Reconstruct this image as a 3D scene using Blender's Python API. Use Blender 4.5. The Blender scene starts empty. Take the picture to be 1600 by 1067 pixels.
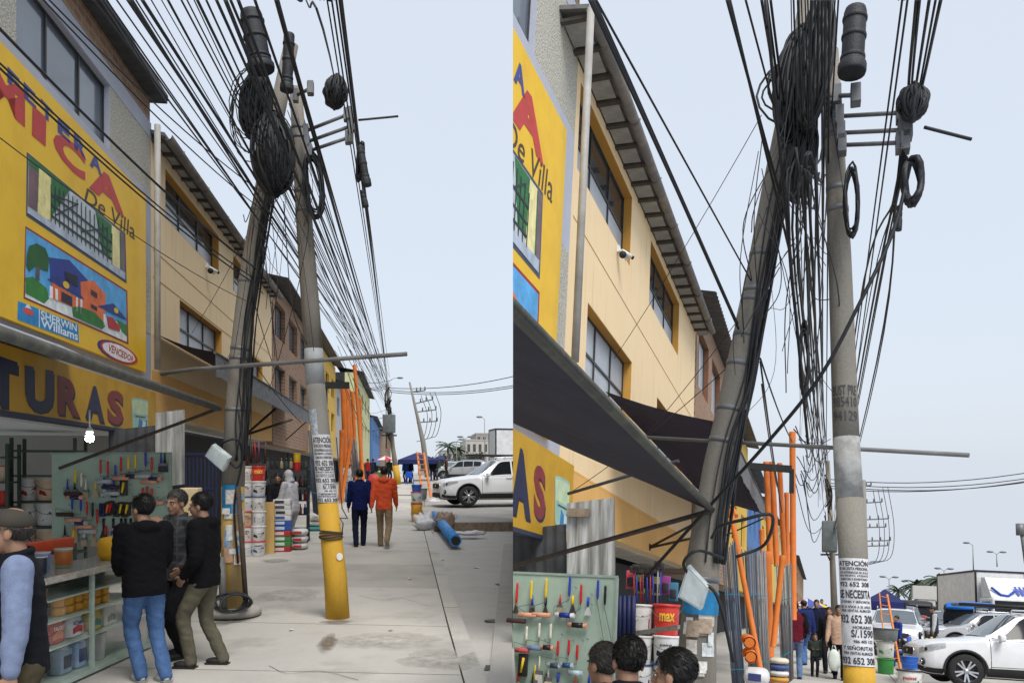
import bpy, bmesh, math, random
from mathutils import Vector, Matrix, noise
R = math.radians
V = Vector
random.seed(7)
# ---------------------------------------------------------------- camera, sky, sun, exposure
FPX, PX0, HOR, H = 1300.0, 800.0, 738.0, 1.8      # focal length, principal column, horizon row (1600 px wide frame), eye height
scene = bpy.context.scene
cam = bpy.data.cameras.new('camera')
cam.sensor_width = 36.0
cam.lens = 36.0 * FPX / 1600.0
cam.shift_y = (HOR - 533.5) / 1600.0
cam.clip_start = 0.05
cam.clip_end = 6000
cam_o = bpy.data.objects.new('camera', cam)
scene.collection.objects.link(cam_o)
cam_o.location = (0, 0, H)
cam_o.rotation_euler = (R(90), 0, 0)
scene.camera = cam_o
world = bpy.data.worlds.new('World')
scene.world = world
world.use_nodes = True
SUN_EL, SUN_AZ = 60.0, 155.0                       # azimuth clockwise from +Y: behind the viewer, a little to the right
nt = world.node_tree
bg = nt.nodes['Background']
sky = nt.nodes.new('ShaderNodeTexSky')
sky.sky_type = 'NISHITA'
sky.sun_disc = False
sky.sun_elevation = R(SUN_EL)
sky.sun_rotation = R(SUN_AZ)
sky.air_density = 1.0
sky.dust_density = 3.0
ov = nt.nodes.new('ShaderNodeMix')
ov.data_type = 'RGBA'
ov.inputs[0].default_value = 0.80                  # thin even overcast over the clear sky
nt.links.new(sky.outputs[0], ov.inputs[6])
ov.inputs[7].default_value = (6.25, 6.8, 7.6, 1)
nt.links.new(ov.outputs[2], bg.inputs[0])
bg.inputs[1].default_value = 0.0625
sun = bpy.data.lights.new('sun', 'SUN')
sun.energy = 1.5
sun.angle = R(28)
sun.color = (1.0, 0.965, 0.91)
sun_o = bpy.data.objects.new('sun', sun)
scene.collection.objects.link(sun_o)
sd = V((math.sin(R(SUN_AZ)) * math.cos(R(SUN_EL)), math.cos(R(SUN_AZ)) * math.cos(R(SUN_EL)), math.sin(R(SUN_EL))))
sun_o.rotation_euler = sd.to_track_quat('Z', 'Y').to_euler()
vs = scene.view_settings
vs.view_transform = 'Standard'
vs.look = 'None'
vs.exposure = 1.1
vs.gamma = 1.0
# ---------------------------------------------------------------- the two stretches of street
class Place:
    def __init__(s, vpx, vpy, D, key):
        yaw = math.atan((vpx - PX0) / FPX)
        pitch = math.atan((vpy - HOR) / math.hypot(FPX, vpx - PX0))
        s.rot = Matrix.Rotation(-yaw, 4, 'Z') @ Matrix.Rotation(-pitch, 4, 'X')
        s.M = Matrix.Translation((0, 0, H)) @ s.rot @ Matrix.Translation((0, 0, -H))
        s.D, s.key = D, key
        s.inv = s.rot.inverted().to_3x3()
        s.cam = V((0, 0, H))
    def ray(s, px, py):
        return s.inv @ V(((px - PX0) / FPX, 1.0, (HOR - py) / FPX))
    def X(s, px, py, x=None):
        x = -s.D if x is None else x
        d = s.ray(px, py); return s.cam + d * (x / d.x)
    def Y(s, px, py, y):
        d = s.ray(px, py); return s.cam + d * (y / d.y)
    def Z(s, px, py, z=0.0):
        d = s.ray(px, py); return s.cam + d * ((z - H) / d.z)
    def g(s, y):
        if s.key == 'R': return 0.0 if y < 8 else min((y - 8) * 0.03, 1.0)
        return 0.0 if y < 10 else min((y - 10) * 0.022, 1.1)
    def G(s, px, py):                       # the point on the ground under a pixel
        z = 0.0
        for _ in range(25):
            p = s.Z(px, py, z); z = 0.5 * z + 0.5 * s.g(min(max(p.y, 0), 400))
        return V((p.x, p.y, s.g(p.y)))
    def pix(s, p):
        q = s.rot.to_3x3() @ (V(p) - s.cam)
        return (PX0 + FPX * q.x / q.y, HOR - FPX * q.z / q.y)
    def m(s, p, px=1.0):                    # metres spanned by px pixels at point p
        q = s.rot.to_3x3() @ (V(p) - s.cam); return px * q.y / FPX
L = Place(632, 738, 4.2, 'L')
Q = Place(1278, 963, 3.1, 'R')
# ---------------------------------------------------------------- materials
MATS = {}
def mat(name, col=(.5, .5, .5), rough=.75, metal=0.0, var=.12, scale=6.0, bump=0.0, bscale=None, col2=None, mix=.5,
        emit=0.0, alpha=1.0, trans=0.0, spec=.4, stretch=None, detail=5, coat=0.0):
    if name in MATS: return MATS[name]
    m = bpy.data.materials.new(name); m.use_nodes = True
    n = m.node_tree.nodes; l = m.node_tree.links
    b = n['Principled BSDF']
    b.inputs['Roughness'].default_value = rough
    b.inputs['Metallic'].default_value = metal
    b.inputs['Specular IOR Level'].default_value = spec
    b.inputs['Coat Weight'].default_value = coat
    tc = n.new('ShaderNodeTexCoord'); mp = n.new('ShaderNodeMapping')
    l.new(tc.outputs['Object'], mp.inputs[0])
    if stretch: mp.inputs['Scale'].default_value = stretch
    nz = n.new('ShaderNodeTexNoise'); nz.inputs['Scale'].default_value = scale; nz.inputs['Detail'].default_value = detail
    nz.inputs['Roughness'].default_value = .62
    l.new(mp.outputs[0], nz.inputs['Vector'])
    rp = n.new('ShaderNodeValToRGB')
    c2 = col2 if col2 else tuple(min(1, c * (1 + var)) for c in col)
    c1 = col if col2 else tuple(c * (1 - var) for c in col)
    rp.color_ramp.elements[0].position = max(0.0, mix - .17); rp.color_ramp.elements[1].position = min(1.0, mix + .17)
    rp.color_ramp.elements[0].color = (*c1, 1); rp.color_ramp.elements[1].color = (*c2, 1)
    l.new(nz.outputs[0], rp.inputs[0]); l.new(rp.outputs[0], b.inputs['Base Color'])
    if bump:
        bn = n.new('ShaderNodeBump'); bn.inputs['Strength'].default_value = bump; bn.inputs['Distance'].default_value = .02
        n2 = n.new('ShaderNodeTexNoise'); n2.inputs['Scale'].default_value = bscale or scale * 5; n2.inputs['Detail'].default_value = 4
        l.new(mp.outputs[0], n2.inputs['Vector']); l.new(n2.outputs[0], bn.inputs['Height']); l.new(bn.outputs[0], b.inputs['Normal'])
    if emit:
        b.inputs['Emission Color'].default_value = (*col, 1); b.inputs['Emission Strength'].default_value = emit
    if trans:
        b.inputs['Transmission Weight'].default_value = trans
    if alpha < 1: b.inputs['Alpha'].default_value = alpha
    MATS[name] = m
    return m
def layered(name, base, dirt, rough=.8, fine=40, dmix=.58, streak=False, bump=.25, base2=None, bscale=60, dirt2=None):
    """plaster / concrete: two tones, fine grain, stains"""
    if name in MATS: return MATS[name]
    m = bpy.data.materials.new(name); m.use_nodes = True
    n = m.node_tree.nodes; l = m.node_tree.links; b = n['Principled BSDF']
    b.inputs['Roughness'].default_value = rough; b.inputs['Specular IOR Level'].default_value = .25
    tc = n.new('ShaderNodeTexCoord')
    def nz(sc, det=6, st=None):
        x = n.new('ShaderNodeTexNoise'); x.inputs['Scale'].default_value = sc; x.inputs['Detail'].default_value = det; x.inputs['Roughness'].default_value = .65
        if st:
            mp = n.new('ShaderNodeMapping'); mp.inputs['Scale'].default_value = st; l.new(tc.outputs['Object'], mp.inputs[0]); l.new(mp.outputs[0], x.inputs['Vector'])
        else: l.new(tc.outputs['Object'], x.inputs['Vector'])
        return x
    def mixc(f, a, c):
        x = n.new('ShaderNodeMix'); x.data_type = 'RGBA'; l.new(f, x.inputs[0])
        for i, v in ((6, a), (7, c)):
            if isinstance(v, tuple): x.inputs[i].default_value = (*v, 1)
            else: l.new(v, x.inputs[i])
        return x.outputs[2]
    def ramp(s, a, c):
        r = n.new('ShaderNodeMapRange'); r.inputs[1].default_value = a; r.inputs[2].default_value = c; l.new(s, r.inputs[0]); return r.outputs[0]
    b2 = base2 or tuple(c * .86 for c in base)
    c = mixc(ramp(nz(1.1).outputs[0], .35, .65), base, b2)
    c = mixc(ramp(nz(fine, 3).outputs[0], .3, 1.1), c, tuple(x * .72 for x in base))
    st = nz(1.6, 8, (3.2, 3.2, .28)) if streak else nz(.9, 9)
    c = mixc(ramp(st.outputs[0], dmix, dmix + .2), c, dirt)
    if dirt2: c = mixc(ramp(nz(4.5, 8).outputs[0], .62, .74), c, dirt2)
    l.new(c, b.inputs['Base Color'])
    bn = n.new('ShaderNodeBump'); bn.inputs['Strength'].default_value = bump; bn.inputs['Distance'].default_value = .015
    l.new(nz(bscale, 4).outputs[0], bn.inputs['Height']); l.new(bn.outputs[0], b.inputs['Normal'])
    MATS[name] = m
    return m
def flat(r, g, b):                          # srgb 0-255 -> a plain paint colour
    f = lambda c: ((c / 255 + .055) / 1.055) ** 2.4 if c > 10 else c / 255 / 12.92
    return (f(r), f(g), f(b))
def paint(r, g, b, rough=.55, var=.13, **k):
    return mat('paint_%d_%d_%d' % (r, g, b), flat(r, g, b), rough, var=var, **k)
# ---------------------------------------------------------------- mesh builder
COL = scene.collection
class MB:
    def __init__(s, org=(0, 0, 0)):
        s.v, s.f, s.m, s.s, s.o = [], [], [], [], V(org)
    def add(s, vs, fs, mi=0, sm=False):
        k = len(s.v)
        s.v += [tuple(V(v) - s.o) for v in vs]
        for f in fs:
            s.f.append(tuple(i + k for i in f)); s.m.append(mi); s.s.append(sm)
        return s
    def box(s, a, b, mi=0):
        (x0, y0, z0), (x1, y1, z1) = a, b
        return s.add([(x0, y0, z0), (x1, y0, z0), (x1, y1, z0), (x0, y1, z0), (x0, y0, z1), (x1, y0, z1), (x1, y1, z1), (x0, y1, z1)],
                     [(3, 2, 1, 0), (4, 5, 6, 7), (0, 1, 5, 4), (1, 2, 6, 5), (2, 3, 7, 6), (3, 0, 4, 7)], mi)
    def bbox(s, a, b, bev, mi=0, seg=2):
        """bevelled box"""
        bm = bmesh.new()
        c = [(x + y) / 2 for x, y in zip(a, b)]; d = [abs(y - x) for x, y in zip(a, b)]
        bmesh.ops.create_cube(bm, size=1, matrix=Matrix.Translation(c) @ Matrix.Diagonal((*d, 1)))
        bmesh.ops.bevel(bm, geom=bm.edges[:], offset=min(bev, min(d) * .49), segments=seg, affect='EDGES', profile=.6)
        bm.verts.index_update()
        s.add([v.co for v in bm.verts], [[v.index for v in f.verts] for f in bm.faces], mi, True)
        bm.free(); return s
    def hexa(s, lo, up, mi=0):
        """a solid between two quads"""
        return s.add(list(lo) + list(up), [(3, 2, 1, 0), (4, 5, 6, 7), (0, 1, 5, 4), (1, 2, 6, 5), (2, 3, 7, 6), (3, 0, 4, 7)], mi)
    def bar(s, p, q, w, h=None, up=(0, 0, 1), mi=0):
        p, q = V(p), V(q); h = w if h is None else h
        d = (q - p).normalized(); u = V(up)
        if abs(d.dot(u)) > .97: u = V((1, 0, 0))
        x = d.cross(u).normalized() * w / 2; y = x.cross(d).normalized() * h / 2
        return s.hexa([p - x - y, p + x - y, p + x + y, p - x + y], [q - x - y, q + x - y, q + x + y, q - x + y], mi)
    def tube(s, pts, r, n=8, cap=True, mi=0, sm=True, flat=(1, 1)):
        pts = [V(p) for p in pts]; N = len(pts)
        rr = r if isinstance(r, (list, tuple)) else [r] * N
        t0 = (pts[1] - pts[0]).normalized()
        u = t0.orthogonal().normalized() if abs(t0.z) > .9 else t0.cross(V((0, 0, 1))).normalized()
        vs = []
        for i, p in enumerate(pts):
            t = (pts[min(i + 1, N - 1)] - pts[max(i - 1, 0)])
            t = t.normalized() if t.length > 1e-9 else t0
            u = (u - t * u.dot(t)); u = u.normalized() if u.length > 1e-6 else t.orthogonal().normalized()
            w = t.cross(u)
            for k in range(n):
                a = 2 * math.pi * k / n
                vs.append(p + (u * math.cos(a) * flat[0] + w * math.sin(a) * flat[1]) * rr[i])
        fs = [(i * n + k, i * n + (k + 1) % n, (i + 1) * n + (k + 1) % n, (i + 1) * n + k) for i in range(N - 1) for k in range(n)]
        s.add(vs, fs, mi, sm)
        if cap:
            k = len(s.v) - len(vs)
            s.f += [tuple(k + j for j in range(n))[::-1], tuple(k + (N - 1) * n + j for j in range(n))]; s.m += [mi, mi]; s.s += [False, False]
        return s
    def lathe(s, prof, n=16, c=(0, 0, 0), mi=0, M=None, sm=True, cap=True):
        """prof: (radius, height) bottom to top about z"""
        c = V(c); vs = []
        for r, z in prof:
            for k in range(n):
                a = 2 * math.pi * k / n
                p = V((r * math.cos(a), r * math.sin(a), z))
                vs.append(c + (M @ p if M else p))
        N = len(prof)
        fs = [(i * n + k, i * n + (k + 1) % n, (i + 1) * n + (k + 1) % n, (i + 1) * n + k) for i in range(N - 1) for k in range(n)]
        s.add(vs, fs, mi, sm)
        if cap:
            k = len(s.v) - len(vs)
            s.f += [tuple(k + j for j in range(n))[::-1], tuple(k + (N - 1) * n + j for j in range(n))]; s.m += [mi, mi]; s.s += [False, False]
        return s
    def ell(s, c, r, nu=12, nv=8, mi=0, M=None):
        c = V(c); vs = []; fs = []
        for j in range(nv + 1):
            t = math.pi * j / nv
            for i in range(nu):
                a = 2 * math.pi * i / nu
                p = V((r[0] * math.sin(t) * math.cos(a), r[1] * math.sin(t) * math.sin(a), -r[2] * math.cos(t)))
                vs.append(c + (M @ p if M else p))
        for j in range(nv):
            for i in range(nu):
                fs.append((j * nu + i, j * nu + (i + 1) % nu, (j + 1) * nu + (i + 1) % nu, (j + 1) * nu + i))
        return s.add(vs, fs, mi, True)
    def prism(s, poly, vec, mi=0):
        n = len(poly); vec = V(vec); p = [V(x) for x in poly]
        return s.add(p + [x + vec for x in p], [tuple(range(n))[::-1], tuple(range(n, 2 * n))] + [(i, (i + 1) % n, n + (i + 1) % n, n + i) for i in range(n)], mi)
    def mesh(s, name, mats):
        me = bpy.data.meshes.new(name)
        me.from_pydata(s.v, [], s.f)
        for m in (mats if isinstance(mats, (list, tuple)) else [mats]): me.materials.append(m)
        me.polygons.foreach_set('material_index', s.m)
        me.polygons.foreach_set('use_smooth', s.s)
        me.update(); return me
    def build(s, name, mats, parent=None):
        o = bpy.data.objects.new(name, s.mesh(name, mats)); COL.objects.link(o)
        if parent: o.parent = parent
        return o
def fixn(o):
    bm = bmesh.new(); bm.from_mesh(o.data); bmesh.ops.recalc_face_normals(bm, faces=bm.faces[:]); bm.to_mesh(o.data); bm.free(); return o
def tag(o, label=None, cat=None, group=None, kind=None):
    if label: o['label'] = label
    if cat: o['category'] = cat
    if group: o['group'] = group
    if kind: o['kind'] = kind
    return o
def place(P, o, loc=(0, 0, 0), rz=0.0, rot=None):
    o.matrix_world = P.M @ Matrix.Translation(loc) @ (rot if rot is not None else Matrix.Rotation(rz, 4, 'Z'))
    return o
def thing(P, name, label, cat, loc=(0, 0, 0), rz=0.0, group=None, rot=None):
    o = bpy.data.objects.new(name, None); COL.objects.link(o); o.empty_display_size = .1
    place(P, o, loc, rz, rot)
    return tag(o, label, cat, group)
def single(P, mb, name, mats, label, cat, loc=(0, 0, 0), rz=0.0, group=None, rot=None):
    o = mb.build(name, mats); place(P, o, loc, rz, rot); return tag(o, label, cat, group)
def struct(P, mb, name, mats, kind='structure'):
    o = mb.build(name, mats); place(P, o); o['kind'] = kind; return o
def dup(src, P, loc, rz=0.0, label=None, group=None, rot=None, remap=None):
    def cp(a, par):
        c = a.copy(); COL.objects.link(c); c.parent = par
        if remap and a.type == 'MESH':
            for i, sl in enumerate(a.material_slots):
                if sl.material and sl.material.name in remap:
                    c.material_slots[i].link = 'OBJECT'; c.material_slots[i].material = remap[sl.material.name]
        for ch in a.children: cp(ch, c)
        return c
    c = cp(src, None)
    place(P, c, loc, rz, rot)
    if label: c['label'] = label
    if group: c['group'] = group
    return c
# flat lettering: text outline as a thin mesh, mapped by a function (u, v) -> point
TXT = {}
TMP = bpy.data.scenes.new('workbench')          # scratch scene for evaluating text and modifiers quickly
def evaluated(o):
    TMP.collection.objects.link(o)
    vl = TMP.view_layers[0]; vl.update()
    return bpy.data.meshes.new_from_object(o.evaluated_get(vl.depsgraph))
def text_geo(t, bold=0.0, shear=0.0):
    k = (t, bold, shear)
    if k in TXT: return TXT[k]
    cu = bpy.data.curves.new('t', 'FONT'); cu.body = t; cu.offset = bold; cu.shear = shear; cu.resolution_u = 3; cu.fill_mode = 'FRONT'
    o = bpy.data.objects.new('t', cu)
    me = evaluated(o)
    vs = [(v.co.x, v.co.y) for v in me.vertices]; fs = [tuple(p.vertices) for p in me.polygons]
    bpy.data.objects.remove(o); bpy.data.curves.remove(cu); bpy.data.meshes.remove(me)
    if vs:
        x0 = min(v[0] for v in vs); x1 = max(v[0] for v in vs); y0 = min(v[1] for v in vs); y1 = max(v[1] for v in vs)
        vs = [((x - x0) / max(x1 - x0, 1e-6), (y - y0) / max(y1 - y0, 1e-6)) for x, y in vs]
    TXT[k] = (vs, fs); return TXT[k]
def text_on(mb, t, f, bold=.015, shear=0.0, mi=0):
    """f(u,v) with u, v in 0..1 over the lettering's box"""
    vs, fs = text_geo(t, bold, shear)
    return mb.add([f(u, v) for u, v in vs], fs, mi)
def quadmap(a, b, c, d):
    """bilinear map: a lower left, b lower right, c upper right, d upper left"""
    a, b, c, d = V(a), V(b), V(c), V(d)
    return lambda u, v: a * (1 - u) * (1 - v) + b * u * (1 - v) + c * u * v + d * (1 - u) * v
# ---------------------------------------------------------------- shared materials
m_conc = layered('pavement_concrete', (.50, .475, .435), (.33, .31, .28), rough=.85, fine=70, dmix=.52, bump=.35, base2=(.55, .525, .48), dirt2=(.38, .355, .32))
m_conc2 = layered('pavement_concrete_pale', (.54, .515, .47), (.36, .34, .305), rough=.85, fine=70, dmix=.53, bump=.35, dirt2=(.42, .395, .355))
m_conc3 = layered('pavement_concrete_worn', (.46, .44, .40), (.31, .29, .26), rough=.85, fine=60, dmix=.5, bump=.35, dirt2=(.35, .33, .30))
m_joint = mat('joint_dirt', (.10, .095, .085), .95, var=.3)
m_apron = layered('apron_concrete', (.54, .515, .475), (.37, .35, .315), fine=60, dmix=.55, bump=.3)
m_asph = layered('lot_asphalt', (.36, .345, .32), (.44, .41, .36), fine=90, dmix=.47, bump=.4, base2=(.30, .29, .27))
m_yel = layered('ochre_plaster', (.93, .725, .455), (.66, .49, .30), rough=.85, fine=45, dmix=.555, streak=True, bump=.35, base2=(.91, .69, .41), dirt2=(.84, .63, .38))
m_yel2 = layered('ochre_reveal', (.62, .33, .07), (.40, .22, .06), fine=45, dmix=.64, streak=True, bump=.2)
m_lav = layered('pale_blue_plaster', (.50, .53, .62), (.36, .37, .40), fine=40, dmix=.62, streak=True, bump=.15)
m_peb = mat('pebble_dash', (.25, .24, .21), .95, scale=34, col2=(.62, .60, .52), mix=.46, bump=1.0, bscale=45)
m_brick = None
def brickmat(name, c1, c2, mort, sc=1.0):
    m = bpy.data.materials.new(name); m.use_nodes = True; n = m.node_tree.nodes; l = m.node_tree.links; b = n['Principled BSDF']
    b.inputs['Roughness'].default_value = .9
    tc = n.new('ShaderNodeTexCoord'); mp = n.new('ShaderNodeMapping'); mp.inputs['Rotation'].default_value = (0, 0, 0)
    sx = n.new('ShaderNodeSeparateXYZ'); cb = n.new('ShaderNodeCombineXYZ')
    l.new(tc.outputs['Object'], sx.inputs[0]); l.new(sx.outputs[1], cb.inputs[0]); l.new(sx.outputs[2], cb.inputs[1])
    br = n.new('ShaderNodeTexBrick'); br.inputs['Color1'].default_value = (*c1, 1); br.inputs['Color2'].default_value = (*c2, 1); br.inputs['Mortar'].default_value = (*mort, 1)
    br.inputs['Scale'].default_value = 1.0; br.inputs['Brick Width'].default_value = .26 * sc; br.inputs['Row Height'].default_value = .12 * sc; br.inputs['Mortar Size'].default_value = .018
    l.new(cb.outputs[0], br.inputs['Vector']); l.new(br.outputs[0], b.inputs['Base Color'])
    bn = n.new('ShaderNodeBump'); bn.inputs['Strength'].default_value = .6; bn.inputs['Distance'].default_value = .02; bn.invert = True
    l.new(br.outputs[1], bn.inputs['Height']); l.new(bn.outputs[0], b.inputs['Normal'])
    MATS[name] = m; return m
m_brick = brickmat('raw_brick', (.36, .185, .095), (.25, .12, .06), (.30, .26, .21))
m_glass = mat('window_glass', (.035, .042, .05), .08, var=.25, scale=.8, spec=.8)
m_glass2 = mat('window_glass_blue', (.10, .125, .16), .12, var=.25, scale=.7, spec=.8)
m_pane_w = mat('whitened_pane', (.42, .45, .49), .35, var=.12, scale=1.3)
m_alu = mat('dark_aluminium', (.06, .06, .06), .5, metal=.4)
m_zinc = mat('weathered_zinc', (.20, .20, .195), .7, metal=.25, scale=3, col2=(.11, .105, .10), bump=.15)
m_rafter = mat('roof_timber', (.07, .06, .05), .9, var=.3)
m_ceil = mat('fibre_panel', (.30, .30, .29), .9, var=.18, scale=4)
m_pvcg = mat('grey_pvc', (.33, .32, .30), .6, var=.2, scale=3)
m_dark = mat('dark_interior', (.03, .03, .032), .9)  # near-black base colour, shade of interiors painted in
m_black = mat('black_paint', (.018, .018, .02), .55)
m_white = mat('white_paint', (.78, .78, .76), .5, var=.04)
m_rust = mat('rusty_steel', (.10, .065, .045), .8, scale=14, col2=(.045, .04, .038), bump=.2)
m_corr = mat('bare_corrugated_zinc', (.25, .25, .24), .6, metal=.3, scale=3.0, stretch=(6, 6, .5), col2=(.60, .60, .58), mix=.52)
m_roofd = mat('dark_roofing', (.055, .058, .062), .8, var=.3, scale=5)
# ---------------------------------------------------------------- ground
def slabs(P, x0, x1, ys, skew, base_name, base_mat, thick=.09):
    base = MB(); rows = [ys[0]] + [y for y in (8.0, 10.0) if ys[0] < y < ys[-1]] + [38, ys[-1]]
    for a, b in zip(rows, rows[1:]):
        if b <= a: continue
        base.add([(x0 - .3, a, P.g(a) - .014), (x1, a, P.g(a) - .014), (x1, b, P.g(b) - .014), (x0 - .3, b, P.g(b) - .014)], [(0, 1, 2, 3)])
    bo = struct(P, base, base_name, base_mat)
    for i, (a, b) in enumerate(zip(ys, ys[1:])):
        for (xa, xb) in ((x0, x1),):
            g = .008
            A = [(xa, a + g), (xb, a + g + skew * (xb - xa)), (xb, b - g + skew * (xb - xa)), (xa, b - g)]
            up = [(x, y, P.g(y) + random.uniform(-.003, .003)) for x, y in A]
            lo = [(x, y, z - thick) for x, y, z in up]
            o = MB().hexa(lo, up).build('slab', [m_conc, m_conc2, m_conc3, m_conc][(i * 7 + 3) % 4], bo)
    return bo
ysL = [1.5, 4.3, 6.6, 8.75, 11.1, 13.9, 16.6, 19.4, 22.2, 25, 27.8, 30.6, 33.4, 36.2, 39, 42]
slabs(L, -5.6, .50, ysL, -.22, 'pavement', m_joint)
far = MB()
far.add([(-5.9, 42, L.g(42) - .01), (.5, 42, L.g(42) - .01), (.5, 62, L.g(62) - .01), (-5.9, 62, L.g(62) - .01)], [(0, 1, 2, 3)])
far.add([(-5.9, 62, 1.09), (.5, 62, 1.09), (.5, 400, 1.09), (-5.9, 400, 1.09)], [(0, 1, 2, 3)])
struct(L, far, 'pavement', m_conc)
kb = MB()
for a, b in [(y, y + 2.96) for y in range(2, 60, 3)]:
    x0, x1 = .515, .72
    kb.hexa([(x0, a, L.g(a) - .2), (x1, a, L.g(a) - .2), (x1, b, L.g(b) - .2), (x0, b, L.g(b) - .2)],
            [(x0, a, L.g(a) + .004), (x1 - .02, a, L.g(a) + .002), (x1 - .02, b, L.g(b) + .002), (x0, b, L.g(b) + .004)])
struct(L, kb, 'kerb', m_conc2)
tR = .1305                                                     # the lot ends along this line, at a retaining wall
ap = MB()
for a, b in ((5.2, 10), (10, 23.0)):
    ap.add([(.6, a, L.g(a) - .085), (max(.72, tR * a), a, L.g(a) - .085), (max(.72, tR * b), b, L.g(b) - .085), (.6, b, L.g(b) - .085)], [(0, 1, 2, 3)])
struct(L, ap, 'concrete_apron', m_apron)
lot = MB()
for a, b, ka, kbb in ((23.0, 24, tR, tR), (24, 60, .20, .20)):
    lot.add([(.6, a, L.g(a) + .14), (ka * a, a, L.g(a) + .14), (kbb * b, b, L.g(b) + .14), (.6, b, L.g(b) + .14)], [(0, 1, 2, 3)])
lot.add([(.6, 23, -.2), (tR * 23, 23, -.2), (tR * 23, 23, L.g(23) + .14), (.6, 23, L.g(23) + .14)], [(0, 1, 2, 3)])
lot.add([(.6, 23, -.2), (.6, 60, -.2), (.6, 60, 1.24), (.6, 23, L.g(23) + .14)], [(3, 2, 1, 0)])
lot.add([(.6, 60, 1.24), (12, 60, 1.24), (600, 3000, 1.24), (-900, 3000, 1.24), (-900, 420, 1.24), (.6, 420, 1.24)], [(0, 1, 2, 3, 4, 5)])
struct(L, lot, 'ground', m_asph)
def plank_kerb():
    a, b = V((.8, 22.8, L.g(23) + .0)), V((2.95, 22.8, L.g(23)))
    single(L, MB().bar(a + V((0, 0, .02)), b + V((0, 0, .02)), .35, .26), 'timber_edge', mat('old_timber', (.23, .18, .13), .9, scale=9, var=.3, bump=.3),
           'low brown timber edge lying across the lot in front of the white car', 'timber edge')
plank_kerb()
rw = MB()
rw.hexa([(tR * u + w, u, -3) for u, w in ((5.3, -.22), (5.3, -.01), (22, -.01), (22, -.22))], [(tR * u + w, u, L.g(u) - .1) for u, w in ((5.3, -.22), (5.3, -.01), (22, -.01), (22, -.22))])
single(L, rw, 'retaining_wall', m_conc3, 'low concrete retaining wall at the edge of the lot', 'wall')
# right stretch: pavement and lot
KX = Q.G(1411, 1060).x + .05
ysR = [6, 9, 12, 15, 18, 20.5, 23, 25.5, 28, 31, 34, 38]
slabs(Q, -4.6, KX - .3, ysR, 0.0, 'pavement', m_joint)
f2 = MB(); f2.add([(-4.9, 38, .89), (KX - .3, 38, .89), (KX - .3, 300, .99), (-4.9, 300, .99)], [(0, 1, 2, 3)])
struct(Q, f2, 'pavement', m_conc)
kb = MB()
for a, b in [(y, y + 2.96) for y in range(6, 60, 3)]:
    kb.hexa([(KX - .285, a, Q.g(a) - .2), (KX, a, Q.g(a) - .2), (KX, b, Q.g(b) - .2), (KX - .285, b, Q.g(b) - .2)],
            [(KX - .285, a, Q.g(a) + .003), (KX - .02, a, Q.g(a)), (KX - .02, b, Q.g(b)), (KX - .285, b, Q.g(b) + .003)])
struct(Q, kb, 'kerb', m_conc2)
lr = MB()
for a, b in ((4, 8), (8, 41)):
    lr.add([(KX - .1, a, Q.g(a) - .1), (60, a, Q.g(a) - .1), (60, b, Q.g(b) - .1), (KX - .1, b, Q.g(b) - .1)], [(0, 1, 2, 3)])
lr.add([(KX - .1, 41, .89), (60, 41, .89), (3000, 3000, .89), (-60, 3000, .89), (KX - .1, 300, .89)], [(0, 1, 2, 3, 4)])
struct(Q, lr, 'ground', m_asph)
# ---------------------------------------------------------------- facades
def wallgrid(mb, x, y0, y1, z0, z1, holes, t=.25):
    """a wall whose face is at x (facing +x), with rectangular openings"""
    ys = sorted({y0, y1, *[h[0] for h in holes], *[h[1] for h in holes]}); zs = sorted({z0, z1, *[h[2] for h in holes], *[h[3] for h in holes]})
    ys = [y for y in ys if y0 <= y <= y1]; zs = [z for z in zs if z0 <= z <= z1]
    solid = lambda a, b, c, d: not any(h[0] < (a + b) / 2 < h[1] and h[2] < (c + d) / 2 < h[3] for h in holes)
    for c, d in zip(zs, zs[1:]):
        run = None
        for a, b in list(zip(ys, ys[1:])) + [(None, None)]:
            ok = a is not None and solid(a, b, c, d)
            if ok and run is None: run = a
            if not ok and run is not None:
                mb.box((x - t, run, c), (x, prev, d)); run = None
            prev = b
    return mb
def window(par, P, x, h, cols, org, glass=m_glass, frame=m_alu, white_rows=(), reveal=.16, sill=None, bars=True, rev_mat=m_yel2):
    """window part: frame, mullions and one pane object per light"""
    y0, y1, z0, z1 = h; xf = x - reveal
    mb = MB(org); w = .034
    mb.box((xf - .03, y0, z1 - w), (xf + .02, y1, z1)); mb.box((xf - .03, y0, z0), (xf + .02, y1, z0 + w))
    cs = [y0 + (y1 - y0) * c for c in cols]
    for c in cs: mb.box((xf - .03, c - w / 2, z0 + w + .001), (xf + .018, c + w / 2, z1 - w - .001))
    zm = z0 + (z1 - z0) * .5
    if bars: mb.box((xf - .025, y0, zm - .02), (xf + .014, y1, zm + .02))
    fr = mb.build('window', frame, par)
    for a, b in zip(cs, cs[1:]):
        if bars:
            MB(org).box((xf - .018, a + .01, z0 + .02), (xf - .008, b - .01, zm)).build('pane', m_pane_w if 0 in white_rows else glass, fr)
            MB(org).box((xf - .018, a + .01, zm), (xf - .008, b - .01, z1 - .02)).build('pane', m_pane_w if 1 in white_rows else glass, fr)
        else:
            MB(org).box((xf - .018, a + .01, z0 + .02), (xf - .008, b - .01, z1 - .02)).build('pane', glass, fr)
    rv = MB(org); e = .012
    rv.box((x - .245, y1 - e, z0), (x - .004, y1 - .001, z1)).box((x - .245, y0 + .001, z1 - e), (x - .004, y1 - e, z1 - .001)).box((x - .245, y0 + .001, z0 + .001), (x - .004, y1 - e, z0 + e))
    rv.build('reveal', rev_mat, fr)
    return fr
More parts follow.
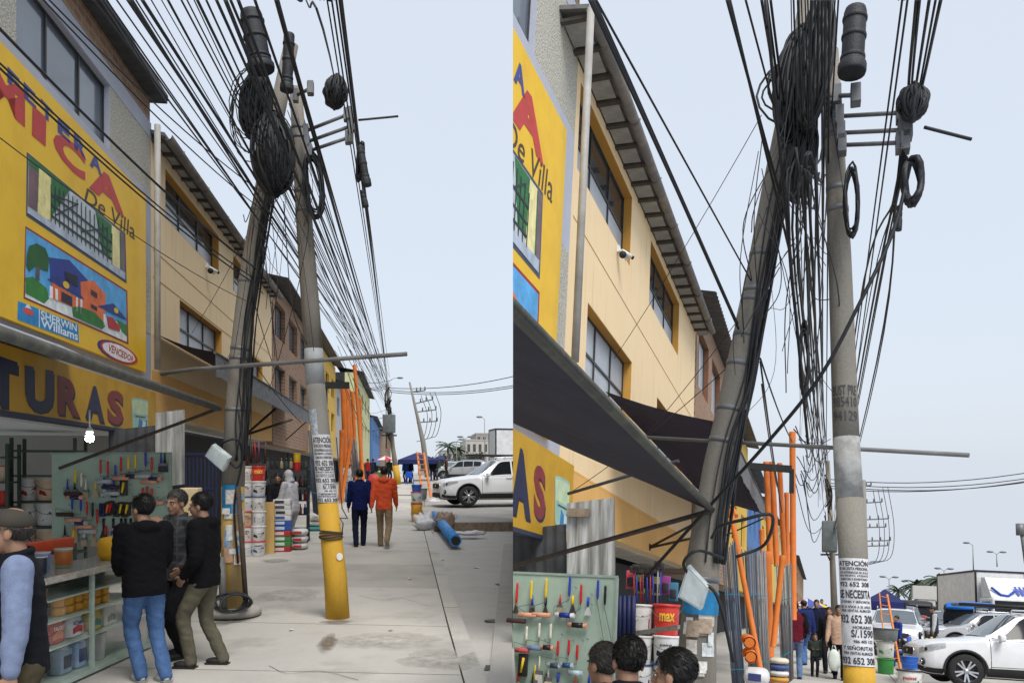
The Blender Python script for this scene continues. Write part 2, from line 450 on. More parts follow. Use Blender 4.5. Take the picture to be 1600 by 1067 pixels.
def corrugated(mb, p0, u, v, nu, amp=.018, per=.075, t=.004, mi=0):
    """corrugated sheet from p0, width vector u (across the ribs), height vector v"""
    p0, u, v = V(p0), V(u), V(v); n = u.cross(v).normalized()
    k = max(4, int(u.length / per) * 4)
    vs = []
    for i in range(k + 1):
        d = n * amp * math.sin(2 * math.pi * i / 4 + .6)
        for j in range(nu + 1): vs.append(p0 + u * i / k + v * j / nu + d)
    fs = [(i * (nu + 1) + j, (i + 1) * (nu + 1) + j, (i + 1) * (nu + 1) + j + 1, i * (nu + 1) + j + 1) for i in range(k) for j in range(nu)]
    mb.add(vs, fs, mi, True)
    m = len(vs); mb.add([q - n * t for q in vs], [f[::-1] for f in fs], mi, True)
    return mb

def sign_building(P, d, side):
    x = -P.D; org = (x, d['y1'], 0)
    b = thing(P, 'paint_shop_building', d['label'], 'building', org)
    y0, y1 = d['y0'], d['y1']
    zs0, zs1, zr = d['zs0'], d['zs1'], d['roof']
    wy0, wy1, wz0, wz1 = d['win']
    mb = wallgrid(MB(org), x, y0, y1, d['soffit'], wz0 - .0, [], .3); mb.build('wall', m_lav, b)
    if wy0 > y0: MB(org).box((x - .3, y0, wz0), (x - .002, wy0, wz1)).build('pebble_dash_panel', m_peb, b)
    MB(org).box((x - .3, wy1, wz0), (x - .002, y1 - .0, wz1)).build('pebble_dash_panel', m_peb, b)
    MB(org).box((x - .3, y0, wz1), (x + .004, y1, wz1 + .26)).build('band', m_lav, b)
    br = MB(org).box((x - .3, y0, wz1 + .262), (x - .012, y1 - .02, zr)).build('brick_parapet', m_brick, b)
    # a strip of pebble dash below the sill band, beside the signboard
    MB(org).box((x - .01, d['sr'] + .2, d['peb'][0]), (x + .006, y1 - .02, d['peb'][1])).build('pebble_dash_panel', m_peb, b)
    rf = MB(org); rf.box((x - 3.5, y0, zr), (x + .24, y1 + .08, zr + .05)); rf.box((x + .20, y0, zr + .05), (x + .25, y1 + .09, zr + .14)); rf.build('roof', m_roofd, b)
    window(b, P, x, (wy0, wy1, wz0, wz1), d['cols'], org, glass=m_glass2, bars=False, reveal=.10, rev_mat=m_lav)
    # the shop below: ceiling, back and far side walls
    if d.get('room'):
        MB(org).box((x - 4.0, y0, d['soffit'] - .1), (x - .305, y1, d['soffit'])).build('ceiling', m_white, b)
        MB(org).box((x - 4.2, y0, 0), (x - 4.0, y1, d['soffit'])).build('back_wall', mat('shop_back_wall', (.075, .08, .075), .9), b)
        MB(org).box((x - 4.0, y1 - .2, 0), (x - .02, y1 - .01, d['soffit'] - .1)).build('party_wall', m_conc3, b)
    else:
        side(b, org)
    return b
def gated(m, *a): return mat(m, *a)
# ---- the big painted signboard, drawn from the near photograph's layout; (y, z) on the sign plane of the left stretch
SIGN_Y1, SIGN_Z0, SIGN_Z1 = 14.05, 3.41, 6.24
def sp(px, py):
    q = L.X(px, py); return (q.y, q.z)
def signboard(P, ymap, zmap, ymin, label):
    x = -P.D; org = (x, ymap(SIGN_Y1), zmap(SIGN_Z0))
    s = thing(P, 'signboard', label, 'signboard', org)
    MB(org).box((x + .008, ymin, zmap(SIGN_Z0)), (x + .07, ymap(SIGN_Y1), zmap(SIGN_Z1))).build('panel', mat('sign_yellow', (.86, .53, .018), .55, scale=2.2, col2=(.76, .44, .015), mix=.6, bump=.05), s)
    X0 = x + .0705
    def pt(px, py, k): q = sp(px, py); return V((X0 + .0016 * k, max(ymap(q[0]), ymin + .003), zmap(q[1])))
    def poly(parent, name, c, pts, k=1, r=.5):
        ps = [pt(a, b_, k) for a, b_ in pts]
        if max(q.y for q in ps) - min(q.y for q in ps) < .01: return None
        return MB(org).prism(ps[::-1], (-.0012, 0, 0)).build(name, mat('mural_%d_%d_%d' % c, flat(*c), .6, var=.2, scale=7, bump=.1), parent)
    def lett(name, t, c, quad, k=1, bold=.03, shear=0, per=True):
        a, b_, c_, d_ = [sp(*q) for q in quad]
        f0 = quadmap((0, *a), (0, *b_), (0, *c_), (0, *d_))
        chars = [t] if not per else list(t); n = len(chars)
        for i, ch in enumerate(chars):
            def f(u, v, i=i):
                uu = (i + .04 + u * (.80 if ch != 'I' else .34) + (.23 if ch == 'I' else 0)) / n if per else u
                q = f0(uu, v); return V((X0 + .0016 * k, ymap(q.y), zmap(q.z)))
            m_ = text_on(MB(org), ch, f, bold, shear)
            if not m_.v: continue
            m_.build(name, paint(*c), s)
    # red company name, blue arc above it, script line
    for ch, qd in (('M', [(-35, 143), (28, 199), (28, 142), (-35, 85)]), ('I', [(39, 211), (61, 229), (62, 184), (40, 164)]), ('C', [(73, 240), (124, 286), (124, 240), (73, 196)]), ('A', [(130, 293), (187, 341), (182, 291), (132, 250)])):
        lett('letter', ch, (190, 58, 52), qd, 2, .05, per=False)
    for ch, ax, ay in (('F', 0, 128), ('E', 26, 152), ('T', 53, 178), ('E', 80, 206), ('R', 106, 232), ('A', 131, 258)):
        lett('letter', ch, (60, 70, 140), [(ax, ay), (ax + 20, ay + 19), (ax + 19, ay - 5), (ax, ay - 25)], 2, .04, per=False)
    lett('lettering', 'De Villa', (70, 52, 40), [(122, 314), (204, 376), (200, 348), (120, 288)], 2, .004, .35, per=False)
    # gate picture
    poly(s, 'gate_picture', (66, 78, 96), [(31, 237), (188, 365), (190, 443), (30, 337)], 1)
    poly(s, 'picture_field', (190, 200, 205), [(34, 243), (186, 367), (187, 437), (32, 331)], 2)
    poly(s, 'picture_field', (44, 110, 58), [(34, 242), (100, 296), (82, 322), (70, 338), (33, 300)], 3)
    poly(s, 'picture_field', (44, 110, 58), [(140, 330), (186, 368), (187, 430), (150, 392)], 3)
    poly(s, 'picture_field', (118, 92, 96), [(34, 258), (49, 270), (47, 334), (32, 326)], 4)
    poly(s, 'picture_field', (232, 220, 150), [(50, 262), (69, 278), (68, 345), (48, 334)], 4)
    poly(s, 'picture_field', (232, 222, 160), [(166, 352), (178, 361), (179, 424), (164, 414)], 4)
    poly(s, 'picture_field', (118, 96, 108), [(180, 362), (186, 367), (187, 430), (181, 426)], 4)
    poly(s, 'picture_field', (176, 188, 205), [(32, 322), (187, 426), (187, 437), (31, 332)], 5)
    g = MB(org)
    for i in range(15):
        t = i / 14; xx = 68 + t * 97; top = 288 + t * 76 - 10 * math.sin(math.pi * t); bot = 345 + t * 68
        a, b_, c_, d_ = pt(xx, top, 6), pt(xx + 1.3, top + 1, 6), pt(xx + 1.3, bot + 1, 6), pt(xx, bot, 6)
        if a.y > ymin + .01: g.prism([d_, c_, b_, a], (-.001, 0, 0))
    for (ya, yb) in ((302, 378), (318, 393), (336, 404)):
        a, b_ = pt(68, ya, 6), pt(165, yb, 6)
        g.bar(a + V((.0004, 0, 0)), b_ + V((.0004, 0, 0)), .03, .001, up=(1, 0, 0))
    for (a, b_) in (((76, 336), (112, 318)), ((116, 362), (160, 356)), ((112, 320), (76, 305))):
        g.bar(pt(*a, 6) + V((.0012, 0, 0)), pt(*b_, 6) + V((.0012, 0, 0)), .02, .001, up=(1, 0, 0))
    if ymin < 9: g.build('painted_gate', paint(32, 46, 52), s)
    # house picture
    poly(s, 'house_picture', (150, 40, 40), [(29, 353), (191, 454), (193, 538), (26, 466)], 1)
    poly(s, 'painted_sky', (88, 168, 226), [(30, 357), (189, 456), (190, 534), (28, 464)], 2)
    poly(s, 'painted_sky', (226, 236, 240), [(28, 440), (60, 460), (190, 508), (190, 534), (28, 464)], 3)
    poly(s, 'painted_lawn', (52, 126, 52), [(28, 434), (40, 432), (62, 450), (66, 466), (58, 474), (28, 458)], 4)
    poly(s, 'painted_lawn', (44, 118, 46), [(102, 480), (112, 478), (138, 488), (156, 508), (150, 514), (104, 494)], 8)
    poly(s, 'painted_lawn', (52, 126, 52), [(172, 498), (190, 508), (190, 526), (182, 518)], 4)
    poly(s, 'painted_crown', (40, 92, 44), [(30, 400), (34, 384), (46, 380), (60, 388), (66, 404), (64, 424), (50, 420), (44, 416), (34, 424), (29, 414)], 5)
    poly(s, 'painted_trunk', (92, 84, 84), [(45, 416), (51, 418), (50, 438), (44, 436)], 6)
    poly(s, 'painted_house', (42, 60, 138), [(66, 402), (98, 406), (128, 438), (116, 448), (120, 466), (68, 436)], 4)
    poly(s, 'painted_house', (226, 112, 60), [(116, 440), (136, 438), (156, 460), (154, 505), (117, 480)], 5)
    poly(s, 'painted_house', (224, 110, 62), [(70, 440), (116, 468), (114, 484), (70, 466)], 5)
    poly(s, 'painted_roof', (40, 56, 130), [(62, 436), (92, 432), (122, 468)], 7)
    poly(s, 'painted_roof', (40, 58, 132), [(142, 478), (168, 474), (190, 500)], 7)
    poly(s, 'painted_house', (226, 122, 76), [(145, 480), (154, 484), (154, 510), (145, 505)], 6)
    poly(s, 'painted_post', (236, 236, 236), [(66, 446), (71, 448), (71, 467), (66, 465)], 8)
    poly(s, 'painted_post', (236, 236, 236), [(75, 450), (79, 452), (79, 470), (75, 467)], 8)
    poly(s, 'painted_post', (236, 236, 236), [(108, 464), (111, 465), (111, 487), (108, 485)], 8)
    poly(s, 'painted_post', (236, 236, 236), [(115, 467), (118, 468), (118, 492), (115, 490)], 8)
    poly(s, 'painted_post', (236, 236, 236), [(152, 490), (155, 491), (155, 509), (152, 508)], 8)
    poly(s, 'painted_window', (36, 36, 56), [(91, 424), (111, 432), (111, 448), (91, 438)], 7)
    poly(s, 'painted_window', (60, 44, 52), [(132, 452), (142, 458), (142, 466), (132, 460)], 7)
    poly(s, 'painted_window', (60, 44, 52), [(132, 474), (142, 480), (142, 486), (132, 480)], 7)
    poly(s, 'painted_door', (44, 40, 60), [(85, 455), (102, 464), (102, 478), (85, 470)], 7)
    poly(s, 'painted_car', (176, 44, 48), [(157, 494), (166, 496), (178, 510), (178, 518), (160, 512)], 8)
    circ = lambda cx, cy, rx, ry, sl, n=18: [(cx + rx * math.cos(2 * math.pi * i / n), cy + ry * math.sin(2 * math.pi * i / n) + sl * rx * math.cos(2 * math.pi * i / n)) for i in range(n)]
    poly(s, 'painted_sun', (232, 190, 60), circ(92, 445, 5, 5.5, .4)[::-1], 9)
    poly(s, 'painted_sun', (232, 190, 60), circ(172, 485, 3.6, 4.2, .4)[::-1], 9)
    if ymin < 9:
        poly(s, 'paint_maker_panel', (36, 138, 200), [(17, 470), (113, 507), (114, 535), (16, 499)], 2)
        poly(s, 'globe_mark', (204, 84, 74), circ(33, 487, 9, 5, .35)[::-1], 3)
        poly(s, 'globe_mark', (226, 226, 228), [(31, 475), (34, 476), (38, 483), (28, 480)], 4)
        poly(s, 'divider', (232, 236, 240), [(50, 483), (51.2, 483.5), (51.2, 512), (50, 511.5)], 3)
        lett('lettering', 'SHERWIN', (228, 240, 246), [(53, 498), (110, 518), (110, 507), (53, 484)], 3, .02, per=False)
        lett('lettering', 'Williams', (228, 240, 246), [(53, 510), (112, 532), (112, 519), (53, 497)], 3, .02, per=False)
        poly(s, 'oval_badge', (44, 50, 130), circ(175, 550, 32, 15, .40)[::-1], 2)
        poly(s, 'oval_badge', (200, 60, 50), circ(177.5, 551, 30, 13.6, .40)[::-1], 3)
        poly(s, 'oval_badge', (236, 236, 236), circ(177, 550.5, 26, 11.5, .40)[::-1], 4)
        lett('lettering', 'VENCEDOR', (180, 40, 40), [(161, 549), (200, 566), (200, 557), (161, 536)], 5, .02, .3, per=False)
    return s
dL = dict(label='grey and pale blue plastered building with wide dark window above the paint shop, left half', y0=3.0, y1=14.56, soffit=2.5, zs0=3.41, zs1=6.24, roof=8.0,
          win=(9.7, 12.62, 6.42, 7.36), cols=(0, .33, .68, 1), sr=14.05, peb=(4.1, 5.2), room=True)
sign_building(L, dL, None)
signboard(L, lambda y: y, lambda z: z, 3.2, 'huge yellow painted signboard with red letters, gate and house pictures, left half')
# the right stretch begins at a sharp corner: its flank runs away from the viewer
S0 = 6.3
CUTN = V((1, -1.5 / FPX, 0))                                # the flank of the corner block, a vertical plane
def flank(b, org):
    inv = Q.M.inverted(); d = V((1.5 / FPX, 1, 0)); mk = lambda t, z, w: inv @ (V((0, 0, 0)) + d * t + V((w, 0, z)))
    MB(org).hexa([mk(10.1, -4, .012), mk(10.8, -4, .22), mk(24, -4, .22), mk(24, -4, .012)], [mk(10.1, 12, .012), mk(10.8, 12, .22), mk(24, 12, .22), mk(24, 12, .012)]).build('flank_wall', m_conc3, b)
    q = inv @ V((.3, 24, 0))
    MB(org).box((q.x, q.y, -1), (q.x + .2, 45, 8.0)).build('back_wall', m_conc3, b)
def clip(o):
    """end a thing at the flank of the corner block"""
    bpy.context.view_layer.update()
    for c in [o] + list(o.children_recursive):
        if c.type != 'MESH': continue
        W = c.matrix_world; co = V((0, 0, H))
        if c.name.split('.')[0] in ('flank_wall', 'back_wall'): continue
        if min((W @ v.co - co).dot(CUTN) for v in c.data.vertices) >= 0: continue
        if c.data.users > 1: c.data = c.data.copy()
        Wi = W.inverted(); bm = bmesh.new(); bm.from_mesh(c.data)
        r = bmesh.ops.bisect_plane(bm, geom=bm.verts[:] + bm.edges[:] + bm.faces[:], plane_co=Wi @ co, plane_no=(W.to_3x3().transposed() @ CUTN), clear_inner=True)
        bmesh.ops.edgenet_fill(bm, edges=[e for e in r['geom_cut'] if isinstance(e, bmesh.types.BMEdge) and e.is_valid and e.is_boundary])
        if not bm.faces:
            bm.free(); bpy.data.objects.remove(c); continue
        bm.to_mesh(c.data); bm.free()
    return o
kz = (6.59 - 5.59) / (5.34 - 4.64); ky = .80
RSZ0 = 7.78 - (SIGN_Z1 - SIGN_Z0) * kz
dR = dict(label='pebble dashed corner building with pale blue bands behind the yellow signboard, right half', y0=S0, y1=10.02, soffit=2.7, zs0=RSZ0, zs1=7.78, roof=10.4,
          win=(S0 + .001, 8.30, 8.07, 9.6), cols=(0, 1), sr=9.45, peb=(4.3, 6.35))
clip(sign_building(Q, dR, flank))
clip(signboard(Q, lambda y: 9.45 + (y - SIGN_Y1) * ky, lambda z: 7.78 + (z - SIGN_Z1) * kz, S0 + .02, 'end of the yellow painted signboard with a red letter A, right half'))

def fascia(P, y0, y1, z0, z1, letters, can, label, depth=1.2):
    x = -P.D; org = (x, y1, z0)
    s = thing(P, 'shop_sign', label, 'shop sign', org)
    MB(org).box((x - .02, y0, z0), (x + .12, y1, z1)).build('panel', mat('fascia_yellow', (.56, .32, .015), .6, scale=2.5, col2=(.44, .23, .01), mix=.6), s)
    MB(org).box((x - .03, y0, z0 - .05), (x + .13, y1 + .02, z0 - .001)).build('edge_trim', mat('fascia_edge', (.03, .035, .07), .6), s)
    X0 = x + .1225
    for ch, c, quad in letters:
        a, b_, c_, d_ = [P.X(*q) for q in quad]
        f0 = quadmap(a, b_, c_, d_)
        for k, (dy, dz, cc) in enumerate(((.035, -.03, (18, 20, 34)), (0, 0, c))):
            m_ = text_on(MB(org), ch, lambda u, v: V((X0 + .002 * k, f0(u, v).y + dy, f0(u, v).z + dz)), .05)
            if min(v[1] for v in m_.v) + org[1] < y0: continue
            m_.build('letter' if k else 'letter_shadow', paint(*cc), s)
    a, b_, c_, d_ = [P.X(*q) for q in can]; f = quadmap(a, b_, c_, d_)
    q = lambda u, v, k: V((X0 + .002 * k, f(u, v).y, f(u, v).z))
    def pl(nm, pts, c, k): MB(org).prism([q(u, v, k) for u, v in pts], (-.0015, 0, 0)).build(nm, paint(*c), s)
    pl('painted_bucket', [(.03, .06), (.12, .02), (.5, 0), (.88, .02), (.97, .06), (1, .94), (.9, .98), (.5, 1), (.1, .98), (0, .94)], (150, 190, 178), 1)
    pl('painted_bucket', [(.06, .50), (.94, .50), (.97, .90), (.5, .95), (.03, .90)], (186, 206, 170), 2)
    pl('painted_bucket', [(.34, .06), (.9, .08), (.92, .36), (.62, .30), (.42, .38)], (50, 120, 170), 2)
    pl('painted_bucket', [(.60, .10), (.80, .12), (.82, .30), (.64, .32)], (190, 214, 220), 3)
    pl('painted_bucket', [(.2, .42), (.8, .42), (.8, .45), (.2, .45)], (40, 70, 90), 3)
    return s
fascia(L, 3.2, 14.42, 2.44, 3.12, [('T', (26, 32, 66), [(-38, 632), (8, 638), (8, 566), (-38, 550)]), ('U', (26, 32, 66), [(21, 641), (66, 645), (66, 580), (20, 570)]),
       ('R', (120, 36, 30), [(73, 646), (109, 652), (109, 596), (73, 586)]), ('A', (26, 32, 66), [(117, 653), (148, 660), (146, 606), (119, 600)]), ('S', (128, 40, 32), [(153, 660), (178, 666), (179, 613), (153, 607)])],
       [(193, 671), (219, 674), (219, 625), (192, 620)], 'yellow shop fascia lettered in dark blue and red above the paint counter, left half')
clip(fascia(Q, S0 + .02, 10.30, 2.55, 3.56, [('A', (26, 32, 66), [(780, 800), (812, 812), (810, 712), (786, 690)]), ('S', (128, 40, 44), [(818, 809), (836, 814), (836, 732), (818, 722)])],
       [(851, 820), (874, 833), (876, 752), (852, 740)], 'end of the yellow fascia with red letter S and a painted bucket, right half'))

# ---- ochre building with upper floors that overhang the pavement shops
def ochre(P, d):
    x = -P.D; y0, y1 = d['y']; zo, ze = d['z']; org = (x, y0, 0)
    b = thing(P, 'ochre_building', d['label'], 'building', org)
    wallgrid(MB(org), x, y0 + .003, y1, zo, ze, d['holes'], .26).build('wall', m_yel, b)
    MB(org).box((x - 1.0, y0 + .005, zo - .02), (x - .262, y1, zo + .12)).build('slab_edge', mat('soffit_plaster', (.52, .49, .43), .9, var=.15, scale=2), b)
    MB(org).box((x - 1.2, y0 + .005, 0), (x - 1.0, d.get('gy', y1), zo + .1)).build('ground_floor_wall', m_yel, b)
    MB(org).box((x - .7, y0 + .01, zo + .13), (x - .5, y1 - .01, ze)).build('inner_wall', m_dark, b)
    MB(org).box((x - .69, y1 - .26, zo + .121), (x - .262, y1, ze)).build('end_wall', m_yel, b)
    lb = layered('ochre_lower_band', (.84, .49, .17), (.58, .34, .13), fine=45, dmix=.58, streak=True, bump=.3)
    MB(org).box((x - .2, y0 + .02, zo + .002), (x + .006, y1 + .004, zo + .72)).build('lower_band', lb, b)
    # fine cracks and joints in the render
    for (za, zb) in d['joints']:
        MB(org).bar((x + .001, y0 + .1, za), (x + .001, y1 - .5, zb), .012, .006).build('render_joint', m_yel2, b)
    for i, h in enumerate(d['holes']):
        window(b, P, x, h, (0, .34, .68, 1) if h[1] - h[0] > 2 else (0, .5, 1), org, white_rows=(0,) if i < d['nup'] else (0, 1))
    # eave: rafters, fibre panels between them, gutter
    out = d['out']
    gs = d.get('gs', y0 - .05); ys = []; yy = gs + .1
    while yy < y1: ys.append(yy); yy += d['pitch']
    ra = MB((0, 0, 0)).box((-.05, -.04, -.045), (out, .04, .0)).mesh('rafter', m_rafter)
    pn = MB((0, 0, 0)).box((.02, .07, -.012), (out - .05, d['pitch'] - .07, .0)).mesh('soffit_panel', m_ceil)
    for yy in ys:
        o = bpy.data.objects.new('rafter', ra); COL.objects.link(o); o.parent = b; o.location = (0, yy - y0, ze)
        o = bpy.data.objects.new('soffit_panel', pn); COL.objects.link(o); o.parent = b; o.location = (0, yy - y0, ze - .0 + .012)
    rf = MB(org)
    rf.hexa([(x - 2.5, gs, ze + .5), (x + out + .03, gs, ze + .03), (x + out + .03, y1 + .1, ze + .03), (x - 2.5, y1 + .1, ze + .5)],
            [(x - 2.5, gs, ze + .56), (x + out + .03, gs, ze + .09), (x + out + .03, y1 + .1, ze + .09), (x - 2.5, y1 + .1, ze + .56)])
    rf.build('roof', m_zinc, b)
    gm = MB(org)                                        # half-round gutter with brackets
    prof = [(math.cos(a) * .085, math.sin(a) * .085) for a in [math.pi + i * math.pi / 7 for i in range(8)]]
    gx, gz = x + out + .07, ze + .05
    vs = [(gx + a, yv, gz + c) for yv in (gs, y1 + .12) for a, c in prof] + [(gx + a * .92, yv, gz + c * .92) for yv in (gs, y1 + .12) for a, c in prof]
    fs = [(i, i + 1, 9 + i, 8 + i) for i in range(7)] + [(16 + i, 24 + i, 25 + i, 17 + i) for i in range(7)] + [(0, 16, 17, 1)]
    fs += [(i, 16 + i, 17 + i, i + 1) for i in range(7)] + [(8 + i, 9 + i, 25 + i, 24 + i) for i in range(7)]
    gm.add(vs, fs, 0, True); gt = gm.build('gutter', mat('old_gutter', (.16, .155, .15), .8, scale=5, col2=(.30, .24, .19), mix=.6, bump=.2), b)
    for yy in ys[1::3]:
        MB(org).tube([(gx + a * 1.15, yy, gz + c * 1.15) for a, c in prof], .012, 5).build('gutter_bracket', m_zinc, gt)
    # downpipe with shoe
    pts = [P.X(*q, gx) for q in d['pipe']]
    MB(org).tube([V((gx, pts[0].y, gz - .06))] + [V((gx, pts[0].y, q.z)) for q in pts[1:]], .048, 10).build('downpipe', m_pvcg, b)
    return b
hl = [(15.4, 19.68, 6.30, 7.18), (21.3, 23.6, 6.30, 7.18), (16.35, 20.0, 4.15, 5.06), (22.3, 25.6, 4.15, 5.06)]
ochre(L, dict(label='pale ochre rendered building with barred windows and dark eave, left half', y=(14.56, 27.3), z=(2.8, 7.38), holes=hl, nup=2, out=.20, pitch=.62, joints=((5.55, 5.5), (5.1, 5.1)), gy=16.6,
              pipe=[(246, 205), (249, 400), (253, 580)], shoe=[]))
hr = [(10.2, 13.66, 7.68, 8.97), (15.45, 19.1, 7.68, 8.97), (11.05, 14.1, 4.9, 6.07), (16.6, 19.9, 4.9, 6.07)]
clip(ochre(Q, dict(label='pale ochre rendered building with long gutter and dark soffit, right half', y=(10.02, 21.9), z=(2.85, 9.17), holes=hr, nup=2, out=.36, gs=9.1, pitch=.62, joints=((6.95, 6.75), (3.55, 3.45)), gy=10.1,
              pipe=[(922, 45), (910, 300), (903, 570)])))
def camera_on(P, px, py, label):
    p = P.X(px, py)
    t = thing(P, 'security_camera', label, 'camera', p, rot=Matrix.Diagonal((.7, .7, .7, 1)))
    MB().box((-.001, -.06, .02), (.05, .06, .18)).bar((.03, 0, .1), (.16, .02, .02), .04).build('bracket', m_white, t)
    MB().tube([(.12, -.08, .02), (.3, .12, -.06)], .05, 10).build('camera_head', m_white, t)
    MB().tube([(.28, .1, -.055), (.34, .165, -.078)], .045, 10).build('lens', m_black, t)
    MB().ell((.14, -.06, -.07), (.09, .09, .09)).build('lamp_head', m_black, t)
    MB().bar((.12, .03, .05), (.2, .14, -.13), .06).build('sensor_head', m_white, t)
camera_on(L, 322, 420, 'small white and black security camera on the ochre wall, left half')
camera_on(Q, 965, 396, 'white security camera with black lens below the ochre building window, right half')

# ---- the row of buildings further along
def rowhouse(P, name, label, y0, y1, z1, wallm, rows, out=.5, z0=2.7, roofm=m_zinc, xo=0.0, glass=m_glass, slope=True, end=True, rev=None):
    x = -P.D + xo; org = (x, y0, 0)
    b = thing(P, name, label, 'building', org)
    hs = []
    for (za, zb, n, fr) in rows:
        w = (y1 - y0) / n
        for i in range(n): hs.append((y0 + w * (i + .5 - fr / 2), y0 + w * (i + .5 + fr / 2), za, zb))
    wallgrid(MB(org), x, y0 + .01, y1 - .01, z0, z1, hs, .26).build('wall', wallm, b)
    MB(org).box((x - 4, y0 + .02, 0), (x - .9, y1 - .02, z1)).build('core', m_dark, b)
    MB(org).box((x - .89, y0 + .012, z0 - .01), (x - .262, y0 + .2, z1)).build('end_wall', wallm, b)
    MB(org).box((x - .899, y0 + .21, z0 - .02), (x - .263, y1, z0 + .12)).build('slab_edge', m_conc3, b)
    for h in hs: window(b, P, x, h, (0, .5, 1), org, glass=glass, white_rows=(), bars=False, rev_mat=rev or wallm)
    r = MB(org)
    if slope:
        corrugated(r, (x - 1.5, y0 - .1, z1 + .42), (0, y1 - y0 + .2, 0), (1.5 + out, 0, -.38), 1, per=.3, amp=.03, t=.02)
    else: r.box((x - 2, y0, z1), (x + out, y1, z1 + .12))
    r.build('roof', roofm, b)
    return b
m_roofz = mat('grey_roof_sheet', (.115, .115, .115), .75, metal=.1, scale=4, var=.25)
m_yel3 = layered('yellow_plaster', (.80, .52, .10), (.55, .38, .12), streak=True)
m_grn = layered('pale_green_plaster', (.60, .60, .33), (.42, .42, .26), streak=True)
m_wht = layered('white_plaster', (.55, .54, .52), (.38, .37, .36), streak=True)
m_blu = layered('blue_plaster', (.10, .22, .48), (.12, .2, .35), streak=True)
rowhouse(L, 'brick_building', 'unplastered brick building with corrugated eave beyond the ochre one, left half', 27.5, 37.5, 8.0, m_brick, ((6.3, 7.5, 3, .7), (4.2, 5.4, 3, .7)), roofm=m_roofz, glass=m_glass2)
rowhouse(L, 'yellow_building', 'bright yellow building behind the orange pipes, left half', 37.7, 52, 8.2, m_yel3, ((6.2, 7.3, 4, .6), (4.2, 5.3, 4, .6)), roofm=m_roofz)
rowhouse(L, 'pale_building', 'narrow dark-roofed building between yellow and green ones, left half', 52.2, 64, 7.4, m_wht, ((5.4, 6.6, 3, .5),), roofm=m_roofd)
rowhouse(L, 'green_building', 'pale green building with dark eave down the street, left half', 64.2, 88, 9.4, m_grn, ((7.2, 8.5, 4, .4), (4.8, 6.1, 4, .4)), roofm=m_roofd, xo=.6)
rowhouse(L, 'blue_building', 'blue and grey building far down the street, left half', 88.2, 112, 7.6, m_blu, ((5.2, 6.4, 5, .4),), roofm=m_roofd, xo=.9)
rowhouse(L, 'brown_building', 'last small brown building of the row, left half', 112.2, 160, 7.4, m_brick, ((4.6, 5.8, 6, .4),), roofm=m_roofd, xo=1.6)
rowhouse(Q, 'brick_building', 'raw brick building with white paned windows under a corrugated roof, right half', 22.1, 31.5, 10.3, m_brick, ((7.9, 9.6, 3, .72), (5.0, 6.4, 3, .6)), roofm=m_roofz, glass=m_pane_w, rev=mat('brown_reveal', (.2, .09, .05), .8))
rowhouse(Q, 'yellow_building', 'bright yellow building with corrugated eave behind the leaning pole, right half', 31.7, 40, 9.4, m_yel3, ((7.4, 8.6, 2, .5), (4.6, 6.0, 2, .5)), roofm=m_roofz)
rowhouse(Q, 'blue_building', 'blue and white building seen between the orange pipes, right half', 40.2, 50, 8.6, m_blu, ((5.6, 7.2, 3, .5),), roofm=m_roofz, glass=m_pane_w)
rowhouse(Q, 'yellow_building', 'yellow building with balconies far along the row, right half', 50.2, 66, 8.4, m_yel3, ((5.4, 7.0, 4, .5),), roofm=m_roofd)
rowhouse(Q, 'green_building', 'pale greenish building far along the row, right half', 66.2, 90, 8.8, m_grn, ((6.6, 8.0, 5, .45), (4, 5.4, 5, .45)), roofm=m_roofd, xo=.3)
rowhouse(Q, 'orange_building', 'orange brick building at the far end of the row, right half', 90.2, 150, 7.8, m_brick, ((5.4, 6.8, 6, .45), (3, 4.4, 6, .45)), roofm=m_roofd, xo=.8)
# ---------------------------------------------------------------- poles, cables
m_pole = layered('pole_concrete', (.225, .205, .175), (.13, .12, .10), fine=55, dmix=.52, streak=True, bump=.35, base2=(.27, .25, .215), bscale=45)
m_pole2 = layered('pole_concrete_light', (.27, .26, .24), (.17, .165, .155), fine=55, dmix=.55, streak=True, bump=.3)
m_ypole = layered('pole_yellow', (.62, .36, .04), (.38, .24, .07), rough=.7, fine=40, dmix=.6, streak=True, bump=.2, dirt2=(.40, .33, .22))
m_cable = mat('cable_sheath', (.012, .013, .016), .55, var=.3)
m_cable2 = mat('cable_sheath_grey', (.028, .03, .035), .6, var=.3)
m_gad = mat('dark_casing', (.018, .02, .024), .6, var=.3, scale=20, bump=.3)
m_steel = mat('galvanised_steel', (.17, .175, .18), .55, metal=.4, var=.2)
m_paper = mat('poster_paper', (.62, .62, .64), .8, var=.14, scale=18, bump=.1)
m_ink = mat('poster_ink', (.035, .035, .045), .8)
def crom(pts, n=6):
    pts = [V(p) for p in pts]
    if len(pts) < 3: return [pts[0].lerp(pts[-1], i / n) for i in range(n + 1)]
    q = [pts[0] * 2 - pts[1]] + pts + [pts[-1] * 2 - pts[-2]]; out = []
    for i in range(1, len(q) - 2):
        a, b, c, d = q[i - 1:i + 3]
        for k in range(n):
            t = k / n
            out.append(.5 * ((2 * b) + (c - a) * t + (2 * a - 5 * b + 4 * c - d) * t * t + (3 * b - a - 3 * c + d) * t ** 3))
    return out + [pts[-1]]
def wire(P, pts, r=.012, sag=0.0, n=8, cols=6):
    """pts as (px, py, distance along the street)"""
    p = [P.Y(*q) for q in pts]
    c = crom(p, n)
    if sag and len(p) == 2:
        for i, q in enumerate(c): q.z -= sag * 4 * (i / n) * (1 - i / n)
    return MB(c[0]).tube(c, r, cols), c[0]
def cable(P, pts, r, label, group, sag=0.0, m=None, n=8):
    mb, o = wire(P, pts, r, sag, n)
    return single(P, mb, 'overhead_cable', m or m_cable, label, 'cable', o, group=group)
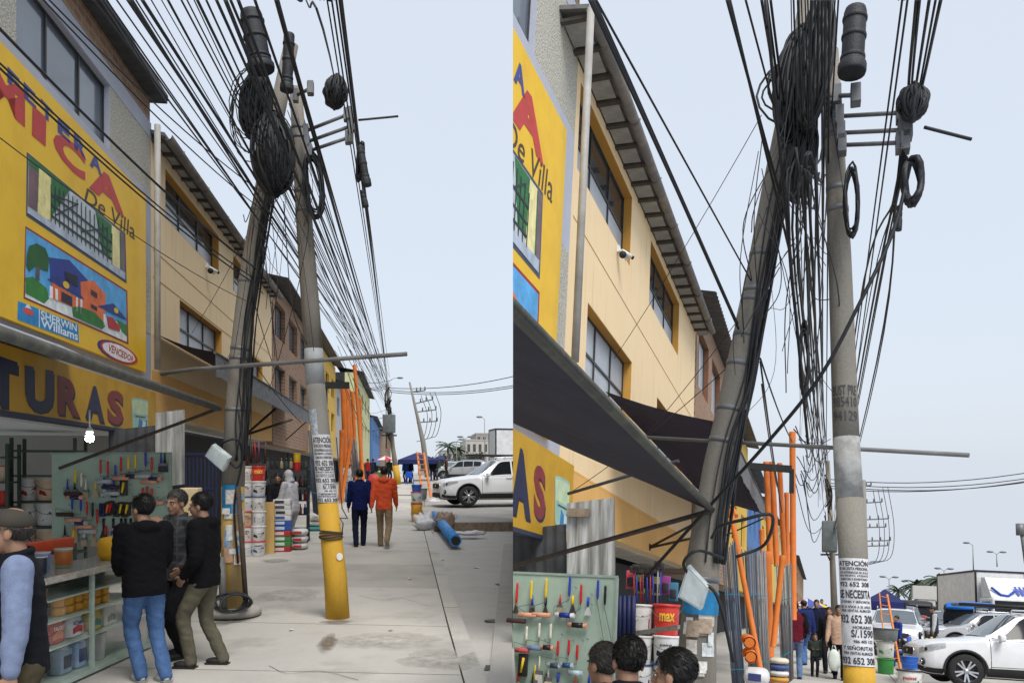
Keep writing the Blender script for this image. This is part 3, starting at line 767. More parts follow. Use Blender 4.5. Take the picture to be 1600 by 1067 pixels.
def pole(P, pts, name, label, parts, n=20):
    """pts: (px, py, width px, distance); parts: list of (material, first index, last index)"""
    c = [P.Y(a, b, d) for a, b, w, d in pts]; r = [P.m(q, w / 2) for q, (a, b, w, d) in zip(c, pts)]
    base = c[0]; t = thing(P, name, label, 'utility pole', base)
    for nm, m, i, j in parts:
        k = 1.012 if nm == 'paint_band' else 1.0
        MB(base).tube(c[i:j + 1], [x * k for x in r[i:j + 1]], n).build(nm, m, t)
    def at(py):
        for i in range(len(c) - 1):
            y0, y1 = pts[i][1], pts[i + 1][1]
            if y1 <= py <= y0:
                f = (y0 - py) / (y0 - y1); return c[i].lerp(c[i + 1], f), r[i] + (r[i + 1] - r[i]) * f, (c[i + 1] - c[i]).normalized()
        return c[-1], r[-1], V((0, 0, 1))
    return t, at, base
def straps(P, t, at, base, ys, m=None):
    for y in ys:
        q, r, d = at(y)
        MB(base).tube([q - d * .022, q + d * .022], r * 1.035, 20).build('steel_strap', m or m_steel, t)
def poster(P, t, at, base, y0, y1, half=1.0, off=0.0, lines=(), m=None, lift=.004):
    """paper wrapped round a pole between two pixel rows; lines: (text, v0, v1, u0, u1)"""
    qa, ra, d = at(y0); qb, rb, d2 = at(y1)
    view = (P.cam - qa); view.z = 0; th = math.atan2(view.y, view.x) + off
    def f(u, v, k=0):
        q = qa.lerp(qb, v); r = ra + (rb - ra) * v + lift + k; a = th + (u - .5) * 2 * half
        return q + V((math.cos(a) * r, math.sin(a) * r, 0))
    n = 14; mb = MB(base)
    vs = [f(i / n, j / 3) for j in range(4) for i in range(n + 1)]
    mb.add(vs, [(j * (n + 1) + i, j * (n + 1) + i + 1, (j + 1) * (n + 1) + i + 1, (j + 1) * (n + 1) + i) for j in range(3) for i in range(n)], 0, True)
    po = mb.build('poster', m or m_paper, t)
    for tx, v0, v1, u0, u1 in lines:
        w = text_on(MB(base), tx, lambda u, v: f(u0 + (u1 - u0) * u, v0 + (v1 - v0) * v, .003), .025)
        w.build('lettering', m_ink, po)
    return po
AD1 = (('ATENCIÓN', .74, .95, .06, .94), ('SE NECESITA PERSONAL', .60, .70, .08, .92), ('CON EXPERIENCIA DE 18 A 35', .48, .56, .08, .92), ('PARA REPARTO, AYUDANTE', .37, .45, .08, .92), ('ALMACEN E INVENTARIO', .26, .34, .12, .88), ('932 652 308', .05, .21, .08, .92))
AD2 = (('SE NECESITA', .86, .97, .06, .94), ('JOVENES Y SEÑORITAS', .79, .84, .08, .92), ('DE 18 AÑOS A 35 AÑOS', .735, .775, .08, .92), ('PARA VENTAS, ALMACEN', .68, .72, .08, .92), ('932 652 308', .54, .65, .04, .96), ('HORARIO', .47, .51, .4, .9), ('S/.1590', .36, .46, .35, .95), ('986 405 123', .29, .33, .4, .9), ('Y SEÑORITAS', .20, .26, .1, .9), ('PARA VENTAS ALMACEN', .14, .18, .1, .9), ('932 652 308', .02, .11, .04, .96))
# left stretch
BY, UY = 10.7, 10.44
lp, lat, lbase = pole(L, [(364, 957, 36, BY), (364, 760, 35, BY), (369, 640, 33, BY), (375, 557, 31, BY), (388, 437, 29, BY), (408, 320, 27, BY), (428, 200, 25, BY), (455, 70, 22, BY)], 'leaning_pole',
                      'leaning concrete utility pole smothered in cables beside the ochre building, left half', [('painted_foot', layered('pole_yellow_old', (.52, .34, .10), (.30, .24, .15), rough=.8, fine=40, dmix=.50, streak=True, bump=.3, dirt2=(.46, .42, .36)), 0, 1), ('shaft', m_pole, 1, 7)])
MB(lbase).lathe([(.34, -.02), (.345, .05), (.30, .07), (.28, .07)], 24, lbase).build('base_collar', m_conc3, lp)
straps(L, lp, lat, lbase, (640, 560, 545, 440, 330))
up, uat, ubase = pole(L, [(528, 968, 37, UY), (524, 900, 35, UY), (512, 785, 31, UY), (503, 700, 30, UY), (493, 600, 29, UY), (491, 570, 29, UY), (490, 545, 28.5, UY), (485, 480, 28, UY), (475, 340, 25, UY), (462, 138, 19, UY)],
                      'utility_pole', 'upright concrete utility pole with yellow foot and white job posters, left half', [('painted_foot', m_ypole, 0, 2), ('shaft', m_pole2, 2, 4), ('paint_band', mat('grey_band', (.36, .38, .40), .7, scale=9), 4, 6), ('shaft', m_pole, 6, 9)])
straps(L, up, uat, ubase, (330, 300, 215, 200))
poster(L, up, uat, ubase, 730, 679, 1.15, .1, AD1)
poster(L, up, uat, ubase, 784, 727, 1.2, .05, AD2)
poster(L, up, uat, ubase, 680, 640, .5, -.7, (), mat('poster_remains', (.40, .44, .50), .85, scale=30, var=.4))
o = MB(ubase)
q, r, d = uat(835)
for k in range(5):
    o.tube([q + V((math.cos(a) * r * 1.09, math.sin(a) * r * 1.09, k * .016 - .03 + .02 * math.sin(a + k))) for a in [i * math.pi / 8 for i in range(17)]], .009, 5)
o.tube([q + V((r * 1.05, -.05, .02)), q + V((r * 1.2, -.1, .14)), q + V((r * .9, -.1, .21)), q + V((.2, .0, .2)), q + V((.13, .05, .32)), q + V((.06, .05, 1.2))], .008, 5)
single(L, MB(), 'x', m_cable, '', '') if False else None
ty = o.build('tied_wire', m_rust, up)
q, r, d = uat(868); MB(ubase).tube([q + V((r * .62, -r * .82, 0)), q + V((r * .66, -r * .87, 0))], .045, 14).build('number_disc', m_white, up)
# right stretch
BYR, UYR = 6.9, 6.45
rp, rlat, rlbase = pole(Q, [(1088, 1240, 60, BYR), (1090, 1000, 57, BYR), (1098, 880, 52, BYR), (1122, 730, 46, BYR), (1150, 600, 42, BYR), (1178, 470, 39, BYR), (1207, 300, 34, BYR), (1240, 130, 30, BYR), (1268, -30, 26, BYR)],
                        'leaning_pole', 'leaning concrete utility pole with a thick bundle of cables, right half', [('shaft', m_pole, 0, 8)])
straps(Q, rp, rlat, rlbase, (905, 690, 640, 570, 525, 470, 455, 400))
vp_, vat, vbase = pole(Q, [(1346, 1190, 51, UYR), (1343, 1068, 48, UYR), (1342, 1040, 47, UYR), (1333, 875, 43, UYR), (1327, 778, 41, UYR), (1322, 684, 39.5, UYR), (1319, 600, 38, UYR), (1312, 400, 34, UYR), (1304, 230, 29, UYR), (1298, 80, 23, UYR)],
                       'utility_pole', 'upright concrete utility pole with large job posters in front of the far street, right half', [('painted_foot', m_ypole, 0, 2), ('shaft', m_pole, 2, 4), ('paint_band', mat('pale_sleeve', (.30, .30, .29), .8, scale=14, var=.25, bump=.2), 4, 5), ('shaft', m_pole, 5, 9)])
straps(Q, vp_, vat, vbase, (330, 297, 215, 200, 188, 177, 165, 157))
poster(Q, vp_, vat, vbase, 920, 873, 1.25, .0, AD1)
poster(Q, vp_, vat, vbase, 1039, 919, 1.25, .02, AD2)
q, r, d = vat(640)
def stencil(t, at, base, P, y, txt, y2):
    qa, ra, _ = at(y); qb, rb, _ = at(y2); view = P.cam - qa; th = math.atan2(view.y, view.x)
    f = lambda u, v: qa.lerp(qb, v) + V((math.cos(th - 1 + 2 * u) * (ra + .003), math.sin(th - 1 + 2 * u) * (ra + .003), 0))
    text_on(MB(base), txt, f, .01).build('lettering', mat('faded_stencil', (.06, .06, .06), .9), t)
for yy, tx in ((662, '94129'), (640, '985410'), (622, 'BUST PRE')): stencil(vp_, vat, vbase, Q, yy, tx, yy - 16)
# ---- dark knots of cable, splice closures, coils
def coil(P, px, py, Y, w, h, n, name, label, group=None, tilt=0.0, th=.012, jitter=.25, twist=.5, cat='cable coil'):
    c = P.Y(px, py, Y); rx, rz = P.m(c, w / 2), P.m(c, h / 2)
    t = thing(P, name, label, cat, c, group=group)
    for i in range(n):
        a0 = random.uniform(-twist, twist); k1, k2 = random.uniform(1 - jitter, 1), random.uniform(1 - jitter, 1)
        off = V((random.uniform(-.1, .1) * rx, random.uniform(-1, 1) * rx * .5, random.uniform(-.1, .1) * rz)); pts = []
        for j in range(15):
            a = 2 * math.pi * j / 14 + i
            x, z = math.cos(a) * rx * k1, math.sin(a) * rz * k2
            x, z = x * math.cos(tilt) - z * math.sin(tilt), x * math.sin(tilt) + z * math.cos(tilt)
            pts.append(off + V((x * math.cos(a0), x * math.sin(a0) + .03 * math.sin(3 * a + i), z)))
        MB().tube(pts, th * random.uniform(.7, 1.3), 5).build('loop', m_cable if i % 3 else m_cable2, t)
    return t
def closure(P, a, b, w, Y, label, n=16):
    p, q = P.Y(*a, Y), P.Y(*b, Y); r = P.m(p, w / 2); d = (q - p).normalized(); ln = (q - p).length
    t = thing(P, 'splice_closure', label, 'splice closure', p)
    M_ = d.to_track_quat('Z', 'X').to_matrix()
    MB().lathe([(.001, 0), (r * .7, .0), (r * .95, r * .25), (r, r * .6), (r, ln - r * .5), (r * .9, ln - r * .15), (r * .6, ln), (.001, ln)], n, M=M_).build('casing', m_gad, t)
    for k in (.1, .17, .5, .78): MB().lathe([(r * 1.02, ln * k), (r * 1.1, ln * k + .005), (r * 1.1, ln * k + .03), (r * 1.02, ln * k + .035)], n, M=M_).build('rib', m_gad, t)
    MB().lathe([(r * 1.2, -.02), (r * 1.25, 0), (r * 1.25, .05), (r * 1.0, .08)], n, M=M_).build('base_ring', m_gad, t)
    return t
closure(L, (408, 108), (391, 16), 34, 9.6, 'fat dark splice closure hanging above the knot of cables, left half')
closure(L, (448, 140), (452, 52), 17, 9.9, 'slim dark splice closure on top of the leaning pole, left half')
closure(L, (573, 288), (562, 228), 12, 9.0, 'slim hanging splice closure below the cross arms, left half')
closure(L, (571, 321), (566, 298), 8, 9.0, 'tiny splice closure hung lowest under the cross arms, left half')
closure(Q, (1331, 112), (1337, 12), 34, 5.9, 'fat grey splice closure beside the top of the upright pole, right half')
closure(Q, (1404, 356), (1406, 322), 8, 5.9, 'tiny splice closure hanging under the cable loop, right half')
def blob(P, px, py, Y, w, h, tilt, label):
    """a tight knot of cable wound round the pole, with a solid core"""
    c = P.Y(px, py, Y); rx, rz = P.m(c, w / 2), P.m(c, h / 2)
    t = thing(P, 'cable_knot', label, 'cable knot', c)
    Mr = Matrix.Rotation(tilt, 3, 'Y')
    bm = MB().ell((0, 0, 0), (rx * .8, rx * .7, rz * .92), 18, 14, M=Mr)
    bm.v = [tuple(V(v) * (1 + .22 * noise.noise(V(v) * 9 + V((px, 0, 0))))) for v in bm.v]
    bm.build('core', m_gad, t)
    for i in range(46):
        a0 = random.uniform(0, math.pi); k = random.uniform(.78, 1.12); kz = random.uniform(.7, 1.05); pts = []
        a1 = random.uniform(0, 6.28); ln = random.uniform(2.0, 6.0)
        for j in range(13):
            a = a1 + ln * j / 12
            v = V((math.cos(a) * rx * k * math.cos(a0), math.cos(a) * rx * k * math.sin(a0), math.sin(a) * rz * kz))
            pts.append(Mr @ v + V((random.uniform(-.01, .01), 0, random.uniform(-.01, .01))))
        MB().tube(crom(pts, 2), random.uniform(.007, .017), 5).build('strand', m_cable if i % 4 else m_cable2, t)
    return t
blob(L, 400, 165, 10.0, 46, 110, .08, 'rounded dark knot of coiled cable left of the leaning pole, left half')
blob(L, 428, 240, 9.9, 66, 130, -.05, 'big dark knot of cable and boxes wrapped round the leaning pole, left half')
blob(L, 525, 143, 9.2, 34, 52, .1, 'dark ball of coiled cable at the end of the cross arms, left half')
blob(Q, 1243, 130, 6.5, 62, 190, .12, 'tall dark knot of cables wound round the leaning pole top, right half')
blob(Q, 1275, 90, 6.3, 46, 240, .1, 'dark mass of cables between the two pole tops, right half')
blob(Q, 1252, 250, 6.5, 36, 130, .16, 'lower dark tangle of cables on the leaning pole, right half')
blob(Q, 1427, 160, 5.9, 38, 60, .1, 'dark ball of coiled cable at the cross arm ends, right half')
coil(L, 490, 290, 10.2, 30, 105, 12, 'cable_coil', 'long hanging coil of black cable on the upright pole, left half', tilt=.1)
coil(L, 563, 252, 9.1, 8, 70, 5, 'cable_coil', 'narrow loop of cable hanging beside the small ball, left half', tilt=-.1, th=.018)
coil(Q, 1330, 318, 6.2, 22, 125, 14, 'cable_coil', 'long hanging coil of thin cable on the upright pole, right half', th=.009)
coil(Q, 1425, 285, 5.9, 26, 72, 4, 'cable_coil', 'wide hanging loop of thick black cable under the cross arms, right half', th=.02, jitter=.08, twist=.2)
coil(Q, 1256, 560, 7.5, 14, 118, 10, 'cable_coil', 'slim coil of cable hanging in mid air between the poles, right half', th=.009)
coil(Q, 1228, 130, 6.5, 100, 120, 5, 'loose_cable_loop', 'loose wide loops of cable standing out of the knot, right half', th=.008, jitter=.5, twist=.6, cat='cable loop')
coil(L, 392, 175, 10.0, 80, 150, 7, 'loose_cable_loop', 'loose wide loops of thin cable round the dark knots, left half', th=.007, jitter=.5, twist=.6, cat='cable loop')
coil(L, 365, 940, 10.3, 66, 30, 6, 'loose_cable_loop', 'black cable loops lying round the foot of the leaning pole, left half', th=.012, jitter=.2, twist=1.2, cat='cable loop')
def arms(P, ends, w, Y, t, p0):
    for a, b in ends:
        p, q = P.Y(*a, Y), P.Y(*b, Y - .25)
        ar = MB(p0).tube([p, q], P.m(p, w / 2), 8).build('cross_arm', m_steel, t)
        for k in (0.0, .93, 1.0):
            c = p.lerp(q, k); MB(p0).box(c - V((.03, .05, .07)), c + V((.03, .05, .07))).build('clamp', m_steel, ar)
    return t
arms(L, [((478, 205), (546, 178)), ((480, 222), (552, 196)), ((484, 236), (548, 214)), ((462, 150), (486, 138))], 5.5, 10.2, up, ubase)
arms(Q, [((1312, 182), (1415, 176)), ((1314, 208), (1418, 203)), ((1316, 227), (1414, 223)), ((1308, 150), (1338, 149))], 7, 6.3, vp_, vbase)
single(L, wire(L, [(560, 188, 9.2), (622, 182, 9.3)], .012)[0], 'stray_rod', m_cable, 'thin rod of cable end sticking out to the right of the cross arms, left half', 'cable', L.Y(560, 188, 9.2))
single(Q, wire(Q, [(1444, 199, 5.9), (1518, 218, 6.0)], .012)[0], 'stray_rod', m_cable, 'thin twisted rod sticking out right below the ball of cable, right half', 'cable', Q.Y(1444, 199, 5.9))
# horizontal steel tube lashed to both poles
single(L, MB(L.Y(252, 584, 11.2)).tube([L.Y(252, 584, 11.2), L.Y(300, 577, 11.0), L.Y(400, 570, 10.2), L.Y(636, 553, 9.9)], .026, 10), 'horizontal_tube', m_zinc, 'long thin steel tube lashed level across both poles, left half', 'tube', L.Y(252, 584, 11.2))
single(Q, MB(Q.Y(1005, 683, 7.3)).tube([Q.Y(1005, 683, 7.3), Q.Y(1514, 711, 6.15)], .016, 10), 'horizontal_tube', m_zinc, 'long thin steel tube lashed level across both poles, right half', 'tube', Q.Y(1005, 683, 7.3))
# ---- overhead cables, left stretch: from above the viewer along the street
GL = 'overhead cables of the left half'
def fan(P, starts, ends, Y0, Y1, r0, r1, label, group, sag=.0):
    for i, s_ in enumerate(starts):
        e = ends[i % len(ends)]
        cable(P, [(s_[0], s_[1], Y0 + (i % 5) * .25), (e[0] + random.uniform(-3, 3), e[1] + random.uniform(-5, 5), Y1)], random.uniform(r0, r1), label, group, sag=sag, n=14)
fan(L, [(146, 0), (160, 0), (166, 0), (182, 0), (198, 0), (212, 0), (236, 0), (252, 0), (283, 0), (292, 0), (303, 0), (322, 0)], [(604, 605), (600, 620), (606, 640), (598, 596)], 4.6, 66, .0035, .007,
    'thin black cable running from above the viewer down the street, left half', GL)
fan(L, [(202, 0), (206, 0), (222, 0), (262, 0), (308, 0), (352, 0), (372, 0)], [(606, 610), (602, 628)], 4.6, 66, .008, .013, 'thick black cable running overhead past the knots, left half', 'thick overhead cables of the left half')
fan(L, [(338, 0), (360, 0), (398, 0), (432, 0)], [(604, 600), (606, 590)], 5.2, 66, .008, .014, 'black cable crossing the top of the upright pole, left half', 'cables over the upright pole, left half')
for s_, e, r in (((0, 42), (400, 420), .011), ((72, 0), (412, 330), .006), ((0, 98), (392, 432), .007), ((0, 106), (390, 438), .008), ((0, 220), (384, 470), .004), ((80, 0), (408, 300), .006)):
    cable(L, [(s_[0] - 30, s_[1] - 27, 5.4), (*e, BY - .25)], r, 'black cable crossing in front of the facades to the leaning pole, left half', 'cables in front of the left facades', sag=.08, n=12)
for s_, m_, e, r in (((470, 0), (484, 190), (602, 600), .022), ((515, 0), (553, 165), (606, 606), .020), ((506, 0), (548, 160), (607, 600), .009), ((500, 0), (545, 178), (604, 590), .008), ((484, 0), (540, 178), (606, 612), .007),
                     ((522, 0), (556, 185), (609, 590), .008), ((478, 0), (522, 120), (528, 165), .007)):
    cable(L, [(*s_, 7.0), (*m_, 9.3), (*e, 66)], r, 'black cable hung from the cross arms on the right of the poles, left half', 'cables on the left half cross arms', n=8)
for i in range(12):                                       # spans that leave the poles for the far end of the street
    x0 = random.uniform(405, 480); y0 = random.uniform(150, 330)
    cable(L, [(x0, y0, 10.4), (random.uniform(596, 612), random.uniform(590, 660), 66)], random.uniform(.004, .010), 'black cable leaving the cluttered poles for the far street, left half', 'outgoing cables of the left half', sag=.12, n=10)
cable(L, [(404, 110, 64), (406, 100, 65)], .01, 'x', 'x') if False else None
for ya, yb in ((606, 585), (609, 600), (612, 603)):
    cable(L, [(606, ya, 68), (815, yb, 60)], .03, 'thin distant cable crossing the sky to the right of the street lamp, left half', 'distant cables across the sky, left half', sag=.4, n=10)
# ---- overhead cables, right stretch
GR = 'overhead cables of the right half'
fan(Q, [(921, 0), (925, 0), (928, 0)], [(1150, 505), (1152, 512), (1148, 500)], 3.4, 6.8, .006, .010, 'thick black cable slanting across the sky beside the gutter to the leaning pole, right half', 'cables beside the gutter, right half')
fan(Q, [(931, 0)], [(1175, 440)], 3.4, 6.8, .006, .007, 'single thinner cable slanting right of the gutter cables, right half', 'cables beside the gutter, right half')
fan(Q, [(1136, 0), (1140, 0)], [(1226, 330), (1238, 410)], 4.6, 6.7, .008, .011, 'thick cable dropping left of the knot to the leaning pole, right half', 'cables left of the knot, right half')
fan(Q, [(1165, 0), (1190, 0), (1196, 0), (1204, 0), (1198, 0)], [(1236, 260), (1225, 210), (1262, 700)], 4.6, 7.2, .005, .012, 'cable running into the left side of the dark knot, right half', 'cables entering the knot, right half')
fan(Q, [(1236, 0), (1240, 0), (1247, 0), (1252, 0), (1258, 0), (1262, 0), (1268, 0), (1274, 0), (1279, 0), (1284, 0), (1290, 0), (1296, 0), (1305, 0), (1310, 0)],
    [(1250, 690), (1262, 760), (1272, 740), (1284, 770), (1280, 700), (1290, 790)], 4.2, 40, .003, .009, 'cable running down the street between the two poles, right half', 'cables between the poles, right half')
for i in range(12):
    x0 = random.uniform(1236, 1296)
    cable(Q, [(x0, random.uniform(180, 320), 6.8), (random.uniform(1240, 1284), random.uniform(480, 560), 8.2), (random.uniform(1278, 1296), random.uniform(720, 800), 42)], random.uniform(.005, .010), 'cable hanging away from the knot down the street, right half', 'cables hanging from the knot, right half')
for s_, m_, e, r in (((1404, 0), (1378, 240), (1300, 820), .006), ((1413, 0), (1384, 250), (1304, 830), .006), ((1432, 0), (1420, 130), (1424, 150), .010), ((1437, 0), (1425, 130), (1428, 150), .008), ((1452, 0), (1432, 130), (1430, 150), .009),
                     ((1462, 0), (1437, 135), (1432, 150), .007), ((1470, 0), (1440, 138), (1434, 152), .010)):
    cable(Q, [(*s_, 4.6), (*m_, 6.0), (*e, 40 if e[1] > 300 else 6.05)], r, 'cable coming down from the top right to the cross arms, right half', 'cables at the right half cross arms', n=8)
for i in range(7):
    cable(Q, [(1408 + i * 2, 225 + i * 4, 6.0), (1350 - i * 3 + random.uniform(-6, 10), 640 - i * 12, 12), (1300, 850, 42)], random.uniform(.005, .010), 'cable hanging from the cross arms towards the far street, right half', 'cables leaving the right half cross arms')
cable(Q, [(1425, 245, 5.9), (1396, 360, 5.85), (1340, 480, 5.8), (1280, 590, 5.9), (1200, 690, 6.2), (1100, 800, 6.6), (1010, 900, 6.9)], .014, 'single thick cable sloping from the cross arms down left past the pole, right half', 'sloping drop cable, right half')
for a, b, r in (((1190, 180), (960, 560), .004), ((1240, 380), (1000, 690), .004), ((1152, 560), (890, 770), .004), ((1188, 560), (1238, 690), .008), ((1188, 565), (1222, 800), .008), ((1190, 600), (1214, 760), .006), ((1205, 330), (1280, 690), .004)):
    cable(Q, [(*a, 7.0), (*b, 9.5 if b[0] < 1100 else 12)], r, 'thin service wire branching off the leaning pole, right half', 'service wires of the right half', sag=.06)
for a, b, r in (((404, 330), (300, 520), .004), ((392, 470), (350, 570), .004), ((380, 540), (470, 660), .006), ((384, 420), (430, 580), .006), ((470, 430), (420, 610), .005), ((404, 300), (440, 620), .005)):
    cable(L, [(*a, BY - .2), (*b, 13)], r, 'thin service wire branching off the leaning pole, left half', 'service wires of the left half', sag=.06)
for ya, yb in ((742, 735), (748, 744), (752, 750), (756, 748)):
    cable(Q, [(1290, ya + 6, 60), (1625, yb, 60)], .03, 'thin distant cable crossing the sky above the box lorry, right half', 'distant cables across the sky, right half', sag=.5, n=10)
# thin slack wires tangled round the poles
random.seed(21)
for i in range(22):
    x0, y0 = random.uniform(385, 470), random.uniform(180, 380); x1, y1 = x0 + random.uniform(-45, 45), y0 + random.uniform(60, 230)
    cable(L, [(x0, y0, 10.2), ((x0 + x1) / 2 + random.uniform(-26, 26), (y0 + y1) / 2 + random.uniform(-20, 50), 10.0), (x1, y1, 10.3)], random.uniform(.003, .006), 'slack thin wire drooping round the leaning pole, left half', 'slack wires of the left half', m=m_cable2)
for i in range(26):
    x0, y0 = random.uniform(1180, 1300), random.uniform(120, 420); x1, y1 = x0 + random.uniform(-60, 60), y0 + random.uniform(80, 300)
    cable(Q, [(x0, y0, 6.4), ((x0 + x1) / 2 + random.uniform(-40, 40), (y0 + y1) / 2 + random.uniform(-20, 70), 6.3), (x1, y1, 6.6)], random.uniform(.002, .005), 'slack thin wire drooping round the leaning pole, right half', 'slack wires of the right half', m=m_cable2)
for i in range(16):
    x0, y0 = random.uniform(1236, 1262), random.uniform(660, 760); x1 = random.uniform(1270, 1300); y1 = y0 + random.uniform(-60, 80)
    cable(Q, [(x0, y0, 18), ((x0 + x1) / 2, max(y0, y1) + random.uniform(0, 30), 24), (x1, y1, 34)], random.uniform(.008, .016), 'slack wire strung from the row of shops to the far pole, right half', 'wires at the far pole, right half', m=m_cable2)
for i in range(10):
    x0, y0 = random.uniform(520, 560), random.uniform(520, 610); x1 = random.uniform(602, 616); y1 = y0 + random.uniform(40, 110)
    cable(L, [(x0, y0, 34), ((x0 + x1) / 2, max(y0, y1) + random.uniform(0, 8), 42), (x1, y1, 52)], random.uniform(.008, .016), 'slack wire strung from the row of shops to the far pole, left half', 'wires at the far pole, left half', m=m_cable2)
# strands tied along the leaning poles
def strands(P, at, base, ys, n, off, label, spread, Yv):
    t = thing(P, 'cable_bundle', label, 'cable bundle', base)
    for i in range(n):
        pts = []; a0 = off + spread * (i / n - .5) + random.uniform(-.1, .1); k0 = random.uniform(1.02, 1.3)
        for j, y in enumerate(ys):
            q, r, d = at(y); view = P.cam - q; th = math.atan2(view.y, view.x)
            a = th + a0 + random.uniform(-.32, .32); k = k0 + random.uniform(-.05, .16)
            pts.append(q + V((math.cos(a), math.sin(a), 0)) * (r * k))
        MB(base).tube(crom(pts, 4), random.uniform(.005, .014), 5).build('strand', m_cable if i % 3 else m_cable2, t)
strands(L, lat, lbase, (300, 380, 450, 520, 600, 660, 720), 11, .85, 'bundle of black cables tied along the right of the leaning pole, left half', 1.3, BY)
strands(Q, rlat, rlbase, (230, 330, 430, 520, 600, 700, 800, 880), 12, 1.05, 'bundle of black cables tied along the right of the leaning pole, right half', 1.5, BYR)
for t_, pts in (((Q, 'loose black cable end arching below the tilted white box, right half'), [(1130, 872, 6.6), (1090, 860, 6.4), (1068, 880, 6.4), (1085, 905, 6.5), (1120, 930, 6.5), (1146, 1034, 6.6)]),
                ((Q, 'thick cable stub curving off the pole towards the upper right, right half'), [(1112, 840, 6.6), (1125, 822, 6.4), (1160, 812, 6.3), (1206, 805, 6.3), (1195, 850, 6.6), (1150, 870, 6.6)]),
                ((L, 'loose cable curving round the pole above the poster box, left half'), [(342, 700, 10.5), (352, 690, 10.4), (372, 688, 10.4), (378, 720, 10.5), (366, 790, 10.5), (372, 880, 10.5)]),
                ((L, 'loose cable stub hanging behind the tilted box, left half'), [(372, 640, 10.5), (380, 700, 10.4), (372, 730, 10.4), (352, 716, 10.4)])):
    mb, o_ = wire(t_[0], pts, .013, n=6); single(t_[0], mb, 'loose_cable', m_cable, t_[1], 'cable', o_)
# tilted lamp or meter box hung on each leaning pole
def tilted_box(P, quad, Y, label):
    p = [P.Y(a, b, Y - (.06 if i in (2, 3) else 0)) for i, (a, b) in enumerate(quad)]
    n = (p[1] - p[0]).cross(p[3] - p[0]).normalized(); n = n if n.y > 0 else -n
    t = thing(P, 'meter_box', label, 'meter box', p[0])
    MB(p[0]).hexa(p, [q + n * .09 for q in p]).build('case', mat('box_white', (.50, .56, .56), .55, scale=7, var=.25), t)
    c = sum(p, V()) / 4; q = [c + (x - c) * .86 - n * .006 for x in p]
    MB(p[0]).hexa(q, [x + n * .005 for x in q]).build('lid', mat('box_lid', (.60, .66, .66), .5, scale=5, var=.2), t)
tilted_box(L, [(320, 712), (348, 737), (358, 716), (331, 695)], 10.35, 'tilted pale box hanging on the leaning pole above the posters, left half')
tilted_box(Q, [(1059, 932), (1094, 953), (1105, 917), (1074, 884)], 6.5, 'tilted pale box hanging on the leaning pole above the heads, right half')
def old_posters(P, at, base, t, y0, y1, off, seed, cols):
    random.seed(seed)
    for i in range(20):
        a = random.uniform(y0, y1 - 14); b = a + random.uniform(8, 26)
        poster(P, t, at, base, min(b, y1), a, random.uniform(.15, .45), off + random.uniform(-.7, .7), (), paint(*random.choice(cols), var=.3, scale=25), lift=.004 + i * .0012)
old_posters(L, lat, lbase, lp, 760, 880, .1, 3, ((200, 205, 206), (222, 220, 214), (190, 150, 120), (120, 160, 190), (210, 205, 195)))
old_posters(Q, rlat, rlbase, rp, 930, 1060, .0, 5, ((200, 205, 206), (222, 220, 214), (170, 150, 130), (196, 190, 180)))
poster(Q, rp, rlat, rlbase, 960, 925, 1.0, .1, (), paint(30, 120, 170, var=.2, scale=20), lift=.022)
poster(L, lp, lat, lbase, 800, 757, .8, -.3, (), paint(40, 130, 180, var=.2, scale=20), lift=.0035)
# steel pipe and board standing against the foot of the left leaning pole
single(L, MB(L.Y(352, 955, 10.35)).tube([L.Y(350, 955, 10.4), L.Y(345, 870, 10.4)], .045, 10), 'conduit', m_zinc, 'short grey steel conduit standing at the foot of the leaning pole, left half', 'conduit', L.Y(352, 955, 10.35))
single(L, MB(L.Y(379, 955, 10.5)).tube([L.Y(385, 950, 10.45), L.Y(372, 760, 10.45)], .03, 10), 'conduit', m_rust, 'tall thin rusty conduit standing right of the leaning pole foot, left half', 'conduit', L.Y(379, 955, 10.5))
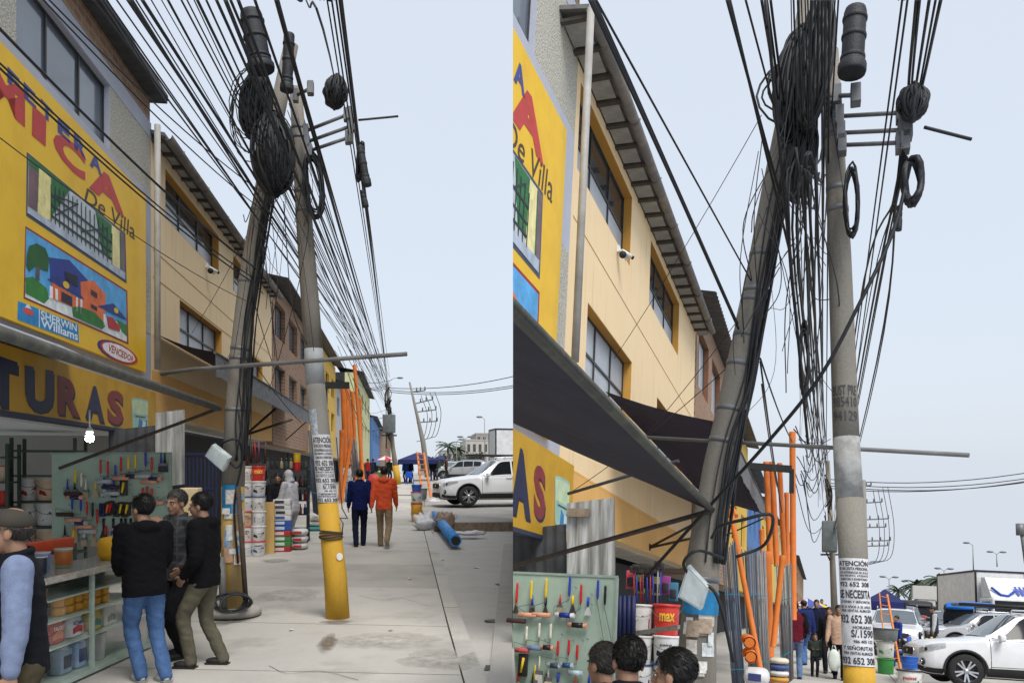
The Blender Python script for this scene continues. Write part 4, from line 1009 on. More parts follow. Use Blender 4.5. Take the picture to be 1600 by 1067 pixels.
# ---------------------------------------------------------------- awnings
m_navy = mat('navy_canvas', (.018, .016, .03), .85, var=.3, scale=5, bump=.15)
m_canv = mat('pale_canvas', (.30, .31, .36), .85, var=.2, scale=6, bump=.15)
m_purp = mat('purple_canvas', (.018, .017, .05), .85, var=.3, scale=4, bump=.15)
m_pipe = mat('mossy_pipe', (.065, .065, .06), .75, scale=9, col2=(.12, .125, .085), mix=.6, bump=.2)
def awning(P, name, label, xf, zf, xw, zw, y0, y1, mat_, valance=None, struts=True, sag=.05, pr=.03, top=None):
    org = (xw, y1, zw); t = thing(P, name, label, 'awning', org)
    n, k = 10, 6; up_, lo = [], []
    for i in range(n + 1):
        y = y0 + (y1 - y0) * i / n
        for j in range(k + 1):
            f = j / k; z = zw + (zf - zw) * f - sag * math.sin(math.pi * f) * (1 + .4 * math.sin(i * 1.7))
            up_.append((xw + (xf - xw) * f, y, z))
    fs = [(i * (k + 1) + j, i * (k + 1) + j + 1, (i + 1) * (k + 1) + j + 1, (i + 1) * (k + 1) + j) for i in range(n) for j in range(k)]
    mb = MB(org).add(up_, fs, 0, True); mb.add([(x, y, z + .006) for x, y, z in up_], [f[::-1] for f in fs], 1 if top else 0, True)
    mb.build('canvas', [mat_, top] if top else mat_, t)
    MB(org).tube([(xf, y0, zf), (xf, y1 + .06, zf)], pr, 10).build('front_pipe', m_pipe, t)
    if struts:
        for yy in (y1 - .05,): MB(org).tube([(xf, yy, zf - .02), (xw + .02, yy + .1, zf - struts)], .02, 8).build('strut', m_rust, t)
        MB(org).tube([(xw, y1 - .03, zw - .02), (xf, y1 - .03, zf)], .018, 8).build('side_bar', m_rust, t)
    if valance:
        pts = []; m = 40
        for i in range(m + 1):
            y = y0 + (y1 - y0) * i / m
            pts += [(xf + .01, y, zf), (xf + .012 + .01 * math.sin(i), y, zf - valance + .03 * abs(math.sin(i * math.pi / 2.5)))]
        v = MB(org).add(pts, [(2 * i, 2 * i + 1, 2 * i + 3, 2 * i + 2) for i in range(m)], 0, True)
        v.add([(x - .006, y, z) for x, y, z in pts], [(2 * i, 2 * i + 2, 2 * i + 3, 2 * i + 1) for i in range(m)], 0, True)
        v.build('valance', mat('grey_valance', (.16, .165, .18), .8, scale=6, var=.3), t)
    return t
awning(L, 'shop_awning', 'dark awning with a long pale front pipe above the paint counter, left half', -2.3, 2.6, -4.19, 3.36, 2.6, 10.7, m_navy, struts=.75, pr=.042, top=m_canv)
clip(awning(Q, 'shop_awning', 'big dark navy awning stretched overhead with a mossy front pipe, right half', -.80, 2.6, -3.09, 3.62, 1.4, 6.75, m_navy, struts=.70, pr=.025, sag=.06))
fA = L.X(490, 648, -3.2); wA = L.X(300, 548)
awn = awning(L, 'lettered_awning', 'black awning with a grey scalloped valance on the ochre building, left half', -3.2, fA.z, -4.19, 4.15, 14.7, fA.y, m_navy, valance=.42, struts=.9)
q0, q1 = L.X(405, 612, -3.183), L.X(478, 654, -3.183)
for tx, (za, zb) in (('FERRETERIA', (-.20, -.03)), ('PINTURAS', (-.38, -.24))):
    pass
tb = MB(awn.matrix_world.inverted() @ (L.M @ V((0, 0, 0)))) if False else None
b_, a_ = Q.X(1203, 806, -1.25), Q.X(1150, 690, -1.25); w_ = Q.X(945, 612)
awning(Q, 'purple_awning', 'dark purple awning beyond the leaning pole with grey scalloped edge, right half', -1.25, (a_.z + b_.z) / 2, -3.09, w_.z, w_.y, b_.y, m_purp, valance=.42, struts=.9)
single(Q, MB(Q.Y(888, 771, 7.6)).tube([Q.Y(888, 771, 7.6), Q.Y(1060, 720, 6.9)], .016, 8), 'awning_rail', m_pipe, 'slim grey rail under the navy awning in front of the ochre wall, right half', 'rail', Q.Y(888, 771, 7.6))
for P, pts, lab in ((Q, [(1016, 854), (1108, 806)], 'upper rusty bracket bar on the ochre overhang, right half'), (Q, [(1016, 855), (1120, 832)], 'lower rusty bracket bar on the ochre overhang, right half'),
                    (L, [(385, 678), (431, 638)], 'upper rusty bracket bar under the lettered awning, left half'), (L, [(385, 679), (457, 655)], 'lower rusty bracket bar under the lettered awning, left half')):
    a = P.X(*pts[0], -P.D + .02); b = P.Y(*pts[1], a.y + .2)
    single(P, MB(a).tube([a, b], P.m(a, 2.0), 8).box(a - V((.02, .06, .06)), a + V((.0, .06, .06))), 'bracket_bar', m_rust, lab, 'bracket', a)
# ---------------------------------------------------------------- shop goods
ORD = ['first', 'second', 'third', 'fourth', 'fifth', 'sixth', 'seventh', 'eighth', 'ninth', 'tenth', 'eleventh', 'twelfth', 'thirteenth', 'fourteenth']
def bucket(P, loc, r, h, body, band, lid, label, group, mark=None, txt=None, handle=True, name='paint_bucket', rz=None):
    view = P.cam - V(loc); th = math.atan2(view.y, view.x) if rz is None else rz
    t = thing(P, name, label, 'bucket', loc, th, group)
    MB().lathe([(r * .86, 0), (r * .88, .004), (r * .98, h * .92), (r * .98, h)], 20).build('tub', paint(*body, rough=.4), t)
    if band: MB().lathe([(r * .905, h * .12), (r * .915, h * .13), (r * .985, h * .84), (r * .975, h * .85)], 20, cap=False).build('printed_band', paint(*band, rough=.4), t)
    MB().lathe([(r * 1.04, h * .93), (r * 1.06, h * .94), (r * 1.06, h * 1.0), (r * .9, h * 1.005), (r * .88, h * .985), (.001, h * .985)], 20).build('lid', paint(*lid, rough=.4), t)
    f = lambda u, v, k=0: V((math.cos((u - .5) * 1.9) * (r * (.90 + .09 * v) + .005 + k), math.sin((u - .5) * 1.9) * (r * (.90 + .09 * v) + .005 + k), h * v))
    if mark:
        c, pts = mark; n = len(pts)
        MB().add([f(u, v) for u, v in pts], [tuple(range(n))]).build('printed_mark', paint(*c), t)
    if txt:
        s_, c, (u0, u1, v0, v1) = txt
        text_on(MB(), s_, lambda u, v: f(u0 + (u1 - u0) * u, v0 + (v1 - v0) * v, .003), .03).build('lettering', paint(*c), t)
    if handle:
        MB().tube([V((r * 1.04 * math.cos(a) * .98 + .02, r * 1.07 * math.sin(a), h * .86 - r * .75 * (math.cos(a) if abs(a) < math.pi / 2 else 0))) for a in [(-math.pi / 2) + i * math.pi / 10 for i in range(11)]], .004, 5).build('handle', m_steel, t)
    return t
SW = [(.05, .3), (.35, .22), (.7, .3), (.95, .5), (.9, .62), (.6, .45), (.3, .4), (.1, .48)]
BLK = [(.15, .25), (.85, .25), (.85, .65), (.15, .65)]
TRI = [(.2, .2), (.85, .2), (.55, .62)]
styles = [((205, 200, 196), (206, 202, 198), (210, 208, 204), ((120, 34, 44), [(.0, .14), (1, .14), (1, .5), (.6, .62), (.3, .42), (0, .4)]), None),
          ((200, 54, 48), (206, 58, 50), (206, 60, 54), ((70, 160, 196), [(0, .14), (1, .14), (1, .36), (0, .36)]), ('max', (250, 196, 60), (.22, .86, .50, .74))),
          ((224, 222, 218), None, (206, 204, 200), ((150, 40, 60), [(.3, .3), (.75, .5), (.7, .56), (.25, .36)]), ('latex', (90, 60, 60), (.2, .7, .6, .7))),
          ((226, 226, 226), None, (230, 230, 230), ((30, 34, 44), SW), ('paint', (50, 50, 60), (.25, .75, .6, .72))),
          ((222, 222, 222), None, (40, 60, 110), ((32, 36, 46), [(.0, .2), (1, .2), (1, .45), (.5, .6), (0, .4)]), None),
          ((226, 224, 220), None, (60, 90, 150), ((40, 44, 60), TRI), None),
          ((216, 190, 160), None, (190, 60, 50), ((190, 80, 50), SW), ('mate', (150, 40, 40), (.25, .75, .62, .74))),
          ((228, 228, 226), None, (220, 220, 220), ((40, 100, 160), BLK), None),
          ((226, 226, 226), None, (196, 60, 60), ((170, 50, 50), TRI), ('latex', (60, 60, 90), (.2, .8, .64, .76))),
          ((226, 226, 226), None, (226, 226, 226), ((40, 40, 50), SW), None),
          ((224, 224, 224), None, (200, 50, 50), ((44, 74, 140), [(0, .2), (1, .2), (1, .42), (.4, .5), (0, .36)]), None),
          ((226, 226, 226), None, (200, 56, 52), ((40, 90, 150), SW), ('satin', (60, 60, 90), (.2, .8, .64, .76)))]
LEV = ['topmost', 'second from top', 'third from top', 'fourth from top', 'fifth from top', 'bottom']
colr = {0: 'white and maroon', 1: 'red', 2: 'white and maroon', 3: 'white and black', 4: 'white and dark', 5: 'white and navy', 6: 'beige', 7: 'white and blue', 8: 'white and red', 9: 'white and black', 10: 'white and blue', 11: 'white and red'}
g0 = L.G(393, 868); bh = L.m(g0, 23.3)
for c, (px, base_y, rw_) in enumerate(((384, 864, 10.5), (404, 862, 11))):
    g = L.Y(px, 862, g0.y + c * .04); g.z = L.g(g.y)
    for k in range(6):
        si = (5 - k) * 2 + c; st = styles[si]
        nm = '%s bucket, %s of the %s stack by leaning pole, left half' % (colr[si], LEV[5 - k], 'left' if c == 0 else 'right')
        bucket(L, g + V((random.uniform(-.008, .008), 0, k * bh)), L.m(g, rw_), bh * .99, st[0], st[1], st[2], nm, 'bucket stacks by the leaning pole, left half', st[3], st[4])
# shelf board with the R stacks of buckets
YB = 10.6
for c, px, w in ((0, 1000, 18.0), (1, 1040, 20.5)):
    for k in range(5):
        yb = (989, 1036, 1080, 1124, 1166)[k] + (8 if c and k == 0 else 0)
        g = Q.Y(px, yb, YB + .05 * c); si = k * 2 + c; st = styles[si]
        hh = Q.m(g, 43 if k else (45 if c == 0 else 53))
        bucket(Q, g, Q.m(g, w), hh, st[0], st[1], st[2], '%s bucket, %s of the %s stack behind heads, right half' % (colr[si], LEV[k], 'left' if c == 0 else 'right'), 'bucket stacks behind the heads, right half', st[3], st[4])
single(Q, MB(Q.Y(964, 993, 9.9)).bar(Q.Y(964, 993, 9.9), Q.Y(1062, 979, 9.6), .12, .045), 'shelf_plank', mat('grey_plank', (.20, .18, .16), .9, scale=12, var=.3), 'weathered plank laid across in front of the bucket stacks, right half', 'plank', Q.Y(964, 993, 9.9))
# --- pegboards with rollers and brushes
m_peg = mat('pegboard_green', (.36, .47, .38), .6, var=.14, scale=2.5, bump=.08)
def board(P, a, b, z0, z1, label):
    """upright board between plan points a (left) and b (right); returns a map (px,py) -> board coordinates"""
    a, b = V((*a, 0)), V((*b, 0)); ux = (b - a).normalized(); n = V((ux.y, -ux.x, 0)); n = n if n.y < 0 else -n
    w = (b - a).length
    t = thing(P, 'pegboard', label, 'pegboard', a + V((0, 0, z0)), math.atan2(ux.y, ux.x))
    MB().box((0, 0, 0), (w, .03, z1 - z0)).build('panel', m_peg, t)
    MB().box((-.02, -.012, -.03), (w + .02, .04, 0)).box((-.02, -.012, z1 - z0 + .0), (w + .02, .04, z1 - z0 + .025)).box((w, -.012, 0), (w + .025, .04, z1 - z0)).build('edge_frame', mat('frame_green', (.30, .38, .32), .6), t)
    hk = MB().tube([(0, 0, 0), (0, -.05, 0), (0, -.055, .02)], .003, 5).mesh('hook', m_steel)
    for i in range(24):
        o_ = bpy.data.objects.new('hook', hk); COL.objects.link(o_); o_.parent = t
        o_.location = (random.uniform(.05, w - .05), 0, random.uniform(.1, z1 - z0 - .08))
    def pt(px, py, k=0.0):
        d = P.ray(px, py); s_ = (a - P.cam).dot(n) / d.dot(n); return P.cam + d * s_ + n * k
    return t, pt, ux, n
def roller(P, pt, ux, n, h, s_, c, sc_, label, group, wide=.2, band=None, hl=.12):
    """h: handle pixel centre, s_: sleeve pixel centre"""
    p, q = pt(*h, .05), pt(*s_, .06); th = math.atan2(ux.y, ux.x)
    t = thing(P, 'paint_roller', label, 'paint roller', p, th, group)
    Ri = Matrix.Rotation(-th, 3, 'Z'); q = Ri @ (q - p)
    MB().tube([(0, 0, hl * .55), (0, 0, hl * .45), (0, 0, hl * .2), (0, 0, 0), (0, 0, -hl * .35), (0, 0, -hl * .5)], [.010, .014, .013, .015, .014, .008], 8).build('handle', paint(*c, rough=.35), t)
    if q.length > .06:
        e = q.x + (wide / 2 + .02 if q.x >= 0 else -wide / 2 - .02)
        MB().tube([(0, 0, -hl * .5), (0, -.005, -hl * .5 - .04), (e, -.01, q.z + .08), (e, -.01, q.z), (q.x, -.01, q.z)], .004, 5).build('wire_frame', m_steel, t)
        MB().tube([(q.x - wide / 2, -.01, q.z), (q.x + wide / 2, -.01, q.z)], .026, 12).build('sleeve', paint(*sc_, rough=.9, var=.2, scale=40), t)
        if band: MB().tube([(q.x - wide * .28, -.01, q.z), (q.x + wide * .30, -.01, q.z)], .0275, 12).build('wrapper', paint(*band, rough=.3), t)
    return t
def tool(P, pt, ux, h, kind, c, c2, label, group, s=1.0, rot=0.0):
    p = pt(*h, .035); th = math.atan2(ux.y, ux.x)
    t = thing(P, kind, label, kind.replace('_', ' '), p, th, group)
    if kind == 'paint_brush':
        MB().tube([(0, 0, .12 * s), (0, 0, .06 * s), (0, 0, .0)], [.006, .011, .016], 8).build('handle', paint(*c, rough=.35), t)
        MB().box((-.03 * s, -.011, -.03 * s), (.03 * s, .011, .0)).build('ferrule', m_steel, t)
        MB().hexa([(-.034 * s, -.008, -.10 * s), (.034 * s, -.008, -.10 * s), (.034 * s, .008, -.10 * s), (-.034 * s, .008, -.10 * s)], [(-.028 * s, -.01, -.031 * s), (.028 * s, -.01, -.031 * s), (.028 * s, .01, -.031 * s), (-.028 * s, .01, -.031 * s)]).build('bristles', paint(*c2, rough=.9), t)
    elif kind == 'putty_knife':
        MB().tube([(0, 0, .11 * s), (0, 0, .04 * s), (0, 0, .0)], [.012, .014, .009], 8, flat=(1.2, .7)).build('handle', paint(*c, rough=.35), t)
        MB().prism([(-.012 * s, 0, -.001), (.012 * s, 0, -.001), (.045 * s, 0, -.10 * s), (-.045 * s, 0, -.10 * s)], (0, .003, 0)).build('blade', paint(*c2, rough=.3), t)
    else:
        MB().bbox((-.04 * s, -.02, -.09 * s), (.04 * s, .01, .09 * s), .006).build('card', paint(*c2), t)
        MB().tube([(-.012, -.03, -.06 * s), (0.012, -.03, .06 * s)], [.012, .016], 8).build('tool_body', paint(*c, rough=.35), t)
    return t
CN = {(196, 40, 44): 'red', (228, 190, 40): 'yellow', (40, 64, 170): 'blue', (24, 26, 30): 'black', (220, 214, 200): 'white', (230, 110, 40): 'orange'}
RD, YL, BL, BK, WH, OR_ = CN.keys()
PEACH, GREY, DK = (216, 158, 130), (180, 186, 192), (70, 50, 50)
pgL, ptL, uxL, nL = board(L, (-4.45, 11.25), (-2.93, 10.9), .95, 2.03, 'pale green pegboard hung with rollers and tools facing the street, left half')
def z3(x, y): return (x / 2.83, 690 + y / 2.83)
rows = [('upper row', [((455, 110), (470, 175), RD, GREY), ((487, 118), (500, 200), RD, DK), ((520, 135), (505, 228), BL, GREY), ((545, 100), (548, 160), RD, PEACH), ((577, 95), (590, 152), YL, PEACH), ((608, 90), (640, 152), YL, GREY), ((653, 80), (670, 176), BL, PEACH), ((680, 100), (690, 165), RD, PEACH)]),
        ('left column', [((343, 153), (335, 230), YL, DK), ((370, 170), (345, 245), WH, PEACH), ((330, 268), (300, 320), BL, DK), ((368, 275), (340, 345), BL, PEACH), ((395, 293), (365, 358), RD, GREY), ((420, 300), (385, 375), BK, PEACH), ((440, 330), (400, 395), RD, GREY)]),
        ('right edge', [((640, 235), (640, 262), RD, PEACH), ((660, 228), (668, 270), RD, PEACH), ((680, 238), (700, 268), RD, PEACH)])]
for rn, items in rows:
    for i, (h, s_, c, sc_) in enumerate(items):
        roller(L, ptL, uxL, nL, z3(*h), z3(*s_), c, sc_, '%s-handled roller, %s from left, %s of the pegboard, left half' % (CN[c], ORD[i], rn), 'paint rollers on the left half pegboard', wide=.21, band=(34, 40, 80) if i % 3 == 1 else None, hl=.17)
for i, (x, y, c, c2) in enumerate(((460, 300, BK, (30, 44, 90)), (487, 295, OR_, (34, 30, 32)), (500, 290, RD, (34, 30, 32)), (522, 300, BK, (40, 40, 44)), (545, 295, YL, (34, 34, 34)), (558, 302, BK, (60, 40, 30)), (572, 296, YL, (40, 40, 40)))):
    tool(L, ptL, uxL, z3(x, y), 'carded_tool', c, c2, '%s carded tool, %s from left, middle of the pegboard, left half' % (CN[c], ORD[i]), 'carded tools on the left half pegboard', .95)
for i, x in enumerate((465, 508, 543, 562, 585)):
    tool(L, ptL, uxL, z3(x, 385), 'putty_knife', BK, (36, 36, 38), 'black putty knife, %s from left in the bottom row of the pegboard, left half' % ORD[i], 'putty knives on the left half pegboard', 1.25)
for i, (x, c) in enumerate(((718, BL), (735, BK))):
    tool(L, ptL, uxL, z3(x, 95), 'paint_brush', c, (60, 60, 66), '%s long-handled brush at the top right corner of the pegboard, left half' % CN[c], 'brushes on the left half pegboard', 1.1)
d_ = Q.Y(803, 912, 8.6); e_ = Q.Y(962, 897, 8.55)
pgR, ptR, uxR, nR = board(Q, (d_.x - .15, 8.62), (e_.x, 8.55), .3, 2.08, 'pale green pegboard hung with colourful paint rollers behind the heads, right half')
clip(pgR)
def z4(x, y): return (800 + x / 2.83, 690 + y / 2.83)
rowsR = [('top row', [((30, 668), (28, 790), RD, DK, None), ((93, 660), (78, 765), YL, PEACH, None), ((158, 650), (140, 765), YL, PEACH, None), ((262, 640), (242, 766), BL, (226, 226, 230), (30, 50, 140)), ((312, 676), (298, 810), RD, PEACH, (40, 32, 36))]),
         ('second row', [((72, 850), (54, 920), WH, (200, 90, 90), None), ((128, 835), (108, 910), WH, (120, 140, 170), None), ((178, 840), (164, 908), WH, PEACH, (60, 30, 34)), ((210, 912), (196, 988), RD, GREY, (60, 70, 90)), ((258, 908), (250, 986), RD, GREY, (50, 80, 130)), ((295, 930), (290, 1020), RD, GREY, (190, 220, 226))])]
for rn, items in rowsR:
    for i, (h, s_, c, sc_, bd) in enumerate(items):
        roller(Q, ptR, uxR, nR, z4(*h), z4(*s_), c, sc_, '%s-handled roller, %s from left, %s of the pegboard, right half' % (CN[c], ORD[i], rn), 'paint rollers on the right half pegboard', wide=.21 if rn == 'top row' else .15, band=bd, hl=.20 if rn == 'top row' else .15)
for i, (x, y, c, wy) in enumerate(((386, 655, BL, 920), (418, 680, BK, 905))):
    roller(Q, ptR, uxR, nR, z4(x, y), z4(x + 8, wy), c, (190, 60, 70), '%s-handled mini roller on a long wire at the right of the pegboard, right half' % CN[c], 'mini rollers on the right half pegboard', wide=.05, hl=.19)
for i, (x, y, c, c2) in enumerate(((55, 985, YL, (40, 40, 40)), (125, 1010, WH, (210, 206, 196)), (165, 1040, WH, (214, 196, 160)), (105, 1050, YL, (200, 170, 130)), (375, 968, RD, (190, 190, 190)))):
    tool(Q, ptR, uxR, z4(x, y), 'paint_brush' if i else 'carded_tool', c, c2, ('%s tool hung low on the left of the pegboard, right half' % CN[c]) if i == 0 else '%s brush, %s from left along the bottom of the pegboard, right half' % (CN[c], ORD[i - 1]), 'brushes low on the right half pegboard', 1.3)
# corrugated sheets above the boards
for P, quad, Y, lab, m in ((L, [(243, 762), (289, 756), (289, 642), (243, 645)], 11.6, 'pale streaked corrugated sheet standing between sign and awning, left half', m_corr),
                           (Q, [(886, 905), (962, 898), (958, 783), (886, 786)], 8.75, 'pale streaked corrugated sheet above the pegboard, right half', m_corr),
                           (L, [(170, 730), (244, 722), (244, 672), (170, 672)], 12.4, 'dark corrugated shutter behind the pegboard top, left half', m_roofd),
                           (Q, [(790, 915), (886, 905), (886, 830), (790, 830)], 9.1, 'dark corrugated shutter under the fascia, right half', m_roofd)):
    a, b, c, d = [P.Y(*q, Y) for q in quad]
    s1 = single(P, corrugated(MB(a), a, b - a, (d - a), 1, per=.11, amp=.02), 'corrugated_sheet', m, lab, 'sheet', a)
    if quad[0][0] == 790: clip(s1)
a = Q.Y(888, 800, 8.7); b = Q.Y(921, 793, 8.7)
single(Q, MB(a).box(a - V((0, .03, .05)), V((b.x, a.y + .03, a.z + .04))), 'timber_batten', mat('old_timber', (.2, .18, .15), .9, scale=9, var=.3), 'short grey batten nailed across the pale corrugated sheet, right half', 'batten', a)
# --- glass counter and what stands in it (left stretch)
ca, cb = V((-2.84, 7.30)), V((-2.58, 8.95)); CH = .93
def counter():
    ux = V((*(cb - ca).normalized(), 0)); w = (cb - ca).length + 1.3
    a = V((*ca, 0)) - ux * 1.3
    t = thing(L, 'display_counter', 'glass fronted display counter with pale green frame, left half', 'counter', a, math.atan2(ux.y, ux.x))
    fm = mat('counter_frame', (.42, .52, .45), .5, var=.15); gl = mat('counter_glass', (.8, .9, .88), .05, trans=1.0, var=.01, alpha=.10)
    D_ = .5
    for x in (0, w * .34, w * .62, w - .03):
        MB().box((x, 0, .05), (x + .035, .035, CH)).build('post', fm, t); MB().box((x, D_ - .035, .05), (x + .035, D_, CH)).build('post', fm, t)
    MB().box((-.01, -.01, .02), (w + .01, D_, .06)).build('plinth', fm, t)
    MB().box((-.02, -.02, CH), (w + .02, D_ + .02, CH + .02)).build('top', mat('counter_top', (.30, .33, .31), .15, var=.1), t)
    MB().box((-.02, -.03, CH - .03), (w + .02, -.005, CH + .022)).build('edge_strip', mat('counter_edge', (.45, .42, .36), .5, scale=20, var=.3), t)
    for z in (.34, .56, .74): MB().box((.02, .02, z), (w - .02, D_ - .02, z + .012)).build('shelf', fm, t)
    MB().box((.0, D_ - .01, .06), (w, D_, CH)).build('back', mat('counter_back', (.20, .23, .21), .8), t)
    MB().box((.0, .004, .06), (w, .008, CH - .03)).build('glass', gl, t)
    return t, a, ux, w
ctr, cA, cU, cW = counter()
cN = V((-cU.y, cU.x, 0)); cTh = math.atan2(cU.y, cU.x)
def on_counter(u, dpt, z): return cA + cU * u + cN * dpt + V((0, 0, z))
def jug(P, loc, w, h, c, band, label, group, rz=0.0, cap=(220, 220, 224)):
    t = thing(P, 'plastic_jug', label, 'jug', loc, rz, group)
    MB().bbox((-w / 2, -w * .35, 0), (w / 2, w * .35, h * .72), w * .16).build('body', paint(*c, rough=.3), t)
    MB().lathe([(w * .42, h * .66), (w * .36, h * .76), (w * .16, h * .86), (w * .14, h * .92)], 14).build('shoulder', paint(*c, rough=.3), t)
    MB().lathe([(w * .17, h * .91), (w * .17, h), (w * .1, h * 1.0)], 12).build('cap', paint(*cap), t)
    MB().box((-w * .36, -w * .358, h * .16), (w * .36, -w * .352, h * .52)).build('paper_label', paint(*band), t)
    return t
for i, (u, c, b, h) in enumerate(((.55, (196, 206, 212), (30, 70, 150), .28), (1.0, (196, 206, 212), (30, 70, 150), .29), (1.62, (150, 170, 190), (60, 66, 80), .31), (1.86, (160, 184, 214), (50, 70, 120), .33))):
    jug(L, on_counter(u, .16, .062), .17, h, c, b, '%s plastic jug from left on the bottom shelf of the counter, left half' % ORD[i], 'jugs in the left half counter', cTh)
bucket(L, on_counter(2.2, .2, .062), .12, .26, (190, 190, 186), None, (120, 110, 100), 'grey open bucket of brushes at the right end of the bottom shelf, left half', 'buckets in the left half counter', handle=False)
def bag(P, loc, w, d, h, c, mk, label, group, rz, cat='bag', txt=None, name='paper_bag'):
    t = thing(P, name, label, cat, loc, rz, group)
    bm = MB(); n = 8
    rings = [(0, 1, .9), (.08, 1.03, 1.02), (.5, 1.0, 1.0), (.88, .98, .75), (1.0, .96, .16)]
    vs = []
    for f, kx, ky in rings:
        for x, y in ((-1, -1), (-.4, -1.12), (.4, -1.12), (1, -1), (1, 1), (.4, 1.12), (-.4, 1.12), (-1, 1)):
            vs.append((x * w / 2 * kx + random.uniform(-.004, .004), y * d / 2 * ky, h * f))
    bm.add(vs, [(i * n + k, i * n + (k + 1) % n, (i + 1) * n + (k + 1) % n, (i + 1) * n + k) for i in range(4) for k in range(n)] + [tuple(range(n))[::-1], tuple(range(4 * n, 5 * n))], 0, True)
    bm.build('sack', paint(*c, rough=.5), t)
    if mk:
        MB().prism([(-w * .38, -d * .568, h * .16), (w * .38, -d * .568, h * .16), (w * .38, -d * .568, h * .44), (0, -d * .57, h * .54), (-w * .38, -d * .568, h * .40)], (0, .002, 0)).build('printed_mark', paint(*mk), t)
    if txt: text_on(MB(), txt[0], lambda u, v: V((-w * .36 + w * .72 * u, -d * .59, h * (.56 + .17 * v))), .03).build('lettering', paint(*txt[1]), t)
    return t
bags = [(.35, .36, (190, 196, 200), (50, 54, 70), None), (.62, .36, (40, 46, 66), (200, 200, 206), None), (.9, .36, (206, 206, 206), (60, 140, 120), None), (1.12, .36, (60, 46, 90), (206, 206, 210), ('YESO', (226, 226, 226))), (1.36, .36, (170, 44, 40), (196, 120, 90), ('TALCO', (240, 240, 236))),
        (1.66, .36, (222, 222, 222), (190, 50, 60), ('Cal', (50, 70, 130))), (1.98, .36, (220, 196, 110), (90, 150, 150), None), (2.25, .36, (214, 214, 210), (120, 120, 120), None)]
for i, (u, z, c, mk, tx) in enumerate(bags):
    bag(L, on_counter(u + .1, .14, z), .20, .09, .19, c, mk, '%s powder bag from left on the middle shelf of the counter, left half' % ORD[i], 'powder bags in the left half counter', cTh, txt=tx)
for i in range(12):
    u = 1.5 + i % 6 * .15; z = .575 + (i // 6) * .075
    bucket(L, on_counter(u + .05, .15, z), .055, .07, (206, 120, 40) if i % 4 != 3 else (210, 180, 60), (226, 160, 50), (196, 150, 60), '%s orange putty tub, %s from left, inside the counter, left half' % ('lower' if i < 6 else 'upper', ORD[i % 6]), 'putty tubs in the left half counter', handle=False, name='putty_tub')
for i in range(8):
    bucket(L, on_counter(.45 + i * .12, .12, .755), .035, .08, (60, 50, 40), (150, 130, 90), (190, 180, 150), 'small dark varnish tin, %s from left, on the top shelf of the counter, left half' % ORD[i], 'varnish tins in the left half counter', handle=False, name='varnish_tin')
for i, (u, dp, h, w, c, b) in enumerate(((1.0, .25, .18, .1, (190, 190, 190), (190, 60, 50)), (1.38, .2, .15, .11, (70, 74, 80), (50, 54, 60)), (1.55, .28, .17, .12, (150, 160, 190), (120, 130, 170)), (1.9, .3, .17, .15, (150, 160, 130), (190, 110, 50)))):
    bucket(L, on_counter(u, dp, CH + .021), w / 2, h, c, b, (200, 200, 200), '%s small tin from left standing on top of the counter, left half' % ORD[i], 'tins on the left half counter', handle=False, name='small_tin')
p = on_counter(1.35, .42, CH + .021)
single(L, MB().bbox((0, 0, 0), (.95, .08, .1), .01), 'spirit_level', paint(210, 80, 44), 'long orange spirit level lying on the counter, left half', 'spirit level', p + V((0, 0, .14)), cTh)
bgm = MB().ell((0, 0, .1), (.13, .12, .13), 12, 8); bgm.v = [tuple(V(v) * (1 + .3 * noise.noise(V(v) * 14))) for v in bgm.v]
single(L, bgm, 'crumpled_bag', paint(226, 170, 30), 'crumpled yellow plastic bag on the right end of the counter, left half', 'bag', on_counter(2.55, .2, CH + .02))
# shelving with big buckets inside the shop
def shelf_unit(P, loc, w, d, h, lv, label, c=(60, 76, 66), rz=0.0):
    t = thing(P, 'shelf_unit', label, 'shelf', loc, rz)
    m = paint(*c)
    for x in (0, w - .04):
        for y in (0, d - .04): MB().box((x, y, 0), (x + .04, y + .04, h)).build('upright', m, t)
    for z in lv: MB().box((.001, .001, z), (w - .001, d - .001, z + .025)).build('shelf', m, t)
    return t
sa = L.Y(28, 860, 12.9)
shelf_unit(L, (sa.x - .05, 12.75, 0), .9, .45, 2.3, (.62, 1.0, 1.36, 1.74, 2.1), 'dark green shelf rack stacked with white buckets inside the shop, left half')
shelf_unit(L, (-7.9, 10.4, 0), 1.2, .45, 2.2, (.4, .8, 1.2, 1.6, 2.0), 'deep shelf rack of bright tins at the back of the shop, left half')
for r_ in range(5):
    for k in range(6):
        st = styles[(r_ * 7 + k * 5) % 12]
        bucket(L, V((-7.8 + k * .2, 10.6, .427 + r_ * .4)), .085, .28, st[0], st[1], st[2], 'paint tin, %s from left in row %s of the back rack, left half' % (ORD[k], ('one', 'two', 'three', 'four', 'five')[r_]), 'tins on the back rack, left half', st[3], None, handle=False, name='paint_tin')
i = 0
for r_, yb in enumerate((776, 811, 849)):
    for px, w in ((45, 13), (76, 18)):
        st = styles[(3, 6, 5, 5, 6, 6)[i]]; g = L.Y(px, yb, 12.95)
        bucket(L, V((g.x, 12.95, (1.39, 1.03, .65)[r_])), .17 if w > 14 else .13, .34, st[0], st[1], (210, 206, 200), '%s big bucket, %s row of the shop rack, left half' % (('left', 'right')[i % 2], ('upper', 'middle', 'lower')[r_]), 'buckets on the left half shop rack', ((160, 40, 40), SW) if i in (0, 1, 5) else ((40, 90, 150), TRI), None)
        i += 1
sb = L.Y(0, 860, 12.4)
shelf_unit(L, (sb.x - 1.0, 12.3, 0), 1.15, .4, 2.2, (.6, .95, 1.3, 1.65, 2.0), 'dim shelf rack of small tins at the left edge of the shop, left half')
